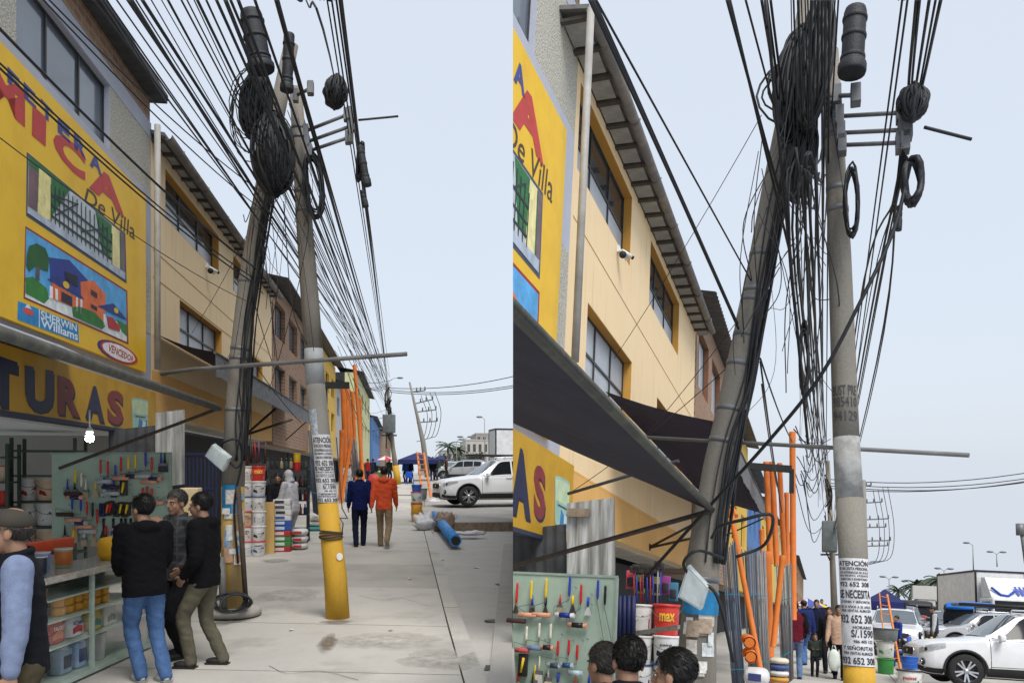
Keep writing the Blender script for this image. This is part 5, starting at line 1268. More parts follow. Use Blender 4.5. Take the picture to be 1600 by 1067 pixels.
for r_ in range(4):
    for k in range(6):
        st = styles[(r_ * 5 + k * 3) % 12]
        bucket(L, V((sb.x - .9 + k * .18, 12.5, .626 + r_ * .35)), .075, .22, st[0], st[1], st[2], 'paint tin, %s from left in row %s of the dim rack, left half' % (ORD[k], ('one', 'two', 'three', 'four')[r_]), 'tins on the dim rack, left half', None, None, handle=False, name='paint_tin')
# lit lamp under the soffit
lz = L.Y(140, 687, 8.6)
t = thing(L, 'ceiling_lamp', 'small lit white lamp under the shop ceiling, left half', 'lamp', V((lz.x, 8.6, lz.z)))
MB().lathe([(.02, -.02), (.036, -.01), (.036, .035), (.02, .06)], 14).build('bulb', mat('lit_bulb', (1, .98, .94), .4, emit=60, var=0), t)
MB().lathe([(.03, .06), (.035, .1), (.02, .12)], 12).tube([(0, 0, .12), (0, 0, 2.41 - lz.z + .0)], .008, 6).build('holder', m_white, t)
# --- goods under the ochre overhang (left stretch)
def carton_stack(P, px0, px1, ybot, rows, cols, Y, label, group):
    a = P.Y(px0, ybot, Y); w = P.m(a, px1 - px0); h = P.m(a, (862 - 780) / rows); z0 = P.g(Y)
    for k in range(rows):
        c = cols[k]
        t = thing(P, 'carton', '%s carton, %s from the floor in the stack %s' % (c[0], ORD[k], label), 'carton', (a.x + w / 2 + random.uniform(-.015, .015), Y, z0 + k * h), random.uniform(-.05, .05), group)
        MB().bbox((-w / 2, 0, 0), (w / 2, .3, h * .985), .008).build('box', paint(*c[1]), t)
        MB().box((-w * .4, -.0025, h * .25), (w * .15, -.001, h * .8)).build('printed_panel', paint(*c[2]), t)
        MB().box((-w / 2 - .001, .13, h * .975), (w / 2 + .001, .18, h * .992)).build('tape', paint(190, 180, 150), t)
cl = [('red', (170, 44, 48), (220, 200, 200)), ('green', (60, 130, 70), (210, 220, 210)), ('green', (60, 130, 70), (210, 220, 210)), ('red', (180, 50, 50), (220, 210, 210)), ('blue', (44, 84, 160), (200, 210, 226)), ('blue', (44, 84, 160), (200, 210, 226)),
      ('white', (214, 214, 214), (70, 100, 160)), ('white', (214, 214, 214), (60, 60, 70)), ('white', (210, 210, 210), (80, 80, 90)), ('white', (214, 214, 214), (60, 60, 70))]
gY = L.G(440, 862).y
carton_stack(L, 427, 453, 862, 10, cl, gY, 'beside the hooded worker, left half', 'carton stack by the left half worker')
a = L.G(421, 864)
single(L, MB().box((-.1, -.04, 0), (.1, .04, L.m(a, 80))), 'wooden_board', mat('ochre_board', (.58, .38, .14), .8, scale=5, var=.2, stretch=(1, 1, .2)), 'upright ochre board standing between buckets and cartons, left half', 'board', a)
def sack(P, loc, w, d, h, c, mk, label, group, rz=0.0):
    t = thing(P, 'sack', label, 'sack', loc, rz, group)
    b = MB().ell((0, 0, h / 2), (w / 2, d / 2, h / 2), 16, 8)
    b.v = [((abs(x) / (w / 2)) ** .55 * (w / 2) * (1 if x > 0 else -1), (abs(y) / (d / 2)) ** .6 * (d / 2) * (1 if y > 0 else -1), z + .012 * noise.noise(V((x, y, z)) * 11)) for x, y, z in b.v]
    b.build('sack_body', paint(*c, rough=.6), t)
    if mk: MB().prism([(-w * .28, -d * .5 - .003, h * .3), (w * .2, -d * .5 - .003, h * .28), (w * .2, -d * .5 - .003, h * .68), (-w * .28, -d * .5 - .003, h * .7)], (0, .012, 0)).build('printed_mark', paint(*mk), t)
    return t
a = L.G(467, 858)
for k in range(3): sack(L, a + V((0, .1, k * .145)), .36, .5, .15, (206, 206, 204), (180, 60, 60), 'white sack, %s from the floor, left of the yellow footed pole, left half' % ORD[k], 'sacks by the left half shop')
a = L.G(490, 829)
for k in range(3): sack(L, a + V((k * .03, .1, k * .13)), .42, .5, .13, ((70, 160, 160), (206, 206, 204), (210, 208, 200))[k], None, '%s sack, %s from the floor, in the pile behind the upright pole, left half' % (('teal', 'white', 'cream')[k], ORD[k]), 'sacks behind the left half pole')
# shelf of bottles, hanging brooms
ba = L.Y(412, 800, 19.5)
shelf_unit(L, (ba.x, 19.4, L.g(19.4)), 1.0, .35, 1.72, (.3, .62, .94, 1.26, 1.66), 'dark metal shelf packed with bottles inside the ochre shop, left half', (34, 38, 44))
for r_ in range(4):
    for k in range(9):
        c = random.choice(((40, 40, 44), (120, 40, 36), (60, 70, 60), (150, 140, 110), (30, 50, 90), (30, 30, 34)))
        t = single(L, MB().lathe([(.034, 0), (.036, .01), (.036, .13), (.015, .17), (.013, .2), (.017, .2), (.017, .23)], 10), 'bottle', paint(*c, rough=.3), 'bottle, %s from left on shelf %s of the ochre shop, left half' % (ORD[k], ('one', 'two', 'three', 'four')[r_]), 'bottle', (ba.x + .08 + k * .105, 19.5, L.g(19.4) + (.645, .965, 1.285, 1.685)[r_]), group='bottles in the ochre shop, left half')
for px, py, c, lab in ((464, 736, (190, 50, 46), 'red'), (464, 722, (214, 180, 40), 'yellow')):
    g = L.Y(px, py, 19.2); bucket(L, g, .085, .2, c, None, c, 'small %s bucket on top of the bottle shelf, left half' % lab, 'small buckets on the left half bottle shelf', None, None, handle=False)
g = L.Y(464, 738, 19.2); single(L, MB().box((-.2, -.15, -.02), (.2, .15, 0)), 'ledge_board', m_rafter, 'small dark ledge under the red and yellow buckets, left half', 'ledge', g)
for i in range(9):
    x = 381 + i * 4.5; a, b = L.Y(x + random.uniform(-3, 3), 690, 17.9), L.Y(x + random.uniform(-4, 4), 722 + random.uniform(0, 8), 17.9)
    c = random.choice(((150, 40, 40), (90, 40, 36), (40, 50, 110), (60, 60, 60), (120, 30, 40)))
    t = thing(L, 'broom', 'broom or mop, %s from left, hanging above the bucket stacks, left half' % ORD[i], 'broom', b, group='brooms above the left half buckets')
    MB(b).tube([a, b], .014, 6).build('stick', paint(*c), t); MB(b).hexa([b + V((-.05, -.03, -.12)), b + V((.05, -.03, -.12)), b + V((.05, .03, -.12)), b + V((-.05, .03, -.12))], [b + V((-.03, -.02, 0)), b + V((.03, -.02, 0)), b + V((.03, .02, 0)), b + V((-.03, .02, 0))]).build('head', paint(60, 50, 44), t)
for i in range(9):
    x = 990 + i * 5.2; a, b = Q.Y(x + random.uniform(-2, 2), 880 + random.uniform(0, 10), 10.9), Q.Y(x + random.uniform(-2, 2), 952, 10.9)
    c = random.choice(((150, 40, 50), (40, 60, 150), (60, 60, 66), (150, 150, 150), (110, 40, 60)))
    t = thing(Q, 'broom', 'broom or mop, %s from left, standing above the bucket stacks, right half' % ORD[i], 'broom', b, group='brooms above the right half buckets')
    MB(b).tube([a, b], .011, 6).build('stick', paint(*c), t); MB(b).bbox(a - V((.05, .03, .05)), a + V((.05, .03, .04)), .01).build('head', paint(50, 46, 44), t)
for i in range(4):
    a = Q.Y(969 + i * 7, 930, 9.7); b = Q.Y(968 + i * 7, 1000, 9.7)
    single(Q, MB(b).tube([b, a], .03, 8), 'rolled_mat', paint(28, 36, 80), 'dark blue rolled mat, %s from left, standing right of the pegboard, right half' % ORD[i], 'roll', b, group='rolled mats, right half')
for i, (x, y, c) in enumerate(((985, 905, (200, 80, 100)), (1000, 912, (110, 190, 80)), (1012, 905, (60, 60, 60)), (1026, 915, (190, 190, 120)), (1040, 914, (140, 60, 130)), (1052, 924, (60, 120, 150)))):
    a = Q.Y(x, y, 11.0)
    t = thing(Q, 'packaged_tool', 'packaged tool, %s from left, hanging under the ochre overhang, right half' % ORD[i], 'packaged tool', a, group='packaged tools, right half')
    MB().bbox((-.06, 0, -.12), (.06, .04, .12), .01).build('card', paint(*c), t); MB().bbox((-.04, -.03, -.09), (.04, .001, .03), .01).build('blister', paint(50, 50, 56, rough=.2), t)
# flat dark panels painted as the shade of the shop recesses under the overhangs
for P, y0, y1, lab in ((L, 16.8, 27, 'flat dark panel painted as the shaded recess behind the bucket stacks, left half'), (Q, 10.3, 21.8, 'flat dark panel painted as the shaded recess behind the bucket stacks, right half')):
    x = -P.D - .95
    o_ = single(P, MB((x, y0, 0)).box((x, y0, 0), (x + .03, y1, 2.7)), 'recess_shade_panel', m_dark, lab, 'shop', (x, y0, 0))
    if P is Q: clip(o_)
# --- pipes and conduit bundles
m_opvc = mat('orange_pvc', (.74, .20, .035), .45, var=.10, scale=3)
def ppipe(P, a, b, w, Ya, Yb, label, group, m=None, name='pvc_pipe'):
    p, q = P.Y(*a, Ya), P.Y(*b, Yb); r = P.m(p, w / 2); d = (q - p)
    mb = MB(p); n = 14
    mb.tube([p, p + d * .94, p + d * .945, q], [r, r, r * 1.1, r * 1.1], n, cap=False)
    mb.tube([q, p], r * .86, n, cap=True)
    return single(P, mb, name, m or m_opvc, label, 'pipe', p, group=group)
GO = 'orange pipes, left half'
for i, (a, b, w, Y) in enumerate((((541, 770), (536, 604), 8, 37), ((547, 766), (541, 604), 7, 37.2), ((552, 740), (543, 606), 7, 37.4), ((568, 757), (554, 570), 5.5, 35), ((565, 745), (562, 622), 6, 36), ((557, 752), (551, 612), 6, 38), ((531, 800), (549, 684), 6, 34.5), ((532, 780), (534, 672), 7, 36.5))):
    ppipe(L, a, b, w, Y, Y + .4, '%s orange plastic pipe from left leaning behind the upright pole, left half' % ORD[i], GO)
GO = 'orange pipes, right half'
for i, (a, b, w, Y) in enumerate((((1190, 1054), (1141, 796), 8.5, 13.5), ((1204, 880), (1197, 722), 9, 17), ((1214, 884), (1206, 722), 9, 17.2), ((1226, 886), (1218, 724), 8, 17.4), ((1240, 968), (1238, 675), 9.5, 17), ((1231, 884), (1229, 770), 7, 17.6), ((1204, 1100), (1198, 862), 15, 15), ((1208, 1010), (1223, 868), 9, 14.6), ((1192, 870), (1190, 828), 8, 16.5), ((1150, 806), (1144, 792), 7, 14))):
    ppipe(Q, a, b, w, Y, Y + .25, '%s orange plastic pipe from left outside the pipe shop, right half' % ORD[i], GO)
def bundle(P, a, b, c, d, n, Y, cols, label, r=None):
    """conduits fanned between bottom pixels a..b and top pixels c..d"""
    o = P.Y(*a, Y); t = thing(P, 'conduit_bundle', label, 'conduit bundle', o)
    for i in range(n):
        f = (i + .5) / n
        y_ = Y + random.uniform(-.1, .1)
        p = P.Y(a[0] + (b[0] - a[0]) * f, a[1] + (b[1] - a[1]) * f, y_); q = P.Y(c[0] + (d[0] - c[0]) * f + random.uniform(-1, 1), c[1] + (d[1] - c[1]) * f + random.uniform(-5, 5), y_ + .35)
        w = P.m(p, abs(b[0] - a[0]) / n / 1.7)
        MB(o).tube([p, q], w, 8).build('conduit', cols[i % len(cols)], t)
    for f in (.25, .7):
        p = P.Y(a[0] + (c[0] - a[0]) * f, a[1] + (c[1] - a[1]) * f, Y - .12 + .3 * f); q = P.Y(b[0] + (d[0] - b[0]) * f, b[1] + (d[1] - b[1]) * f, Y - .12 + .3 * f)
        MB(o).bar(p, q, .05, .012, up=(0, 0, 1)).build('tie', paint(40, 130, 160), t)
cb_ = [mat('blue_grey_conduit', (.07, .09, .13), .5), mat('blue_grey_conduit2', (.10, .125, .17), .5)]
cg_ = [mat('grey_conduit', (.16, .165, .17), .5), mat('grey_conduit2', (.25, .255, .26), .5), mat('grey_conduit3', (.11, .115, .125), .5)]
bundle(Q, (1147, 1110), (1167, 1110), (1127, 850), (1150, 850), 12, 13, cb_, 'bundle of blue grey conduits standing right of the leaning pole, right half')
bundle(Q, (1172, 1090), (1190, 1090), (1158, 858), (1182, 856), 12, 13.8, cg_[::2], 'bundle of dark grey conduits behind the leaning orange pipe, right half')
bundle(Q, (1186, 1090), (1204, 1090), (1176, 862), (1196, 862), 10, 14.4, [cg_[1]], 'bundle of pale grey conduits beside the thick orange pipe, right half')
bundle(Q, (1222, 1075), (1240, 1060), (1212, 880), (1236, 880), 12, 15.6, cg_, 'bundle of grey conduits nearest the walking people, right half')
bundle(L, (551, 745), (562, 742), (543, 688), (557, 686), 8, 35.5, cg_, 'bundle of grey conduits among the orange pipes, left half')
bundle(L, (489, 800), (500, 806), (482, 672), (490, 672), 7, 22, cb_, 'bundle of blue conduits behind the upright pole, left half')
for P, a, b, c, Y, lab in ((L, (508, 602), (546, 602), (512, 680), 36, 'black beam of the pipe rack, left half'), (Q, (1170, 728), (1237, 733), (1233, 770), 16.8, 'black beam of the pipe rack, right half')):
    p, q = P.Y(*a, Y), P.Y(*b, Y); t = thing(P, 'pipe_rack', lab, 'rack', p)
    MB(p).bar(p, q, P.m(p, 10), P.m(p, 10)).build('beam', m_black, t)
    s_ = P.Y(*c, Y); MB(p).bar(q if P is Q else p, V(((q if P is Q else p).x, (q if P is Q else p).y, s_.z)), P.m(p, 7), P.m(p, 7)).build('post', m_black, t)
for i, (x, y) in enumerate(((1170, 1000), (1172, 1022))):
    p = Q.Y(x, y, 12.6)
    single(Q, MB().tube([(-.06, .1, .02), (0, .0, 0), (.02, -.12, -.03)], [.075, .085, .09], 14, cap=False).tube([(.02, -.12, -.03), (0, 0, 0), (-.06, .1, .02)], [.07, .065, .06], 14), 'pipe_elbow', m_opvc, '%s orange pipe fitting hung beside the conduits, right half' % ('upper', 'lower')[i], 'pipe fitting', p)
a = Q.Y(1182, 1085, 11.8)
for k in range(2): sack(Q, a + V((0, 0, k * .22 - .1)), .34, .4, .24, (206, 206, 206), (50, 60, 110), '%s white sack standing below the orange fittings, right half' % ('lower', 'upper')[k], 'sacks under the fittings, right half')
a = Q.Y(1217, 1066, 14.8)
for k in range(4): sack(Q, a + V((0, 0, k * .1)), .32, .4, .11, ((190, 140, 60), (206, 206, 206), (60, 80, 130), (206, 200, 180))[k], None, '%s sack, %s from the floor, in front of the grey conduits, right half' % (('ochre', 'white', 'blue', 'cream')[k], ORD[k]), 'sacks by the pipe shop, right half')
def stainmat(name, c, w, h):
    m = mat(name, c, .9, scale=9, var=.3); n, l = m.node_tree.nodes, m.node_tree.links
    tc = n.new('ShaderNodeTexCoord'); mp = n.new('ShaderNodeMapping'); mp.inputs['Scale'].default_value = (2 / w, 2 / h, 1)
    ln = n.new('ShaderNodeVectorMath'); ln.operation = 'LENGTH'; nz = n.new('ShaderNodeTexNoise'); nz.inputs['Scale'].default_value = 6; nz.inputs['Detail'].default_value = 7
    l.new(tc.outputs['Object'], mp.inputs[0]); l.new(mp.outputs[0], ln.inputs[0]); l.new(tc.outputs['Object'], nz.inputs['Vector'])
    ad = n.new('ShaderNodeMath'); ad.operation = 'SUBTRACT'; l.new(nz.outputs[0], ad.inputs[0]); l.new(ln.outputs['Value'], ad.inputs[1])
    mr = n.new('ShaderNodeMapRange'); mr.inputs[1].default_value = -.55; mr.inputs[2].default_value = .25; mr.inputs[4].default_value = .85; l.new(ad.outputs[0], mr.inputs[0]); l.new(mr.outputs[0], n['Principled BSDF'].inputs['Alpha'])
    return m
# stains, cracks and litter on the left pavement
def stain(P, px, py, w, h, c, name, label, seed, z=.005, n=26, rough=.9):
    q = P.G(px, py); pts = []
    for i in range(n):
        a = 2 * math.pi * i / n; k = 1 + .45 * noise.noise(V((math.cos(a) * 2 + seed, math.sin(a) * 2, seed)))
        x, y = q.x + math.cos(a) * w / 2 * k, q.y + math.sin(a) * h / 2 * k; pts.append((x, y, P.g(y) + z))
    o_ = MB(q).add([(q.x, q.y, P.g(q.y) + z)] + pts, [(0, i + 1, (i + 1) % n + 1) for i in range(n)]).build(name, stainmat('stain_%d' % int(c[0] * 1000), c, w, h))
    place(P, o_, q); o_['kind'] = 'structure'; return o_
stain(L, 512, 1004, .22, 1.1, (.20, .155, .11), 'pavement_stain', '', 2.0)
stain(L, 526, 972, .42, .30, (.24, .20, .15), 'pavement_stain', '', 5.0, .0065)
for i_, (x_, y_, w_s, h_s) in enumerate(((600, 1000, 1.3, .9), (450, 930, 1.0, 1.2), (690, 1030, .9, 1.0))):
    stain(L, x_, y_, w_s, h_s, ((.47, .445, .405), (.48, .455, .41), (.46, .435, .39))[i_ % 3], 'pavement_stain', '', 20 + i_ * 3.7, .0042 + i_ * .0002)
stain(L, 430, 876, .6, .7, (.34, .325, .30), 'pavement_stain', '', 9.0)
for (pts, w) in (([(560, 930), (600, 938), (625, 934), (668, 946)], .004), ([(420, 1040), (450, 1052), (500, 1048), (560, 1062)], .004)):
    mb = MB(); c = crom([L.G(*p) for p in pts], 5)
    for i, (p, q) in enumerate(zip(c, c[1:])):
        n_ = V((-(q - p).y, (q - p).x, 0)).normalized() * w * (.5 + .5 * abs(noise.noise(p * 3)) + .2)
        mb.add([p - n_ + V((0, 0, .0045)), p + n_ + V((0, 0, .0045)), q + n_ + V((0, 0, .0045)), q - n_ + V((0, 0, .0045))], [(0, 1, 2, 3)])
    o_ = mb.build('pavement_crack', m_joint); place(L, o_); o_['kind'] = 'structure'
for i, (x, y, s_, c) in enumerate(((668, 800, .12, (226, 226, 222)), (640, 905, .06, (210, 206, 196)), (690, 868, .09, (224, 224, 224)), (610, 985, .05, (190, 180, 160)), (455, 985, .05, (214, 210, 200)), (780, 905, .1, (90, 84, 78)), (765, 960, .12, (80, 76, 70)), (745, 880, .08, (220, 218, 210)), (770, 1030, .14, (84, 80, 74)))):
    q = L.G(x, y); q.z -= (.085 if q.x > .72 else 0); a = random.uniform(0, 6)
    mb = MB().add([(math.cos(a + k * 1.6) * s_ * random.uniform(.6, 1), math.sin(a + k * 1.6) * s_ * random.uniform(.6, 1), .008 + .012 * (k % 2)) for k in range(4)], [(0, 1, 2, 3)])
    single(L, mb, 'paper_scrap', paint(*c), '%s scrap of litter, counted from the far end of the left half pavement' % ORD[i], 'litter', q, group='litter on the left half pavement')

a, b = L.Y(290, 770, 14.9), L.Y(338, 715, 14.9)
t = thing(L, 'barred_gate', 'dark blue barred gate behind the standing people, left half', 'gate', V((a.x, 14.9, L.g(14.9))))
gm = paint(24, 34, 70)
for i in range(9):
    x = a.x + (b.x - a.x) * i / 8; MB(V((a.x, 14.9, L.g(14.9)))).box((x - .012, 14.89, L.g(14.9)), (x + .012, 14.91, b.z)).build('bar', gm, t)
for z in (.9, 1.5, 2.1): MB(V((a.x, 14.9, L.g(14.9)))).box((a.x, 14.88, z), (b.x, 14.887, z + .04)).build('rail', gm, t)
a = L.Y(280, 800, 13.4); b = L.Y(309, 762, 13.4)
single(L, MB(a).bbox(V((a.x, 13.4, .1)), V((b.x, 13.7, b.z)), .02), 'cream_cabinet', mat('cream_panel', (.60, .47, .27), .6, var=.15), 'cream cabinet standing between pegboard and leaning pole, left half', 'cabinet', a)

random.seed(31)
for i in range(14):
    x, y = 300 + (i % 7) * 42 + random.uniform(-6, 6), (418, 205)[i // 7] + random.uniform(-8, 8); c = random.choice((RD, YL, BL, BK, OR_, WH))
    tool(L, ptL, uxL, z3(x, y), random.choice(('paint_brush', 'putty_knife', 'carded_tool')), c, random.choice(((60, 50, 44), (170, 150, 120), (40, 40, 46), (190, 190, 190))), '%s tool, %s from left in the %s gap row of the pegboard, left half' % (CN[c], ORD[i % 7], ('lower', 'upper')[i // 7]), 'small tools on the left half pegboard', 1.1)
for i in range(12):
    x, y = 30 + (i % 6) * 62 + random.uniform(-8, 8), (725, 1062)[i // 6] + random.uniform(-6, 6); c = random.choice((RD, YL, BL, BK, OR_, WH))
    tool(Q, ptR, uxR, z4(x, y), random.choice(('paint_brush', 'putty_knife')), c, random.choice(((60, 50, 44), (170, 150, 120), (40, 40, 46), (190, 190, 190))), '%s tool, %s from left in the %s gap row of the pegboard, right half' % (CN[c], ORD[i % 6], ('upper', 'lower')[i // 6]), 'small tools on the right half pegboard', .9)
# ---------------------------------------------------------------- people
def remeshed(mb, vox, smooth=5, fold=0.0, seed=0, freq=(9, 9, 20)):
    me = mb.mesh('tmp', [])
    o = bpy.data.objects.new('tmp', me)
    md = o.modifiers.new('r', 'REMESH'); md.mode = 'VOXEL'; md.voxel_size = vox; md.use_smooth_shade = True
    sm = o.modifiers.new('s', 'SMOOTH'); sm.factor = .5; sm.iterations = smooth
    out = evaluated(o)
    bpy.data.objects.remove(o); bpy.data.meshes.remove(me)
    if fold:
        ns = [v.normal.copy() for v in out.vertices]
        for v, n in zip(out.vertices, ns):
            c = v.co; k = noise.noise(V((c.x * freq[0] + seed, c.y * freq[1], c.z * freq[2] + c.x * 9))) + .5 * noise.noise(V((c.x * 22, c.y * 22 + seed, c.z * 34)))
            v.co = c + n * (k * fold)
    out.polygons.foreach_set('use_smooth', [True] * len(out.polygons))
    return out
def loft(mb, rings, n=20, pw=.8):
    vs = []
    sg = lambda x: math.copysign(abs(x) ** pw, x)
    for c, ax, ay in rings:
        c, ax, ay = V(c), V(ax), V(ay)
        for k in range(n):
            a = 2 * math.pi * k / n; vs.append(c + ax * sg(math.cos(a)) + ay * sg(math.sin(a)))
    N = len(rings)
    fs = [(i * n + k, i * n + (k + 1) % n, (i + 1) * n + (k + 1) % n, (i + 1) * n + k) for i in range(N - 1) for k in range(n)]
    fs += [tuple(range(n))[::-1], tuple(range((N - 1) * n, N * n))]
    return mb.add(vs, fs, 0, True)
def ik(a, b, l1, l2, pole_):
    d = b - a; D_ = min(d.length, (l1 + l2) * .999); u = d.normalized()
    k = (l1 * l1 - l2 * l2 + D_ * D_) / (2 * D_); h = math.sqrt(max(l1 * l1 - k * k, 0))
    p = pole_ - u * pole_.dot(u)
    return a + u * k + p.normalized() * h, a + u * D_
def limb(mb, pts, rs, n=12):
    c = crom(pts, 4); m = len(pts) - 1
    rr = []
    for i in range(len(c)):
        f = i / (len(c) - 1) * m; k = min(int(f), m - 1); rr.append(rs[k] + (rs[k + 1] - rs[k]) * (f - k))
    mb.tube(c, rr, n)
    for p, r in zip(pts, rs): mb.ell(p, (r, r, r), 10, 7)
SK = (.30, .165, .105)
def person(P, label, loc, rz, h=1.66, top=(30, 32, 36), pants=(40, 50, 90), shoes=(30, 28, 28), hair=(16, 14, 13), skin=SK, pose=None, vox=.011, hood=False, hoodup=False, vest=None, hat=None, sleeve=None, group=None, stripe=None, checks=False, head_k=1.0, mark=None, shorts=False, tee=False):
    ps = pose or {}; s = h / 1.70
    lean = ps.get('lean', .04); hy = ps.get('hyaw', 0.0); hp = ps.get('hpitch', 0.0)
    t = thing(P, 'person', label, 'person', loc, rz, group)
    Lm = Matrix.Rotation(-lean, 3, 'X')
    pel = V((0, 0, .92)); U = lambda v: pel + Lm @ (V(v) - pel)
    fl, fr_ = V(ps.get('fl', (-.10, .02, 0))), V(ps.get('fr', (.10, -.02, 0)))
    legs = []
    for sx, f in ((-1, fl), (1, fr_)):
        hip = pel + V((sx * .09, 0, -.04)); ank = f + V((0, -.03, .085))
        kn, ank2 = ik(hip, ank, .42, .42, V((sx * .08, 1, 0)))
        legs.append((hip, kn, ank, f))
    hl, hr_ = V(ps.get('hl', (-.24, .08, .80))), V(ps.get('hr', (.24, .08, .80)))
    arms = []
    for sx, hd in ((-1, hl), (1, hr_)):
        sh = U((sx * .185, -.01, 1.40)); el, wr = ik(sh, hd, .285, .25, V((sx * .5, -1, -.2)))
        arms.append((sh, el, wr, sx))
    nk = U((0, -.005, 1.46)); hc = U((0, .02, 1.595))
    Hm = Lm @ Matrix.Rotation(hy, 3, 'Z') @ Matrix.Rotation(-hp, 3, 'X')
    hk = head_k
    HP = lambda v: (hc + Hm @ (V(v) * hk)) * s
    S = lambda v: V(v) * s
    # skin: one continuous figure
    b = MB()
    for c, r in (((0, -.014, .035), (.073, .092, .086)), ((0, .022, -.035), (.057, .066, .082)), ((0, .052, -.088), (.032, .03, .026)), ((0, .072, .020), (.048, .018, .013)), ((-.073, -.006, -.012), (.012, .020, .032)), ((.073, -.006, -.012), (.012, .020, .032)), ((0, .080, -.056), (.026, .012, .014)), ((-.034, .055, -.03), (.02, .02, .024)), ((.034, .055, -.03), (.02, .02, .024))):
        b.ell(HP(c), [x * s * hk for x in r], 16, 12, M=Hm)
    b.tube([HP((0, .082, .018)), HP((0, .100, -.012)), HP((0, .106, -.026)), HP((0, .088, -.036))], [.009 * s, .013 * s, .017 * s, .012 * s], 8)
    limb(b, [S(nk) - V((0, 0, .06)), S(nk) + V((0, 0, .02)), HP((0, -.01, -.05))], [.07 * s, .058 * s, .056 * s])
    loft(b, [(S(U((0, 0, z))), V((rx * s, 0, 0)), Lm @ V((0, ry * s, 0))) for z, rx, ry in ((.86, .13, .09), (1.0, .125, .085), (1.2, .14, .09), (1.36, .15, .085), (1.44, .09, .06))])
    for sh, el, wr, sx in arms:
        limb(b, [S(sh), S(el), S(wr)], [.05 * s, .04 * s, .027 * s])
        d = (wr - el).normalized(); side = V((0, 1, 0)) - d * d.y; side = side.normalized() if side.length > .2 else V((1, 0, 0)); nrm = d.cross(side)
        b.ell(S(wr + d * .045), (.040 * s, .040 * s, .022 * s), 10, 8, M=Matrix((side, d, nrm)).transposed())
        cu = nrm * (-sx * .03)
        for k, (o_, ln) in enumerate(((-.028, .066), (-.010, .078), (.010, .075), (.027, .06))):
            q0 = wr + d * .075 + side * o_; q1 = q0 + d * ln * .5 + cu * .3; q2 = q0 + d * ln * .85 + cu
            b.tube([S(q0 - d * .02), S(q0), S(q1), S(q2)], [.0105 * s, .010 * s, .0095 * s, .0075 * s], 7)
        q0 = wr + d * .03 + side * .034; b.tube([S(q0 - side * .02), S(q0 + side * .018 + d * .02), S(q0 + side * .026 + d * .05)], [.013 * s, .012 * s, .009 * s], 7)
    for hip, kn, ank, f in legs: limb(b, [S(hip), S(kn), S(ank)], [.075 * s, .052 * s, .036 * s])
    me = remeshed(b, vox * .72, 3); me.materials.append(mat('skin_%d' % int(skin[0] * 100), skin, .55, var=.10, scale=9))
    o = bpy.data.objects.new('body', me); COL.objects.link(o); o.parent = t
    # face
    if vox < .016:
        for sx in (-1, 1):
            e = MB().ell(HP((sx * .030, .0795, .002)), (.0125 * s, .006 * s, .0065 * s), 10, 6, M=Hm).build('eye', paint(206, 200, 192, rough=.3), t)
            MB().ell(HP((sx * .030, .0835, .002)), (.0058 * s, .004 * s, .0058 * s), 8, 6, M=Hm).build('iris', paint(30, 20, 16, rough=.2), e)
            MB().tube([HP((sx * .014, .088, .018)), HP((sx * .030, .088, .024)), HP((sx * .048, .077, .019))], [.0035 * s, .0045 * s, .003 * s], 6).build('eyebrow', paint(*hair), t)
        MB().tube([HP((-.024, .082, -.056)), HP((0, .0935, -.054)), HP((.024, .082, -.056))], [.003 * s, .0065 * s, .003 * s], 6).build('lips', mat('lips', (.22, .085, .07), .6), t)
    # hair
    if not hoodup:
        hb = MB(); nu, nv = 30, 20; rr = V((.081, .101, .096)); cc = V((0, -.018, .042)); pts = {}
        keep = lambda p: p.z > -.068 + .5 * max(0, p.y + .02) and not (p.y > .042 and p.z < .062) and not (p.y > .012 and p.z < .018 and abs(p.x) < .2) and not (hat and p.z > .03)
        vs, fs = [], []
        for j in range(nv + 1):
            a = math.pi * j / nv
            for i in range(nu):
                c = 2 * math.pi * i / nu
                q = V((rr.x * math.sin(a) * math.cos(c), rr.y * math.sin(a) * math.sin(c), rr.z * math.cos(a)))
                q *= 1 + .02 * noise.noise(q * 40 + V((h * 50, 0, 0))); vs.append(cc + q)
        for j in range(nv):
            for i in range(nu):
                f = (j * nu + i, j * nu + (i + 1) % nu, (j + 1) * nu + (i + 1) % nu, (j + 1) * nu + i)
                if all(keep(vs[k]) for k in f): fs.append(f)
        hb.add([HP(v) for v in vs], fs, 0, True)
        if vox < .016:
            for i in range(5200 if vox < .010 else 900):
                q = V((random.gauss(0, 1), random.gauss(0, 1), random.gauss(0, 1))).normalized(); q = V((q.x * rr.x, q.y * rr.y, q.z * rr.z)); p0 = cc + q
                if not keep(p0): continue
                nq = q.normalized(); fl_ = V((.15, -.55, -.8)); fl_ = (fl_ - nq * fl_.dot(nq)); tip = p0 + nq * random.uniform(.001, .007) + fl_ * random.uniform(.014, .032) + V((random.uniform(-.006, .006), random.uniform(-.006, .006), 0))
                w = V((random.uniform(-1, 1), random.uniform(-1, 1), random.uniform(-1, 1))).normalized() * .0019
                hb.add([HP(p0 - w), HP(p0 + w), HP(tip)], [(0, 1, 2)])
        hb.build('hair', mat('hair_%d_%d_%d' % hair, flat(*hair), .5, var=.4, scale=60, stretch=(1, 1, .3)), t)
    if hat:
        q = MB(); vs, fs = [], []
        q.ell(HP((0, -.012, .052)), (.086 * s, .104 * s, .072 * s), 18, 10, M=Hm)
        q.v = [v for v in q.v]
        q.hexa([HP((-.07, .06, .05)), HP((.07, .06, .05)), HP((.055, .165, .034)), HP((-.055, .165, .034))], [HP((-.07, .06, .058)), HP((.07, .06, .058)), HP((.055, .165, .042)), HP((-.055, .165, .042))])
        q.build('cap', paint(*hat, rough=.85), t)
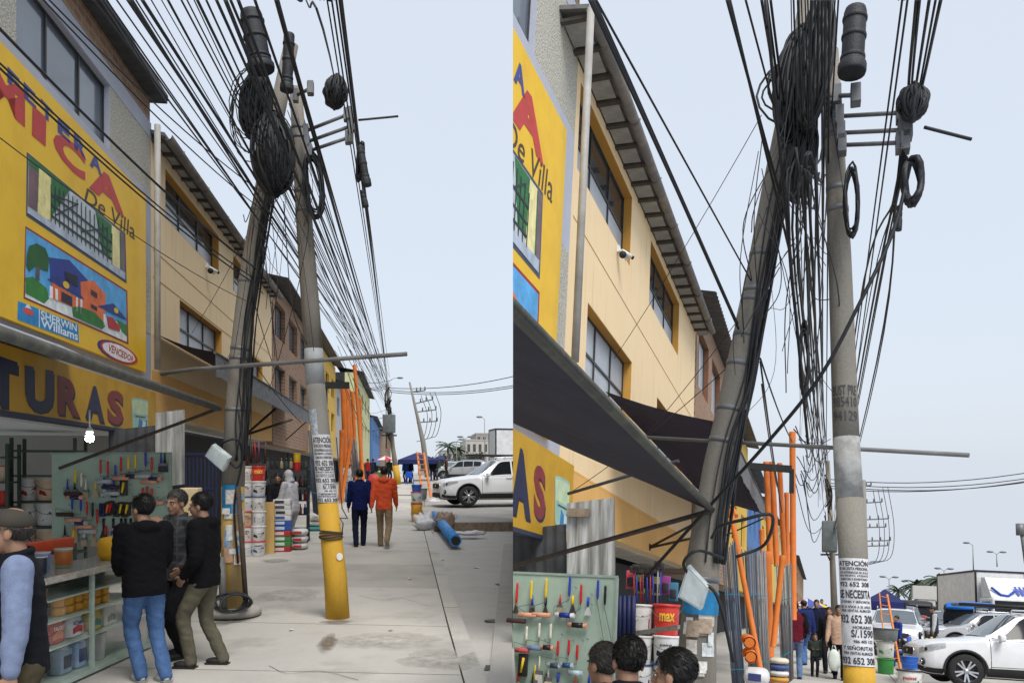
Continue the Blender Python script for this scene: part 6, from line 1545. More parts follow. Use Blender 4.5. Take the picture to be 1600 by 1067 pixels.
    # upper garment
    g = MB(); st = ps.get('bulk', 1.0)
    zh = .80 if not tee else .86
    loft(g, [(S(U((0, oy, z)) if z > .9 else V((0, oy, z))), V((rx * s * st, 0, 0)), Lm @ V((0, ry * s * st, 0))) for z, rx, ry, oy in ((zh, .172, .122, 0), (.88, .176, .125, 0), (1.0, .172, .125, .004), (1.15, .18, .132, .004), (1.28, .196, .132, 0), (1.37, .192, .115, -.005), (1.43, .135, .09, -.008), (1.465, .078, .074, -.004))], 24)
    for sh, el, wr, sx in arms:
        if tee: limb(g, [S(sh), S(sh.lerp(el, .75))], [.075 * s, .068 * s])
        elif not vest: limb(g, [S(sh), S(el), S(el.lerp(wr, .5)), S(el.lerp(wr, .97))], [.078 * s * st, .064 * s * st, .058 * s, .046 * s])
        else: g.ell(S(sh), (.075 * s, .075 * s, .08 * s), 12, 8)
    if hood and not hoodup:
        g.ell(S(U((0, -.085, 1.43))), (.125 * s, .075 * s, .065 * s), 16, 10); g.ell(S(U((-.075, -.01, 1.455))), (.05 * s, .085 * s, .035 * s)); g.ell(S(U((.075, -.01, 1.455))), (.05 * s, .085 * s, .035 * s))
    elif not tee:
        g.tube([S(U((math.cos(a) * .078, math.sin(a) * .08 - .004, 1.47 + .012 * math.sin(a) * -1))) for a in [i * math.pi / 8 for i in range(17)]], .02 * s, 8)
    if hoodup:
        g.ell(HP((0, -.022, .035)), (.098 * s, .105 * s, .112 * s), 16, 12, M=Hm); g.tube([S(U((0, -.03, 1.44))), HP((0, -.03, -.03))], [.11 * s, .095 * s], 14)
    me = remeshed(g, vox, 4, fold=.007 * s, seed=h * 77)
    me.materials.append(mat('cloth_%d_%d_%d' % top, flat(*top), .92, var=.16, scale=14, bump=.25, bscale=120, spec=.15))
    o = bpy.data.objects.new('vest' if vest else 'shirt' if tee else 'jacket', me); COL.objects.link(o); o.parent = t
    if checks:
        m = bpy.data.materials.new('check_cloth'); m.use_nodes = True; nn, ll = m.node_tree.nodes, m.node_tree.links
        tc = nn.new('ShaderNodeTexCoord'); ck = nn.new('ShaderNodeTexBrick'); ck.inputs['Scale'].default_value = 1; ck.offset = 0; ck.inputs['Brick Width'].default_value = .16; ck.inputs['Row Height'].default_value = .085; ck.inputs['Mortar Size'].default_value = .012
        ck.inputs['Color1'].default_value = (.022, .024, .026, 1); ck.inputs['Color2'].default_value = (.034, .036, .04, 1); ck.inputs['Mortar'].default_value = (.058, .06, .064, 1)
        sx_ = nn.new('ShaderNodeSeparateXYZ'); cx_ = nn.new('ShaderNodeCombineXYZ'); ad = nn.new('ShaderNodeMath'); ll.new(tc.outputs['Object'], sx_.inputs[0]); ll.new(sx_.outputs[0], ad.inputs[0]); ll.new(sx_.outputs[1], ad.inputs[1]); ll.new(ad.outputs[0], cx_.inputs[0]); ll.new(sx_.outputs[2], cx_.inputs[1])
        ll.new(cx_.outputs[0], ck.inputs['Vector']); ll.new(ck.outputs[0], nn['Principled BSDF'].inputs['Base Color']); nn['Principled BSDF'].inputs['Roughness'].default_value = .9
        me.materials.clear(); me.materials.append(m)
    if vest or sleeve:
        g = MB()
        for sh, el, wr, sx in arms: limb(g, [S(sh), S(el), S(el.lerp(wr, .5)), S(el.lerp(wr, .97))], [.082 * s, .067 * s, .060 * s, .048 * s])
        if vest: loft(g, [(S(U((0, 0, z))), V((rx * s, 0, 0)), Lm @ V((0, ry * s, 0))) for z, rx, ry in ((1.40, .14, .09), (1.47, .07, .07))], 16)
        me = remeshed(g, vox, 4, fold=.0045 * s, seed=3); c = vest or sleeve
        me.materials.append(mat('cloth_%d_%d_%d' % c, flat(*c), .9, var=.12, scale=14, bump=.2, bscale=120, spec=.15))
        o = bpy.data.objects.new('sleeves', me); COL.objects.link(o); o.parent = t
    # trousers
    g = MB()
    loft(g, [(S(V((0, 0, z))), V((rx * s, 0, 0)), V((0, ry * s, 0))) for z, rx, ry in ((.80, .158, .112), (.90, .160, .115), (.985, .148, .108))], 20)
    for hip, kn, ank, f in legs:
        e_ = ank + V((0, 0, -.02))
        limb(g, [S(hip + V((0, -.01, -.02))), S(hip.lerp(kn, .5)), S(kn), S(kn.lerp(e_, .5)), S(e_)], [.098 * s, .088 * s, .072 * s, .068 * s, .062 * s])
    me = remeshed(g, vox, 4, fold=.007 * s, seed=h * 31, freq=(8, 8, 16))
    me.materials.append(mat('cloth_%d_%d_%d' % pants, flat(*pants), .9, var=.2, scale=10, bump=.25, bscale=150, spec=.15))
    o = bpy.data.objects.new('trousers', me); COL.objects.link(o); o.parent = t
    for sx, (hip, kn, ank, f) in zip((-1, 1), legs):
        q = MB(); tilt = math.atan2(f.z, .2) if f.z > 0 else 0.0; Mr = Matrix.Rotation(-tilt, 3, 'X')
        F = lambda v: S(f + Mr @ V(v))
        q.ell(F((0, .055, .035)), (.046 * s, .10 * s, .036 * s), 14, 8, M=Mr); q.ell(F((0, -.03, .045)), (.042 * s, .06 * s, .045 * s), 12, 8, M=Mr)
        me = remeshed(q, .009, 2); me.materials.append(paint(*shoes, rough=.6)); o = bpy.data.objects.new('shoe', me); COL.objects.link(o); o.parent = t
        MB().hexa([F((-.04, -.085, .0)), F((.04, -.085, 0)), F((.043, .14, 0)), F((-.043, .14, 0))], [F((-.042, -.09, .018)), F((.042, -.09, .018)), F((.045, .15, .018)), F((-.045, .15, .018))]).build('sole', paint(150, 150, 146) if shoes[0] > 60 else paint(44, 42, 42), o)
    if mark:
        c, z0, z1, w = mark
        pass
    return t
def foot(P, px, py): return P.G(px, py)
WALK = dict(fl=(-.09, .24, .0), fr=(.09, -.30, .10), hl=(-.25, -.12, .84), hr=(.25, .18, .86), lean=.06)
WALK2 = dict(fl=(-.08, -.10, .0), fr=(.08, .14, .0), hl=(-.25, .14, .84), hr=(.26, -.06, .82), lean=.05)
POCK = dict(hl=(-.20, .10, .93), hr=(.20, .10, .93), lean=.03)
# left half
def std(P, px, py, Y): q = P.Y(px, py, Y); return V((q.x, q.y, P.g(Y) + (.14 if P is L and Y > 24 and q.x > .6 else 0)))
NV = .0095
person(L, 'person in a grey cap and black vest over pale blue sleeves, left edge', std(L, 38, 1000, 4.6), R(112), 1.60, (22, 23, 28), (74, 68, 52), vest=(116, 128, 156), hat=(58, 54, 46), hair=(60, 56, 52), pose=dict(lean=.08, hpitch=-.2, hl=(-.29, .06, .82), hr=(.24, .2, .84), hyaw=-.1, bulk=1.0), vox=NV, head_k=1.08)
person(L, 'person in black hooded jacket and blue jeans with back turned, left half', std(L, 226, 1063, 7.5), R(38), 1.58, (15, 15, 18), (72, 100, 142), (190, 190, 190), pose=dict(fl=(-.02, .06, 0), fr=(.14, -.10, 0), hl=(-.12, .30, 1.0), hr=(.15, .26, .98), lean=.06, hyaw=.35, bulk=1.12), hood=True, vox=NV, head_k=1.1)
person(L, 'person in dark checked jacket with a hand at the mouth, left half', std(L, 282, 1010, 8.5), R(138), 1.60, (40, 42, 46), (26, 27, 30), (34, 32, 32), hair=(62, 60, 58), pose=dict(hr=(.02, .17, 1.40), hl=(-.2, .12, .95), hyaw=.15, fl=(-.1, .08, 0), fr=(.1, -.04, 0)), checks=True, vox=NV, head_k=1.08)
person(L, 'person in black jacket and olive trousers standing side on, left half', std(L, 320, 1038, 8.05), R(78), 1.585, (17, 17, 20), (92, 88, 74), (40, 38, 38), pose=dict(hl=(-.2, .12, .92), hr=(.2, .16, .92), hpitch=.0, fl=(-.09, .13, 0), fr=(.09, -.12, 0), bulk=1.08, hyaw=.1), hood=True, vox=NV, head_k=1.06)
person(L, 'person in grey hooded overalls stooping over cartons, left half', std(L, 457, 840, 18.0), R(62), 1.66, (176, 176, 182), (160, 160, 166), (70, 60, 50), pose=dict(lean=.16, hpitch=-.3, hl=(-.15, .35, 1.0), hr=(.15, .36, 1.02)), hoodup=True, vox=.013)
person(L, 'person in dark clothes facing out beside the hooded worker, left half', std(L, 434, 830, 19.0), R(185), 1.56, (26, 26, 30), (30, 30, 34), vox=.013, pose=dict(hl=(-.12, .3, 1.0), hr=(.12, .3, 1.0)))
person(L, 'person in navy jacket walking away beside the orange hoodie, left half', std(L, 562, 852, L.G(562, 853).y), R(4), 1.66, (20, 30, 78), (26, 30, 50), (24, 22, 24), pose=WALK2, vox=.012)
person(L, 'person in orange hooded sweatshirt and khaki trousers walking away, left half', std(L, 600, 857, L.G(600, 855).y), R(-4), 1.73, (206, 82, 50), (136, 118, 92), (70, 62, 56), pose=WALK, hood=True, vox=.012)
person(L, 'person in white shirt and cap standing by the orange pipes, left half', std(L, 545, 782, L.G(545, 784).y), R(200), 1.66, (206, 206, 210), (110, 140, 170), hat=(200, 120, 70), pose=dict(hl=(-.08, .2, 1.15), hr=(.1, .2, 1.1)), vox=.016, tee=True)
farL = [(574, 752, (170, 50, 40), 'red top'), (583, 751, (40, 44, 60), 'dark top'), (608, 749, (50, 60, 50), 'dark green top'), (634, 752, (40, 70, 140), 'blue top'), (641, 753, (26, 28, 32), 'black top'), (676, 752, (30, 32, 36), 'black jacket'), (683, 752, (36, 40, 44), 'charcoal jacket'), (697, 748, (70, 56, 48), 'brown jacket')]
for px, py, c, d_ in farL:
    person(L, 'distant person in %s at the market tents, left half' % d_, std(L, px, py, 60), R(random.uniform(0, 360)), 1.66, c, random.choice(((40, 46, 70), (50, 48, 46), (34, 34, 40))), vox=.022)
# right half
def head_at(P, px, pytop, Y, h): q = P.Y(px, pytop, Y); return V((q.x, q.y, q.z - h))
person(Q, 'person with short black hair and dark jacket seen from behind, right half', head_at(Q, 985, 996, 4.6, 1.69), R(22), 1.66, (24, 25, 32), pose=dict(hyaw=.2), vox=NV, head_k=1.12)
person(Q, 'grey haired person half hidden behind the black haired head, right half', head_at(Q, 951, 1008, 5.1, 1.68), R(60), 1.66, (40, 42, 48), hair=(66, 62, 58), vox=NV, head_k=1.1)
person(Q, 'person with curly black hair in profile under the pole posters, right half', head_at(Q, 1066, 1016, 4.5, 1.69), R(72), 1.66, (30, 28, 32), pose=dict(hyaw=.1), vox=NV, head_k=1.12)
person(Q, 'person in maroon and black jacket and jeans with back turned, right half', std(Q, 1242, 1070, 20.6), R(8), 1.72, (96, 26, 40), (92, 116, 150), sleeve=(22, 22, 26), pose=dict(POCK), vox=.014)
person(Q, 'person in navy jacket and blue trousers behind the maroon jacket, right half', std(Q, 1257, 1050, 24.5), R(30), 1.72, (34, 46, 96), (80, 110, 160), hat=(40, 44, 60), pose=WALK2, vox=.016)
person(Q, 'person in dark navy jacket walking towards the viewer, right half', std(Q, 1276, 1045, 26.5), R(175), 1.72, (30, 34, 58), (36, 36, 44), pose=WALK2, vox=.016)
person(Q, 'small child in dark green top walking towards the viewer, right half', std(Q, 1273, 1056, 21.4), R(185), .98, (54, 62, 54), (30, 30, 34), pose=dict(hl=(-.1, .2, 1.1), hr=(.1, .2, 1.1), fl=(-.09, .06, 0), fr=(.09, -.06, 0)), vox=.014, head_k=1.3)
pk = person(Q, 'person in beige hooded sweatshirt and black trousers walking towards the viewer, right half', std(Q, 1311, 1058, 21.2), R(178), 1.68, (190, 158, 136), (26, 26, 30), (40, 36, 36), pose=dict(fl=(-.09, .12, 0), fr=(.09, -.14, .03), hl=(-.26, .05, .84), hr=(.27, .08, .84)), hood=True, vox=.013)
person(Q, 'person in black walking beside the beige sweatshirt, right half', std(Q, 1296, 1055, 22.6), R(172), 1.6, (34, 32, 36), (30, 30, 34), pose=WALK2, vox=.016)
person(Q, 'person in pale shirt and dark vest standing beyond the white car, right half', std(Q, 1461, 1012, 31), R(90), 1.66, (50, 54, 60), (40, 42, 50), vest=(180, 182, 186), hat=(40, 40, 44), vox=.016)
person(Q, 'person in dark blue top beside the blue covered mototaxi, right half', std(Q, 1481, 998, 37), R(70), 1.66, (44, 50, 80), (60, 80, 120), vox=.018)
person(Q, 'person in blue seated behind the orange steps, right half', std(Q, 1403, 1012, 28), R(120), 1.35, (40, 56, 130), (40, 44, 60), vox=.018)
person(Q, 'distant person in black on the far pavement, right half', std(Q, 1284, 1012, 45), R(180), 1.66, (36, 36, 40), (40, 40, 46), vox=.022)
person(Q, 'distant person in grey on the far pavement, right half', std(Q, 1262, 1010, 47), R(180), 1.66, (96, 96, 100), (40, 44, 60), vox=.022)
hb_ = Q.Y(1303, 1012, 21.0)
bg_ = MB().ell((0, 0, -.28), (.14, .07, .26), 14, 10).tube([(-.05, 0, -.06), (-.02, 0, .06), (.02, 0, .06), (.05, 0, -.06)], .012, 6)
bg_.v = [tuple(V(v) * (1 + .15 * noise.noise(V(v) * 12))) for v in bg_.v]
single(Q, bg_, 'shopping_bag', paint(206, 214, 206), 'white plastic shopping bag carried by the person in beige, right half', 'bag', hb_)
# ---------------------------------------------------------------- vehicles
m_tyre = mat('tyre_rubber', (.02, .02, .021), .85, var=.2)
m_rim = mat('alloy_rim', (.55, .56, .58), .3, metal=.8, var=.05)
m_cladd = mat('black_cladding', (.022, .022, .024), .7, var=.15)
m_cglass = mat('tinted_glass', (.012, .014, .017), .06, var=.1, spec=.25)
m_wshield = mat('windscreen_glass', (.10, .12, .135), .05, var=.15, scale=1.5, spec=.9)
m_lamp = mat('headlamp_lens', (.32, .33, .34), .08, var=.3, scale=14, spec=.9)
m_chrome = mat('chrome_trim', (.6, .6, .62), .15, metal=1.0, var=.02)
def carpaint(nm, c): return mat('car_' + nm, c, .28, var=.03, coat=.8, spec=.5)
CP = {'white': carpaint('white', (.70, .71, .73)), 'silver': carpaint('silver', (.36, .37, .38)), 'grey': carpaint('grey', (.12, .125, .13)), 'black': carpaint('black', (.018, .018, .02)), 'red': carpaint('red', (.30, .03, .03)), 'blue': carpaint('blue', (.04, .08, .22))}
ST = [  # y, z bottom, half width, z mid, z belt, glass half width low/high, z top
    (2.34, .42, .46, .56, .70, .40, .30, .74), (2.30, .33, .66, .55, .76, .56, .42, .82), (2.20, .28, .80, .56, .83, .68, .52, .90), (2.02, .26, .88, .58, .89, .76, .60, .96), (1.60, .25, .915, .62, .94, .80, .66, 1.02), (1.10, .25, .925, .64, .99, .82, .72, 1.085),
    (.95, .25, .93, .64, 1.00, .82, .73, 1.13), (.30, .25, .93, .66, 1.02, .82, .62, 1.60), (.05, .25, .93, .66, 1.03, .82, .62, 1.66), (-.6, .25, .93, .66, 1.05, .82, .63, 1.695), (-1.3, .25, .93, .67, 1.08, .81, .62, 1.68), (-1.85, .27, .92, .68, 1.12, .79, .60, 1.62),
    (-2.10, .30, .90, .68, 1.10, .77, .60, 1.36), (-2.24, .34, .86, .68, 1.02, .72, .58, 1.10), (-2.32, .42, .76, .66, .92, .62, .5, .98)]
def sect(y):
    S_ = ST
    for a, b in zip(S_, S_[1:]):
        if b[0] <= y <= a[0]:
            f = (a[0] - y) / (a[0] - b[0]); r = [p + (q - p) * f for p, q in zip(a, b)]; break
    else: r = list(S_[0] if y > S_[0][0] else S_[-1])
    _, zb, w, zm, zt, g0, g1, zr = r
    return [(0, zb), (w * .86, zb), (w * .97, zb + .10), (w, zm), (w * .985, (zm + zt) / 2 + .02), (w * .955, zt), (g0, zt + .03 if zr - zt > .2 else zt + (zr - zt) * .45), (g1, zr - .05 if zr - zt > .2 else zr - .02), (g1 * .7, zr - .008), (0, zr)]
def SP(y, t, side, off=0.0):
    s_ = sect(y); k = min(int(t), len(s_) - 2); f = t - k
    (x0, z0), (x1, z1) = s_[k], s_[k + 1]
    n = V((z1 - z0, 0, -(x1 - x0))); n = n.normalized() if n.length > 1e-6 else V((0, 0, 1))
    return V((side * (x0 + (x1 - x0) * f + n.x * off), y, z0 + (z1 - z0) * f + n.z * off))
def patch(mb, ys, ts, side, off, mi=0):
    """ys: list of y; ts: function y -> (t0, t1)"""
    n = 4; vs = []
    for y in ys:
        a, b = ts(y)
        for k in range(n + 1): vs.append(SP(y, a + (b - a) * k / n, side, off))
    fs = [(i * (n + 1) + k, i * (n + 1) + k + 1, (i + 1) * (n + 1) + k + 1, (i + 1) * (n + 1) + k) for i in range(len(ys) - 1) for k in range(n)]
    return mb.add(vs, [f if side > 0 else f[::-1] for f in fs], mi, True)
def lin(a, b, n): return [a + (b - a) * i / n for i in range(n + 1)]
def make_car(P, label, loc, rz, color, group=None, scale=(1, 1, 1)):
    t = thing(P, 'car', label, 'car', loc, group=group, rot=Matrix.Rotation(rz, 4, 'Z') @ Matrix.Diagonal((*scale, 1)))
    ys = sorted(set([s_[0] for s_ in ST] + lin(-2.3, 2.3, 46)), reverse=True)
    b = MB(); n = 10; vs = []; ring = []
    for y in ys:
        s_ = sect(y); ring = [V((x, y, z)) for x, z in s_] + [V((-x, y, z)) for x, z in s_[-2:0:-1]]
        vs += ring
    m = len(ring)
    fs = [(i * m + k, (i + 1) * m + k, (i + 1) * m + (k + 1) % m, i * m + (k + 1) % m) for i in range(len(ys) - 1) for k in range(m)]
    fs += [tuple(range(m)), tuple(range((len(ys) - 1) * m, len(ys) * m))[::-1]]
    b.add(vs, fs, 0, True); me = b.mesh('b', [color])
    ob = bpy.data.objects.new('b', me)
    cut = MB()
    for y in (1.40, -1.38):
        cut.tube([(-1.2, y, .37), (1.2, y, .37)], .415, 28)
    co = bpy.data.objects.new('c', cut.mesh('c', [])); TMP.collection.objects.link(co)
    md = ob.modifiers.new('x', 'BOOLEAN'); md.object = co; md.operation = 'DIFFERENCE'; md.solver = 'EXACT'
    me2 = evaluated(ob); bpy.data.objects.remove(ob); bpy.data.objects.remove(co)
    me2.materials.clear(); me2.materials.append(color)
    me2.polygons.foreach_set('material_index', [0] * len(me2.polygons))
    me2.polygons.foreach_set('use_smooth', [True] * len(me2.polygons))
    o = bpy.data.objects.new('body', me2); COL.objects.link(o); o.parent = t
    ms = o.modifiers.new('e', 'EDGE_SPLIT'); ms.split_angle = R(38)
    MB().box((-.70, -2.0, .22), (.70, 2.05, .75)).build('chassis', m_cladd, t)
    for s_ in (-1, 1):
        q = MB(); patch(q, lin(.98, -1.0, 10), lambda y: (.9, 2.35), s_, .008); q.build('sill_cladding', m_cladd, t)
        q = MB(); patch(q, lin(2.30, 1.83, 5), lambda y: (.9, 2.1), s_, .010); q.build('bumper_cladding', m_cladd, t)
        q = MB(); patch(q, lin(-1.82, -2.28, 5), lambda y: (.9, 2.3), s_, .010); q.build('bumper_cladding', m_cladd, t)
        for y0 in (1.40, -1.38):                                 # arch lips
            q = MB(); pts = [V((s_ * (.935 if abs(y0 + .42 * math.cos(a)) < 1.7 else .90), y0 + .425 * math.cos(a), .37 + .425 * math.sin(a))) for a in lin(-.15, math.pi + .15, 16)]
            q.tube(pts, .028, 6); q.build('arch_trim', m_cladd, t)
        for a, c in ((.72, -.22), (-.28, -1.05), (-1.12, -1.72)):
            q = MB(); patch(q, lin(a, c, 8), lambda y: (6.10, min(6.93, 6.10 + max(.1, (.83 if y < .18 else (.80 - y) * 1.35)))), s_, .006); q.build('side_window', m_cglass, t)
        q = MB(); pts = [SP(y, 5.9, s_, .012) for y in lin(.85, -1.8, 14)]; q.tube(pts, .012, 5); q.build('belt_trim', m_chrome if s_ else None, t)
        for y in (.90, -.24, -1.12):                             # door shut lines
            q = MB(); q.tube([SP(y, u, s_, .002) for u in lin(2.3, 5.9, 8)], .006, 5); q.build('door_gap', m_cladd, t)
        q = MB(); q.tube([SP(y, 2.45, s_, .002) for y in lin(.90, -1.0, 8)], .005, 5); q.build('door_gap', m_cladd, t)
        for y in (-.10, -1.0):
            q = MB(); c = SP(y, 4.75, s_, .02); q.tube([c + V((0, .11, 0)), c + V((s_ * .012, .06, .003)), c + V((s_ * .012, -.06, .003)), c + V((0, -.11, 0))], .014, 8); q.build('door_handle', color, t)
        c = V((s_ * 1.03, .72, 1.10)); q = MB().bbox(c - V((.10, .07, .075)), c + V((.10, .06, .075)), .05, seg=3); q.tube([c - V((s_ * .08, 0, .04)), V((s_ * .86, .68, 1.03))], .03, 8); q.build('mirror', color, t)
        q = MB(); patch(q, lin(2.27, 1.78, 8), lambda y: (4.0 + max(0, (2.05 - y)) * 1.3, 5.15), s_, .008); hl_ = q.build('headlight', m_lamp, t)
        q = MB(); c = SP(2.16, 4.5, s_, .004); q.ell(c, (.05, .03, .045)); q.build('projector', m_cglass, hl_)
        q = MB(); c = SP(2.22, 2.7, s_, .0); q.ell(c, (.07, .05, .08), 12, 8); fg = q.build('fog_lamp', m_cladd, t); MB().ell(c + V((s_ * .01, .035, 0)), (.045, .03, .045)).build('bulb', m_chrome, fg)
        q = MB(); patch(q, lin(-1.98, -2.26, 4), lambda y: (4.2, 5.6), s_, .008); q.build('tail_lamp', mat('tail_red', (.35, .02, .02), .2), t)
        q = MB(); q.tube([V((s_ * .60, .0, 1.66)), V((s_ * .60, -.05, 1.735)), V((s_ * .60, -1.55, 1.735)), V((s_ * .59, -1.65, 1.67))], .02, 8); q.build('roof_rail', m_rim, t)
    q = MB()
    ysw = lin(.98, .28, 8); vs = []
    for y in ysw:
        w = sect(y)[7][0] * .97; z = sect(y)[9][1]
        for u in lin(-1, 1, 8): vs.append(V((u * w, y + .012, z - (.045 * abs(u) ** 3) + .012)))
    q.add(vs, [(i * 9 + k, i * 9 + k + 1, (i + 1) * 9 + k + 1, (i + 1) * 9 + k) for i in range(8) for k in range(8)], 0, True); q.build('windscreen', m_wshield, t)
    g = MB(); g.bbox((-.43, 2.26, .62), (.43, 2.36, .78), .03); gr = g.build('grille', m_cladd, t)
    MB().tube([(-.45, 2.335, .62), (-.47, 2.335, .74), (-.40, 2.34, .79), (.40, 2.34, .79), (.47, 2.335, .74), (.45, 2.335, .62), (-.45, 2.335, .62)], .016, 6).build('grille_surround', m_chrome, gr)
    MB().ell((0, 2.365, .72), (.06, .012, .03)).build('badge', m_chrome, gr)
    MB().bbox((-.5, 2.25, .30), (.5, 2.365, .47), .03).build('lower_intake', m_cladd, t)
    MB().box((-.17, 2.366, .48), (.17, 2.378, .57)).build('number_plate', m_white, t)
    for y in (1.40, -1.38):
        for s_ in (-1, 1):
            x = s_ * .84; Mx = Matrix.Rotation(R(90) * s_, 3, 'Y')
            w = MB().lathe([(.235, -.11), (.32, -.115), (.355, -.08), (.362, 0), (.355, .08), (.32, .115), (.235, .11)], 32, (x, y, .362), M=Mx, cap=False).build('wheel', m_tyre, t)
            MB().lathe([(.20, .05), (.235, .07), (.245, .11), (.232, .112), (.222, .08)], 32, (x, y, .362), M=Mx, cap=False).lathe([(.001, .02), (.22, .02)], 24, (x, y, .362), M=Mx, cap=False).build('rim', mat('rim_dark', (.05, .05, .055), .5, metal=.5), w)
            sp = MB()
            for k in range(10):
                a = 2 * math.pi * k / 10 + (.12 if k % 2 else -.12); d = V((0, math.cos(a), math.sin(a)))
                sp.bar(V((x + s_ * .085, y, .362)) + d * .04, V((x + s_ * .10, y, .362)) + d * .235, .036, .03, up=(1, 0, 0))
            sp.lathe([(.001, .12), (.05, .118), (.06, .08)], 16, (x, y, .362), M=Mx, cap=False); sp.build('spokes', m_rim, w)
    return t
def car_at(P, px, py, Y=None):
    return P.G(px, py) if Y is None else std(P, px, py, Y)
# the white car in each half: nose towards the pavement, flank towards the viewer
def park(P, Y, wheel, ybot, a, label):
    p = P.Y(*wheel, Y); z = P.Y(wheel[0], ybot, Y).z; o_ = Matrix.Rotation(R(a), 3, 'Z') @ V((-.93, 1.40, 0))
    return make_car(P, label, (p.x - o_.x, p.y - o_.y, z), R(a), CP['white'])
carL = park(L, 29.0, (732.5, 776), 791, 102, 'white off-road car parked nose to the pavement, left half')
carR = park(Q, 20.6, (1510, 1050), 1075, 98, 'white off-road car parked nose to the pavement, right half')
def rack(P, car, label):
    t = thing(P, 'roof_load', label, 'roof load', (0, 0, 0)); t.matrix_world = car.matrix_world @ Matrix.Translation((0, 0, 1.74))
    for x in (-.4, -.2, .1, .35): MB().tube([(x, 1.3, .06), (x, -1.9, .06)], .035, 8).build('bar', m_black if x < 0 else m_steel, t)
    for y in (.1, -1.1): MB().bar((-.62, y, .02), (.62, y, .02), .05, .03).build('cross_bar', m_black, t)
rack(L, carL, 'dark bars tied on the roof of the white car, left half'); rack(Q, carR, 'dark bars tied on the roof of the white car, right half')
dists = [(L, 722, 760, 66, 75, 'silver', .9, 'first car from the street in the far parking row, left half'), (L, 748, 750, 74, 60, 'white', .86, 'pale car in the far row behind the white car, left half'), (L, 778, 752, 66, 70, 'grey', .9, 'grey car above the white car bonnet, left half'), (L, 764, 744, 84, 95, 'silver', .84, 'small silver car far along the lot, left half'),
         (L, 706, 748, 78, 180, 'white', .95, 'white car facing the viewer beside the blue canopy, left half'),
         (Q, 1400, 1018, 32, 175, 'white', .9, 'white car facing the viewer beside the blue canopy, right half'), (Q, 1412, 1003, 42, 178, 'grey', .9, 'grey car behind the small white one, right half'), (Q, 1470, 998, 46, 170, 'silver', .85, 'silver car beyond the dogs, right half'),
         (Q, 1500, 1000, 40, 150, 'black', .9, 'dark car behind the blue covered mototaxi, right half'), (Q, 1530, 1008, 36, 110, 'silver', .86, 'silver car half hidden behind the white car, right half'), (Q, 1445, 990, 60, 175, 'white', .84, 'small pale car in the far traffic, right half')]
RM = {'car_white': None}
for P, px, py, Y, a, c, kz_, lab in dists:
    q = std(P, px, py, Y)
    if P is L and Y > 60: q.z = 1.24
    dup(carR, P, q, label=lab, group='cars in the lot', rot=Matrix.Rotation(R(a), 4, 'Z') @ Matrix.Diagonal((.95, .95, kz_, 1)), remap={'car_white': CP[c]})
# box lorries
def lorry(P, loc, rz, label, cab=True):
    t = thing(P, 'box_lorry', label, 'lorry', loc, rz)
    bw = mat('lorry_white', (.62, .63, .64), .5, scale=3, var=.12)
    MB().box((-1.2, -6.2, 1.1), (1.2, 0, 3.75)).build('box_body', bw, t)
    for z in (1.1, 3.70): MB().box((-1.23, -6.23, z), (1.23, .03, z + .1)).build('edge_rail', m_black, t)
    for x in (-1.23, 1.15):
        for y in (-6.23, -.06): MB().box((x, y, 1.2), (x + .08, y + .09, 3.7)).build('corner_post', m_black, t)
    for z in (1.8, 2.5, 3.1): MB().box((-1.207, -6.1, z), (-1.2, -.1, z + .02)).build('seam', paint(140, 142, 146), t)
    MB().box((-1.1, -6.1, .55), (1.1, 2.0, 1.09)).build('frame', m_black, t)
    c = MB().bbox((-1.12, .15, .7), (1.12, 1.95, 2.35), .12, seg=3).build('cab', bw, t)
    MB().box((-1.0, 1.945, 1.55), (1.0, 1.96, 2.2)).build('windscreen', m_cglass, c)
    for s_ in (-1, 1): MB().box((s_ * 1.118 - .006, .6, 1.55), (s_ * 1.118 + .006, 1.75, 2.15)).build('side_window', m_cglass, c); MB().bbox((s_ * 1.25 - .08, 1.8, 1.5), (s_ * 1.25 + .08, 1.9, 2.1), .03).build('mirror', m_black, c)
    d = MB().hexa([(-1.05, .3, 2.36), (1.05, .3, 2.36), (1.05, 1.7, 2.36), (-1.05, 1.7, 2.36)], [(-1.0, .2, 3.4), (1.0, .2, 3.4), (1.0, .7, 3.4), (-1.0, .7, 3.4)]).build('wind_deflector', bw, t)
    for i in range(4): MB().hexa([(-.9 + i * .2, 1.64 - i * .0, 2.5), (-.8 + i * .2, 1.64, 2.5), (-.72 + i * .2, 1.3, 2.95), (-.82 + i * .2, 1.3, 2.95)], [(-.9 + i * .2, 1.66, 2.5), (-.8 + i * .2, 1.66, 2.5), (-.72 + i * .2, 1.34, 2.95), (-.82 + i * .2, 1.34, 2.95)]).build('blue_chevron', paint(40, 70, 170), d)
    MB().tube([(-.1, 1.52, 2.72), (.25, 1.66, 2.46), (.6, 1.64, 2.5), (.95, 1.40, 2.86)], .06, 6).build('blue_stripe', paint(40, 70, 170), d)
    for y in (1.1, -3.6, -4.7):
        for s_ in (-1, 1):
            Mx = Matrix.Rotation(R(90) * s_, 3, 'Y'); w = MB().lathe([(.25, -.14), (.45, -.15), (.48, -.1), (.48, .1), (.45, .15), (.25, .14)], 22, (s_ * .98, y, .48), M=Mx).build('wheel', m_tyre, t)
            MB().lathe([(.001, .10), (.22, .10), (.26, .155), (.2, .155)], 18, (s_ * .98, y, .48), M=Mx, cap=False).build('rim', m_rim, w)
    return t
lq = Q.Y(1566, 1000, 50); lorry(Q, (lq.x, lq.y, Q.g(50) - .1), R(190), 'white box lorry with blue chevrons above its cab, right half')
lq = L.Y(764, 745, 62); lorry(L, (lq.x + 6.4, lq.y + .5, 1.24), R(-84), 'white box lorry at the right edge behind the car, left half')
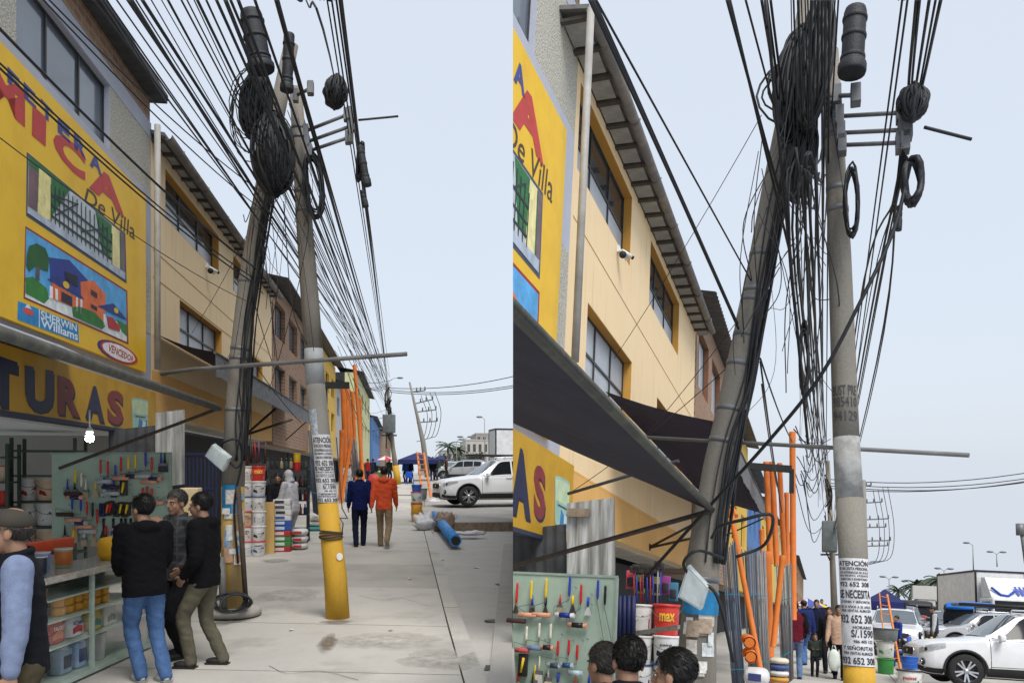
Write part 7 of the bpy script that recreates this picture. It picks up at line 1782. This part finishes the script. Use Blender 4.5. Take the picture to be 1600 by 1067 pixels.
# mototaxis
def mototaxi(P, loc, rz, c, tarp, label):
    t = thing(P, 'mototaxi', label, 'mototaxi', loc, rz)
    b = MB(); loft(b, [(V((0, y, z)), V((w, 0, 0)), V((0, 0, h))) for y, z, w, h in ((1.35, .62, .12, .15), (1.0, .75, .38, .35), (.5, .8, .55, .42), (-.4, .75, .62, .42), (-1.2, .8, .6, .45), (-1.35, .85, .5, .35))], 18, .6)
    b.build('body', CP[c], t)
    rf = MB(); loft(rf, [(V((0, y, z)), V((w, 0, 0)), V((0, 0, .06))) for y, z, w in ((.85, 1.55, .5), (.5, 1.72, .62), (-.6, 1.78, .68), (-1.35, 1.68, .66))], 16, .6); rf.build('roof', paint(*tarp, rough=.7), t)
    for x in (-.55, .55):
        for y in (.75, -1.2): MB().bar((x, y, .9), (x, y, 1.68), .04).build('roof_post', m_black, t)
    MB().add([(-.5, .85, 1.05), (.5, .85, 1.05), (.5, .78, 1.55), (-.5, .78, 1.55)], [(0, 1, 2, 3)]).build('windscreen', m_cglass, t)
    MB().ell((0, 1.38, .85), (.10, .06, .10)).build('headlamp', m_lamp, t)
    for x, y in ((0, 1.2), (-.58, -.9), (.58, -.9)):
        Mx = Matrix.Rotation(R(90), 3, 'Y'); w = MB().lathe([(.14, -.05), (.24, -.06), (.26, 0), (.24, .06), (.14, .05)], 20, (x, y, .26), M=Mx).build('wheel', m_tyre, t); MB().lathe([(.001, .062), (.13, .062)], 14, (x, y, .26), M=Mx, cap=False).build('rim', m_rim, w)
    for x in (-.28, .28): MB().ell((x, -1.36, .95), (.18, .05, .26)).build('back_panel', paint(180, 40, 40), t)
    return t
mototaxi(Q, std(Q, 1432, 986, 44), R(185), 'red', (40, 40, 44), 'red mototaxi with black roof facing the viewer, right half')
mototaxi(Q, std(Q, 1514, 1000, 37), R(150), 'black', (30, 110, 200), 'mototaxi under a bright blue roof cover behind the white car, right half')
# ---------------------------------------------------------------- street furniture and clutter
def ladder(P, bl, br, tl, tr, Yb, Yt, n, label):
    a, b, c, d = P.Y(*bl, Yb), P.Y(*br, Yb), P.Y(*tl, Yt), P.Y(*tr, Yt); t = thing(P, 'orange_steps', label, 'step ladder', a)
    w = P.m(a, 3.0); om = mat('orange_wood', (.70, .24, .06), .6, var=.15)
    MB(a).bar(a, c, w, w * .6).build('rail', om, t); MB(a).bar(b, d, w, w * .6).build('rail', om, t)
    for i in range(n):
        f = (i + .6) / n; MB(a).bar(a.lerp(c, f), b.lerp(d, f), w * 1.5, w * .35).build('rung', om, t)
    for e, f_ in ((c, a), (d, b)): MB(a).bar(e + V((0, .02, 0)), V((f_.x + .05, Yb + .9, f_.z)), w * .8, w * .5).build('back_leg', om, t)
ladder(L, (660, 777), (673, 777), (652, 706), (662, 707), 33, 33.5, 9, 'orange wooden step ladder standing by the kerb, left half')
ladder(Q, (1386, 1052), (1408, 1050), (1374, 925), (1386, 928), Q.G(1390, 1052).y, Q.G(1390, 1052).y + .5, 9, 'orange wooden step ladder standing right of the pole, right half')
b0 = std(L, 651, 815, L.G(651, 815).y)
for k, (c, bnd, ld, hh, nm) in enumerate((((214, 168, 50), None, (200, 150, 40), .30, 'yellow'), ((196, 70, 40), (214, 160, 50), (190, 60, 50), .30, 'orange'), ((222, 222, 218), None, (200, 60, 60), .36, 'white'), ((40, 96, 190), None, (50, 110, 200), .22, 'blue'))):
    bucket(L, b0 + V((0, 0, sum((.27, .27, .35, .2)[:k]))), .17 - .02 * (k == 3), hh, c, bnd, ld, '%s bucket, %s from the ground, in the kerbside stack, left half' % (nm, ORD[k]), 'kerbside bucket stack, left half', ((50, 130, 70), SW) if k == 2 else None)
b0 = std(L, 656, 770, 30)
for k, (c, w) in enumerate((((206, 214, 200), .2), ((120, 128, 126), .27))): bucket(L, b0 + V((0, 0, k * .4)), w, .4, c, None, c, '%s tub in the pair behind the kerbside stack, left half' % ('lower white', 'upper grey')[k], 'tubs behind the kerbside stack, left half', None, None, handle=False)
b0 = Q.G(1422, 1079); b0.z -= .1
for k, (c, hh, nm) in enumerate((((222, 222, 218), .42, 'white'), ((40, 96, 190), .2, 'blue'))): bucket(Q, b0 + V((0, 0, k * .43 * 1.3)), (.19 - .06 * k) * 1.3, hh * 1.3, c, None, (60, 60, 64) if k == 0 else c, '%s bucket of the pair beside the white car, right half' % nm, 'bucket pair by the white car, right half', ((60, 140, 70), SW) if k == 0 else None, ('paint', (180, 50, 50), (.2, .8, .6, .75)) if k == 0 else None)
b0 = Q.G(1384, 1052)
for k, (c, w, hh) in enumerate((((60, 140, 70), .17, .32), ((220, 222, 216), .18, .34), ((120, 124, 124), .26, .26))): bucket(Q, b0 + V((0, 0, (0, .33, .68)[k] * 1.22)), w * 1.2, hh * 1.2, c, None, c, '%s tub of the stack right of the posters, right half' % ('green', 'white', 'grey')[k], 'tub stack right of the posters, right half', ((60, 140, 70), SW) if k == 1 else None, None, handle=False)
a, b = L.G(712, 853), L.G(678, 812); a.z += .12; b.z += .16
t = thing(L, 'tarpaulin_roll', 'rolled blue tarpaulin lying off the kerb with a dark end, left half', 'roll', a)
MB(a).tube([a, a.lerp(b, .33), a.lerp(b, .66), b], [.13, .135, .13, .12], 16).build('roll', mat('blue_tarp', (.035, .24, .62), .5, scale=9, var=.45, bump=1.0, bscale=16), t)
MB(a).tube([a + (a - b).normalized() * .004, a + (a - b).normalized() * .008], .10, 14).build('core', m_dark, t)
def crumple(P, px, py, w, h, d, c, label, name='plastic_bag', cat='bag', seed=0.0):
    q = P.G(px, py); k = MB().ell((0, 0, h * .45), (w / 2, d / 2, h / 2), 28, 18)
    k.v = [tuple(V((x, y, max(z, .004))) * (1 + .42 * noise.noise(V((x, y, z)) * 7 + V((seed, 0, 0))) + .2 * noise.noise(V((x, y, z)) * 19))) for x, y, z in k.v]
    return single(P, k, name, mat('film_%d' % c[0], flat(*c), .4, var=.12, scale=20, bump=.3), label, cat, q)
crumple(L, 662, 828, .55, .42, .45, (206, 206, 210), 'crumpled white plastic bag beside the bucket stack, left half', seed=1)
crumple(L, 694, 826, .5, .45, .4, (150, 130, 112), 'slumped brown paper sack behind the blue roll, left half', 'paper_sack', 'sack', seed=4)
crumple(L, 702, 818, .4, .36, .3, (200, 200, 204), 'white plastic wrap heaped on the brown sack, left half', seed=6)
crumple(L, 735, 836, .8, .12, .4, (206, 206, 208), 'flat white plastic sheet lying on the lot, left half', 'plastic_sheet', 'sheet', seed=8)
crumple(L, 676, 788, .6, .22, .4, (200, 200, 204), 'white plastic bag in front of the white car bumper, left half', seed=11)
# canopies and parasols
def canopy(P, x0, x1, ytop, yeave, yfoot, Y, dep, label, c):
    a, b = P.Y(x0, yeave, Y), P.Y(x1, yeave, Y); ap_ = P.Y((x0 + x1) / 2, ytop, Y + dep / 2); f = P.Y(x0, yfoot, Y).z
    t = thing(P, 'canopy_tent', label, 'canopy', V((a.x, a.y, f))); org = V((a.x, a.y, f))
    k = [V((a.x, Y, a.z)), V((b.x, Y, a.z)), V((b.x, Y + dep, a.z)), V((a.x, Y + dep, a.z))]
    m = MB(org).add(k + [ap_], [(0, 1, 4), (1, 2, 4), (2, 3, 4), (3, 0, 4)]); m.add([q - V((0, 0, .03)) for q in k] + [ap_ - V((0, 0, .03))], [(1, 0, 4), (2, 1, 4), (3, 2, 4), (0, 3, 4)])
    for p, q in zip(k, k[1:] + k[:1]): m.hexa([p, q, q + V((0, .02, 0)), p + V((0, .02, 0))], [x - V((0, 0, .28)) for x in (p, q, q + V((0, .02, 0)), p + V((0, .02, 0)))])
    m.build('cover', paint(*c, rough=.8), t)
    for p in k: MB(org).bar(p, V((p.x, p.y, f)), .05).build('leg', m_black, t)
canopy(L, 622, 684, 706, 718, 755, 58, 5, 'navy blue canopy tent over the market stalls, left half', (22, 32, 84))
canopy(Q, 1352, 1415, 920, 938, 1000, 33, 3.5, 'navy blue canopy tent right of the posters, right half', (24, 32, 88))
def parasol(P, px, py, w, yfoot, Y, cols, label):
    c = P.Y(px, py, Y); r = P.m(c, w / 2); f = P.g(Y); t = thing(P, 'parasol', label, 'parasol', V((c.x, c.y, f))); org = V((c.x, c.y, f)); n = 8
    for i in range(n):
        a0, a1 = 2 * math.pi * i / n, 2 * math.pi * (i + 1) / n
        p0, p1 = c + V((math.cos(a0) * r, math.sin(a0) * r, -r * .38)), c + V((math.cos(a1) * r, math.sin(a1) * r, -r * .38))
        MB(org).add([c, p0, p1, c - V((0, 0, .02)), p0 - V((0, 0, .02)), p1 - V((0, 0, .02))], [(0, 1, 2), (3, 5, 4), (1, 4, 5, 2)]).build('gore', paint(*cols[i % len(cols)], rough=.8), t)
    MB(org).tube([c, V((c.x, c.y, f))], .025, 8).build('stick', m_steel, t)
parasol(L, 602, 712, 34, 755, 60, ((200, 60, 70), (220, 216, 214)), 'red and white parasol on the far pavement, left half')
parasol(L, 688, 712, 30, 755, 70, ((30, 44, 100), (34, 48, 110)), 'navy parasol right of the canopy tent, left half')
parasol(Q, 1262, 934, 64, 1010, 31, ((200, 60, 80), (220, 214, 216), (70, 90, 170), (224, 190, 80)), 'red, white, blue and yellow parasol on the far pavement, right half')
def chair(P, px, py, Y, label):
    q = std(P, px, py, Y); t = thing(P, 'plastic_chair', label, 'chair', q, random.uniform(0, 6)); m = paint(30, 80, 190, rough=.4)
    MB().bbox((-.22, -.22, .42), (.22, .22, .45), .01).build('seat', m, t); MB().bbox((-.22, .19, .45), (.22, .23, .85), .015).build('backrest', m, t)
    for x in (-.2, .2):
        for y in (-.2, .2): MB().bar((x, y, .42), (x * 1.1, y * 1.1, 0), .035).build('leg', m, t)
chair(L, 640, 757, 56, 'blue plastic chair under the canopy, nearest the pavement, left half'); chair(L, 676, 753, 60, 'blue plastic chair beside the orange step ladder, left half'); chair(Q, 1408, 1018, 26, 'blue plastic chair under the canopy, right half')
# dogs
def dog(P, loc, rz, c, label, sc=1.0):
    t = thing(P, 'dog', label, 'dog', loc, rz); b = MB()
    loft(b, [(V((0, y, z)) * sc, V((w, 0, 0)) * sc, V((0, 0, h)) * sc) for y, z, w, h in ((.36, .50, .07, .09), (.25, .48, .10, .14), (.1, .47, .105, .15), (-.12, .49, .085, .11), (-.28, .50, .085, .11), (-.36, .51, .05, .07))], 14, 1)
    limb(b, [V((0, .32, .54)) * sc, V((0, .44, .62)) * sc, V((0, .50, .66)) * sc], [.075 * sc, .06 * sc, .06 * sc]); b.ell(V((0, .52, .67)) * sc, (.06 * sc, .08 * sc, .06 * sc)); limb(b, [V((0, .56, .65)) * sc, V((0, .67, .62)) * sc], [.04 * sc, .026 * sc])
    for x in (-.045, .045): b.tube([V((x, .50, .71)) * sc, V((x * 1.3, .48, .78)) * sc], [.025 * sc, .008 * sc], 8)
    for x in (-.07, .07):
        limb(b, [V((x, .27, .42)) * sc, V((x, .26, .22)) * sc, V((x, .28, .03)) * sc, V((x, .32, .02)) * sc], [.05 * sc, .03 * sc, .022 * sc, .024 * sc])
        limb(b, [V((x, -.28, .46)) * sc, V((x, -.22, .30)) * sc, V((x, -.36, .16)) * sc, V((x, -.33, .03)) * sc, V((x, -.29, .02)) * sc], [.07 * sc, .045 * sc, .026 * sc, .022 * sc, .024 * sc])
    limb(b, [V((0, -.36, .54)) * sc, V((0, -.48, .50)) * sc, V((0, -.58, .56)) * sc], [.03 * sc, .022 * sc, .012 * sc])
    me = remeshed(b, .016, 3); me.materials.append(mat('fur_%d' % c[0], flat(*c), .9, var=.3, scale=20)); o = bpy.data.objects.new('body', me); COL.objects.link(o); o.parent = t
dog(Q, std(Q, 1432, 1008, 33), R(-95), (30, 26, 26), 'black dog standing on the lot, facing right, right half'); dog(Q, std(Q, 1420, 1016, 29), R(150), (34, 28, 26), 'black dog sitting lower by the canopy leg, right half', .95)
# ---------------------------------------------------------------- poles in the distance
def lamp_post(P, px, yb, yt, Y, side, label, arm=22, w=3.0, double=False):
    a, b = P.Y(px, yb, Y), P.Y(px - 1, yt, Y); t = thing(P, 'street_lamp', label, 'street lamp', a); r = P.m(a, w / 2)
    MB(a).tube([a, b], [r, r * .6], 10).build('post', m_pole2, t)
    for sd_ in ((side,) if not double else (-1, 1)):
        c = b + V((sd_ * P.m(b, arm), 0, P.m(b, arm * .45))); MB(a).tube(crom([b, b.lerp(c, .5) + V((0, 0, P.m(b, arm * .16))), c], 4), r * .4, 6).build('arm', m_steel, t)
        MB(a).ell(c, (P.m(b, 5), P.m(b, 2.5), P.m(b, 1.6))).build('lantern', m_steel, t)
def far_pole(P, pts, Y, arms_, label, foot_=None):
    c = [P.Y(x, y, Y) for x, y, w in pts]; t = thing(P, 'cross_arm_pole', label, 'utility pole', c[0])
    MB(c[0]).tube(c, [P.m(q, w / 2) for q, (x, y, w) in zip(c, pts)], 12).build('shaft', m_pole2, t)
    for x0, y0, x1, y1 in arms_:
        p, q = P.Y(x0, y0, Y), P.Y(x1, y1, Y); MB(c[0]).bar(p, q, P.m(p, 1.8)).build('arm', m_steel, t)
        for f in (.35, .65, 1.0):
            k = p.lerp(q, f); MB(c[0]).tube([k, k + V((0, 0, P.m(k, 6)))], P.m(k, 1.1), 6).build('insulator', m_zinc, t)
    xs = max(a[2] for a in arms_); pts_ = [P.Y(xs - 4, arms_[0][1], Y), P.Y(xs + 6, arms_[len(arms_) // 2][1], Y), P.Y(xs, arms_[-1][1] + 18, Y), P.Y(pts[0][0] - 2 + 6, arms_[-1][1] + 24, Y)]
    for k in range(4): MB(c[0]).tube(crom([q + V((-k * P.m(q, 7), 0, -k * P.m(q, 2))) for q in pts_], 5), P.m(c[0], .5), 5).build('jumper', m_cable2, t)
    return t
far_pole(L, [(668, 745, 9), (661, 690, 8), (652, 650, 5), (640, 597, 3)], 48, [(644, 612, 664, 610), (647, 631, 676, 624), (649, 644, 681, 640), (651, 660, 683, 658)], 'grey pole with four steel cross arms beyond the orange steps, left half')
MB_ = None
far_pole(Q, [(1356, 1000, 12), (1352, 900, 10), (1349, 750, 7)], 34, [(1340, 760, 1361, 758), (1342, 786, 1378, 784), (1344, 812, 1388, 810), (1346, 824, 1384, 823), (1348, 845, 1391, 844), (1350, 853, 1387, 852)], 'grey pole with many steel cross arms behind the posters, right half')
def trafo_pole(P, pts, box, Y, label):
    c = [P.Y(x, y, Y) for x, y, w in pts]; t = thing(P, 'transformer_pole', label, 'utility pole', c[0])
    MB(c[0]).tube(c, [P.m(q, w / 2) for q, (x, y, w) in zip(c, pts)], 12).build('shaft', m_pole, t)
    a, b = P.Y(box[0], box[3], Y - .5), P.Y(box[2], box[1], Y - .5); MB(c[0]).bbox(V((a.x, Y - .9, a.z)), V((b.x, Y - .3, b.z)), .05).build('transformer', mat('transformer_grey', (.13, .15, .155), .6, var=.15), t)
    MB(c[0]).bar(P.Y(box[0] - 2, box[3] + 4, Y), P.Y(box[2] + 2, box[3] + 4, Y), P.m(c[0], 3)).build('platform', m_steel, t)
    for k in range(12):
        y0 = random.uniform(pts[-1][1], box[1] + 30); q = [P.Y(pts[-1][0] + random.uniform(-5, 7), y0 + d, Y - random.uniform(.1, .5)) for d in (0, random.uniform(6, 20), random.uniform(20, 40))]
        MB(c[0]).tube(crom(q, 4), P.m(c[0], random.uniform(.5, 1.3)), 5).build('hanging_cable', m_cable, t)
    return t
tp_ = trafo_pole(L, [(622, 757, 10), (614, 700, 7), (605, 600, 5)], (598, 648, 618, 676), 52, 'far pole with a grey transformer box and tangled cables, left half')
MB(L.Y(622, 757, 52)).tube([L.Y(622, 757, 52), L.Y(618, 727, 52)], L.m(L.Y(622, 757, 52), 5.3), 12).build('painted_foot', m_ypole, tp_)
trafo_pole(Q, [(1306, 1010, 12), (1301, 880, 9), (1293, 720, 7)], (1284, 815, 1308, 862), 36, 'far pole with a grey transformer box between the two near poles, right half')
lamp_post(L, 604, 700, 600, 54, 1, 'street lamp with a curved arm above the far pole, left half', 22, 2.0)
for px, yb, yt, Y, sd_, lab in ((714, 735, 690, 120, 1, 'thin street lamp beyond the parked cars, nearest the street, left half'), (728, 735, 686, 130, 1, 'thin street lamp beyond the parked cars, middle one, left half'), (758, 730, 655, 100, -1, 'tall thin street lamp left of the lorry, left half')):
    lamp_post(L, px, yb, yt, Y, sd_, lab, 8, 1.8, px == 728)
for px, yb, yt, Y, sd_, dbl, lab in ((1521, 890, 852, 60, -1, False, 'lamp post with one lantern above the lorry roof, right half'), (1390, 935, 905, 110, -1, True, 'thin far lamp post left of the palms, right half'), (1424, 938, 912, 110, 1, True, 'thin far double lamp post left of the palms, right half'), (1476, 930, 892, 90, 1, True, 'far lamp mast with several lanterns near the gantry, right half'), (1558, 885, 866, 70, 1, True, 'lamp post with two lanterns over the lorry, right half')):
    lamp_post(Q, px, yb, yt, Y, sd_, lab, 9, 2.0, dbl)
a, b = Q.Y(1604, 880, 50), Q.Y(1594, 818, 50); t = thing(Q, 'antenna_mast', 'antenna mast rising above the lorry at the right edge, right half', 'mast', a); MB(a).tube([a, b], [.12, .08], 8).build('mast', m_steel, t); MB(a).tube([b + V((0, 0, -.6)), b], .22, 10).build('antenna', m_steel, t)
# ---------------------------------------------------------------- far trees and buildings beyond the lots
m_frond = mat('palm_frond', (.05, .075, .045), .8, var=.35, scale=6)
m_leafa = mat('tree_leaf', (.045, .06, .04), .85, var=.4, scale=5)
def palm(P, px, yb, yt, Y, label):
    a, b = P.Y(px, yb, Y), P.Y(px, yt, Y); t = thing(P, 'palm_tree', label, 'palm', a); h = (b - a).length
    MB(a).tube([a, a.lerp(b, .5) + V((.1, 0, 0)), b], [h * .04, h * .03, h * .028], 8).build('trunk', mat('palm_trunk', (.14, .12, .10), .9), t)
    cr = MB(a); n = 26
    for i in range(n):
        an = 2 * math.pi * i / n * 1.618; el = random.uniform(-.5, 1.1); ln = h * random.uniform(.42, .6); d = V((math.cos(an), math.sin(an), 0))
        prev = None
        for j in range(7):
            f = j / 6; p = b + d * (ln * f * math.cos(el * (1 - f * .4))) + V((0, 0, ln * (math.sin(el) * f - .55 * f * f))); sd_ = V((-d.y, d.x, 0)) * (ln * .10 * math.sin(math.pi * min(.98, f + .08)))
            cur = (p - sd_ - V((0, 0, ln * .05)), p, p + sd_ - V((0, 0, ln * .05)))
            if prev: cr.add([*prev, *cur], [(0, 1, 4, 3), (1, 2, 5, 4)])
            prev = cur
    cr.build('crown', m_frond, t)
def tree(P, px, yb, yt, w, Y, label):
    a, b = P.Y(px, yb, Y), P.Y(px, yt, Y); t = thing(P, 'leafy_tree', label, 'tree', a); h = (b - a).length; rw_ = P.m(a, w / 2)
    MB(a).tube([a, a + V((0, 0, h * .5)), a + V((rw_ * .1, 0, h * .8))], [h * .04, h * .03, h * .015], 8).build('trunk', mat('bark', (.10, .085, .07), .9), t)
    cr = MB(a)
    for i in range(900):
        q = V((random.gauss(0, .42), random.gauss(0, .42), random.gauss(0, .42)))
        cl_ = V((math.sin(i % 9 * 2.4), math.cos(i % 9 * 1.9), math.sin(i % 9 * 3.3))) * .55
        p = a + V((0, 0, h * .62)) + V(((q.x * .6 + cl_.x) * rw_, (q.y * .6 + cl_.y) * rw_, (q.z * .55 + cl_.z) * h * .34)); s_ = h * .035
        u = V((random.uniform(-1, 1), random.uniform(-1, 1), random.uniform(-1, 1))).normalized() * s_; w_ = V((random.uniform(-1, 1), random.uniform(-1, 1), random.uniform(-1, 1))).normalized() * s_
        cr.add([p - u, p + w_, p + u, p - w_ * .6], [(0, 1, 2, 3)])
    cr.build('crown', m_leafa, t)
palm(L, 700, 738, 697, 140, 'distant palm, left of the pair beyond the cars, left half'); palm(L, 716, 738, 702, 150, 'distant palm, right of the pair beyond the cars, left half')
palm(Q, 1404, 965, 922, 120, 'short distant palm left of the gantry, right half'); palm(Q, 1432, 968, 912, 110, 'tall distant palm in the middle of the lot, right half'); palm(Q, 1466, 960, 905, 100, 'wide distant palm beside the gantry, right half'); palm(Q, 1474, 958, 912, 104, 'shorter palm right behind the gantry, right half')
for i, (px, yt, w) in enumerate(((690, 708, 30), (735, 706, 24), (748, 704, 22), (712, 712, 26))): tree(L, px, 742, yt, w, 125 + i * 8, '%s far leafy tree from left behind the parking rows, left half' % ORD[i])
for i, (px, yt, w) in enumerate(((1440, 930, 30), (1458, 934, 26), (1416, 940, 26), (1478, 925, 24))): tree(Q, px, 975, yt, w, 90 + i * 8, '%s far leafy tree from left beyond the lot, right half' % ORD[i])
def block(P, x0, x1, yt, yb, Y, dep, c, label, cols=5, rows=2):
    a, b = P.Y(x0, yt, Y), P.Y(x1, yt, Y); z0 = P.g(Y) - .5
    t = thing(P, 'distant_building', label, 'building', V((a.x, Y, z0))); org = V((a.x, Y, z0)); hgt = a.z - z0
    MB(org).box((a.x, Y, z0), (b.x, Y + dep, a.z)).build('wall', layered('far_%d' % c[0], flat(*c), flat(*[x * .8 for x in c])), t)
    MB(org).box((a.x - .1, Y - .1, a.z), (b.x + .1, Y + dep, a.z + hgt * .03)).build('parapet', m_conc3, t)
    for i in range(cols):
        for j in range(rows):
            w = (b.x - a.x) / cols; h_ = hgt / rows; MB(org).box((a.x + w * (i + .25), Y - .06, z0 + h_ * (j + .4)), (a.x + w * (i + .75), Y - .01, z0 + h_ * (j + .8))).build('window', m_glass, t)
block(L, 728, 772, 688, 740, 190, 20, (188, 182, 172), 'pale distant building on the rise behind the lot, left half'); block(L, 690, 730, 704, 740, 210, 20, (170, 168, 164), 'low grey distant building behind the palms, left half'); block(L, 744, 795, 678, 740, 230, 20, (160, 154, 150), 'stepped grey distant building left of the lorry, left half', 6, 3)
block(L, 655, 694, 716, 740, 170, 15, (150, 150, 156), 'low distant shed behind the cross arm pole, left half', 4, 1)
block(Q, 1456, 1500, 905, 960, 130, 15, (186, 182, 170), 'pale distant building behind the gantry, right half', 5, 2); block(Q, 1380, 1440, 944, 965, 180, 15, (176, 176, 178), 'low distant building behind the palms, right half', 6, 1); block(Q, 1495, 1620, 930, 965, 170, 15, (166, 166, 168), 'long grey distant building behind the lorry, right half', 8, 2)
ga = [Q.Y(x, y, 85) for x, y in ((1442, 985), (1455, 985), (1488, 985), (1497, 985))]; t = thing(Q, 'concrete_gantry', 'pale concrete gateway beyond the lot, right half', 'gateway', ga[0]); zt = Q.Y(1450, 936, 85).z
for q in (ga[0], ga[1], ga[2]): MB(ga[0]).box((q.x - .35, 84.6, q.z), (q.x + .35, 85.4, zt)).build('pillar', m_wht, t)
MB(ga[0]).box((ga[0].x - .8, 84.5, zt), (ga[3].x, 85.5, zt + 1.2)).build('lintel', m_wht, t)
for i, x in enumerate((1432, 1442, 1450)):
    a = std(Q, x + 6, 1020, 26 + i); t = thing(Q, 'striped_post', '%s striped barrier post from left on the lot, right half' % ORD[i], 'post', a, group='barrier posts, right half')
    for k in range(5): MB().tube([(0, 0, k * .2), (0, 0, k * .2 + .2)], .035, 8).build('band', paint(210, 180, 50) if k % 2 else m_black, t)
for i, (x, y, c) in enumerate(((1250, 990, (180, 60, 60)), (1256, 1000, (60, 110, 60)), (1262, 985, (200, 180, 120)), (1267, 995, (70, 80, 140)))):
    a = std(Q, x - 8, 1040, 30 + i * 2); sack(Q, a, .5, .6, .8, c, None, '%s heap of goods from left along the far shop fronts, right half' % ORD[i], 'goods by the far shops, right half')
for i, (x, Y, c) in enumerate(((584, 48, (180, 60, 60)), (590, 53, (60, 110, 60)), (596, 58, (200, 180, 120)))):
    a = std(L, x, 760, Y); sack(L, a, .7, .7, .9, c, None, '%s heap of goods from left along the far shop fronts, left half' % ORD[i], 'goods by the far shops, left half')
bpy.data.scenes.remove(TMP)
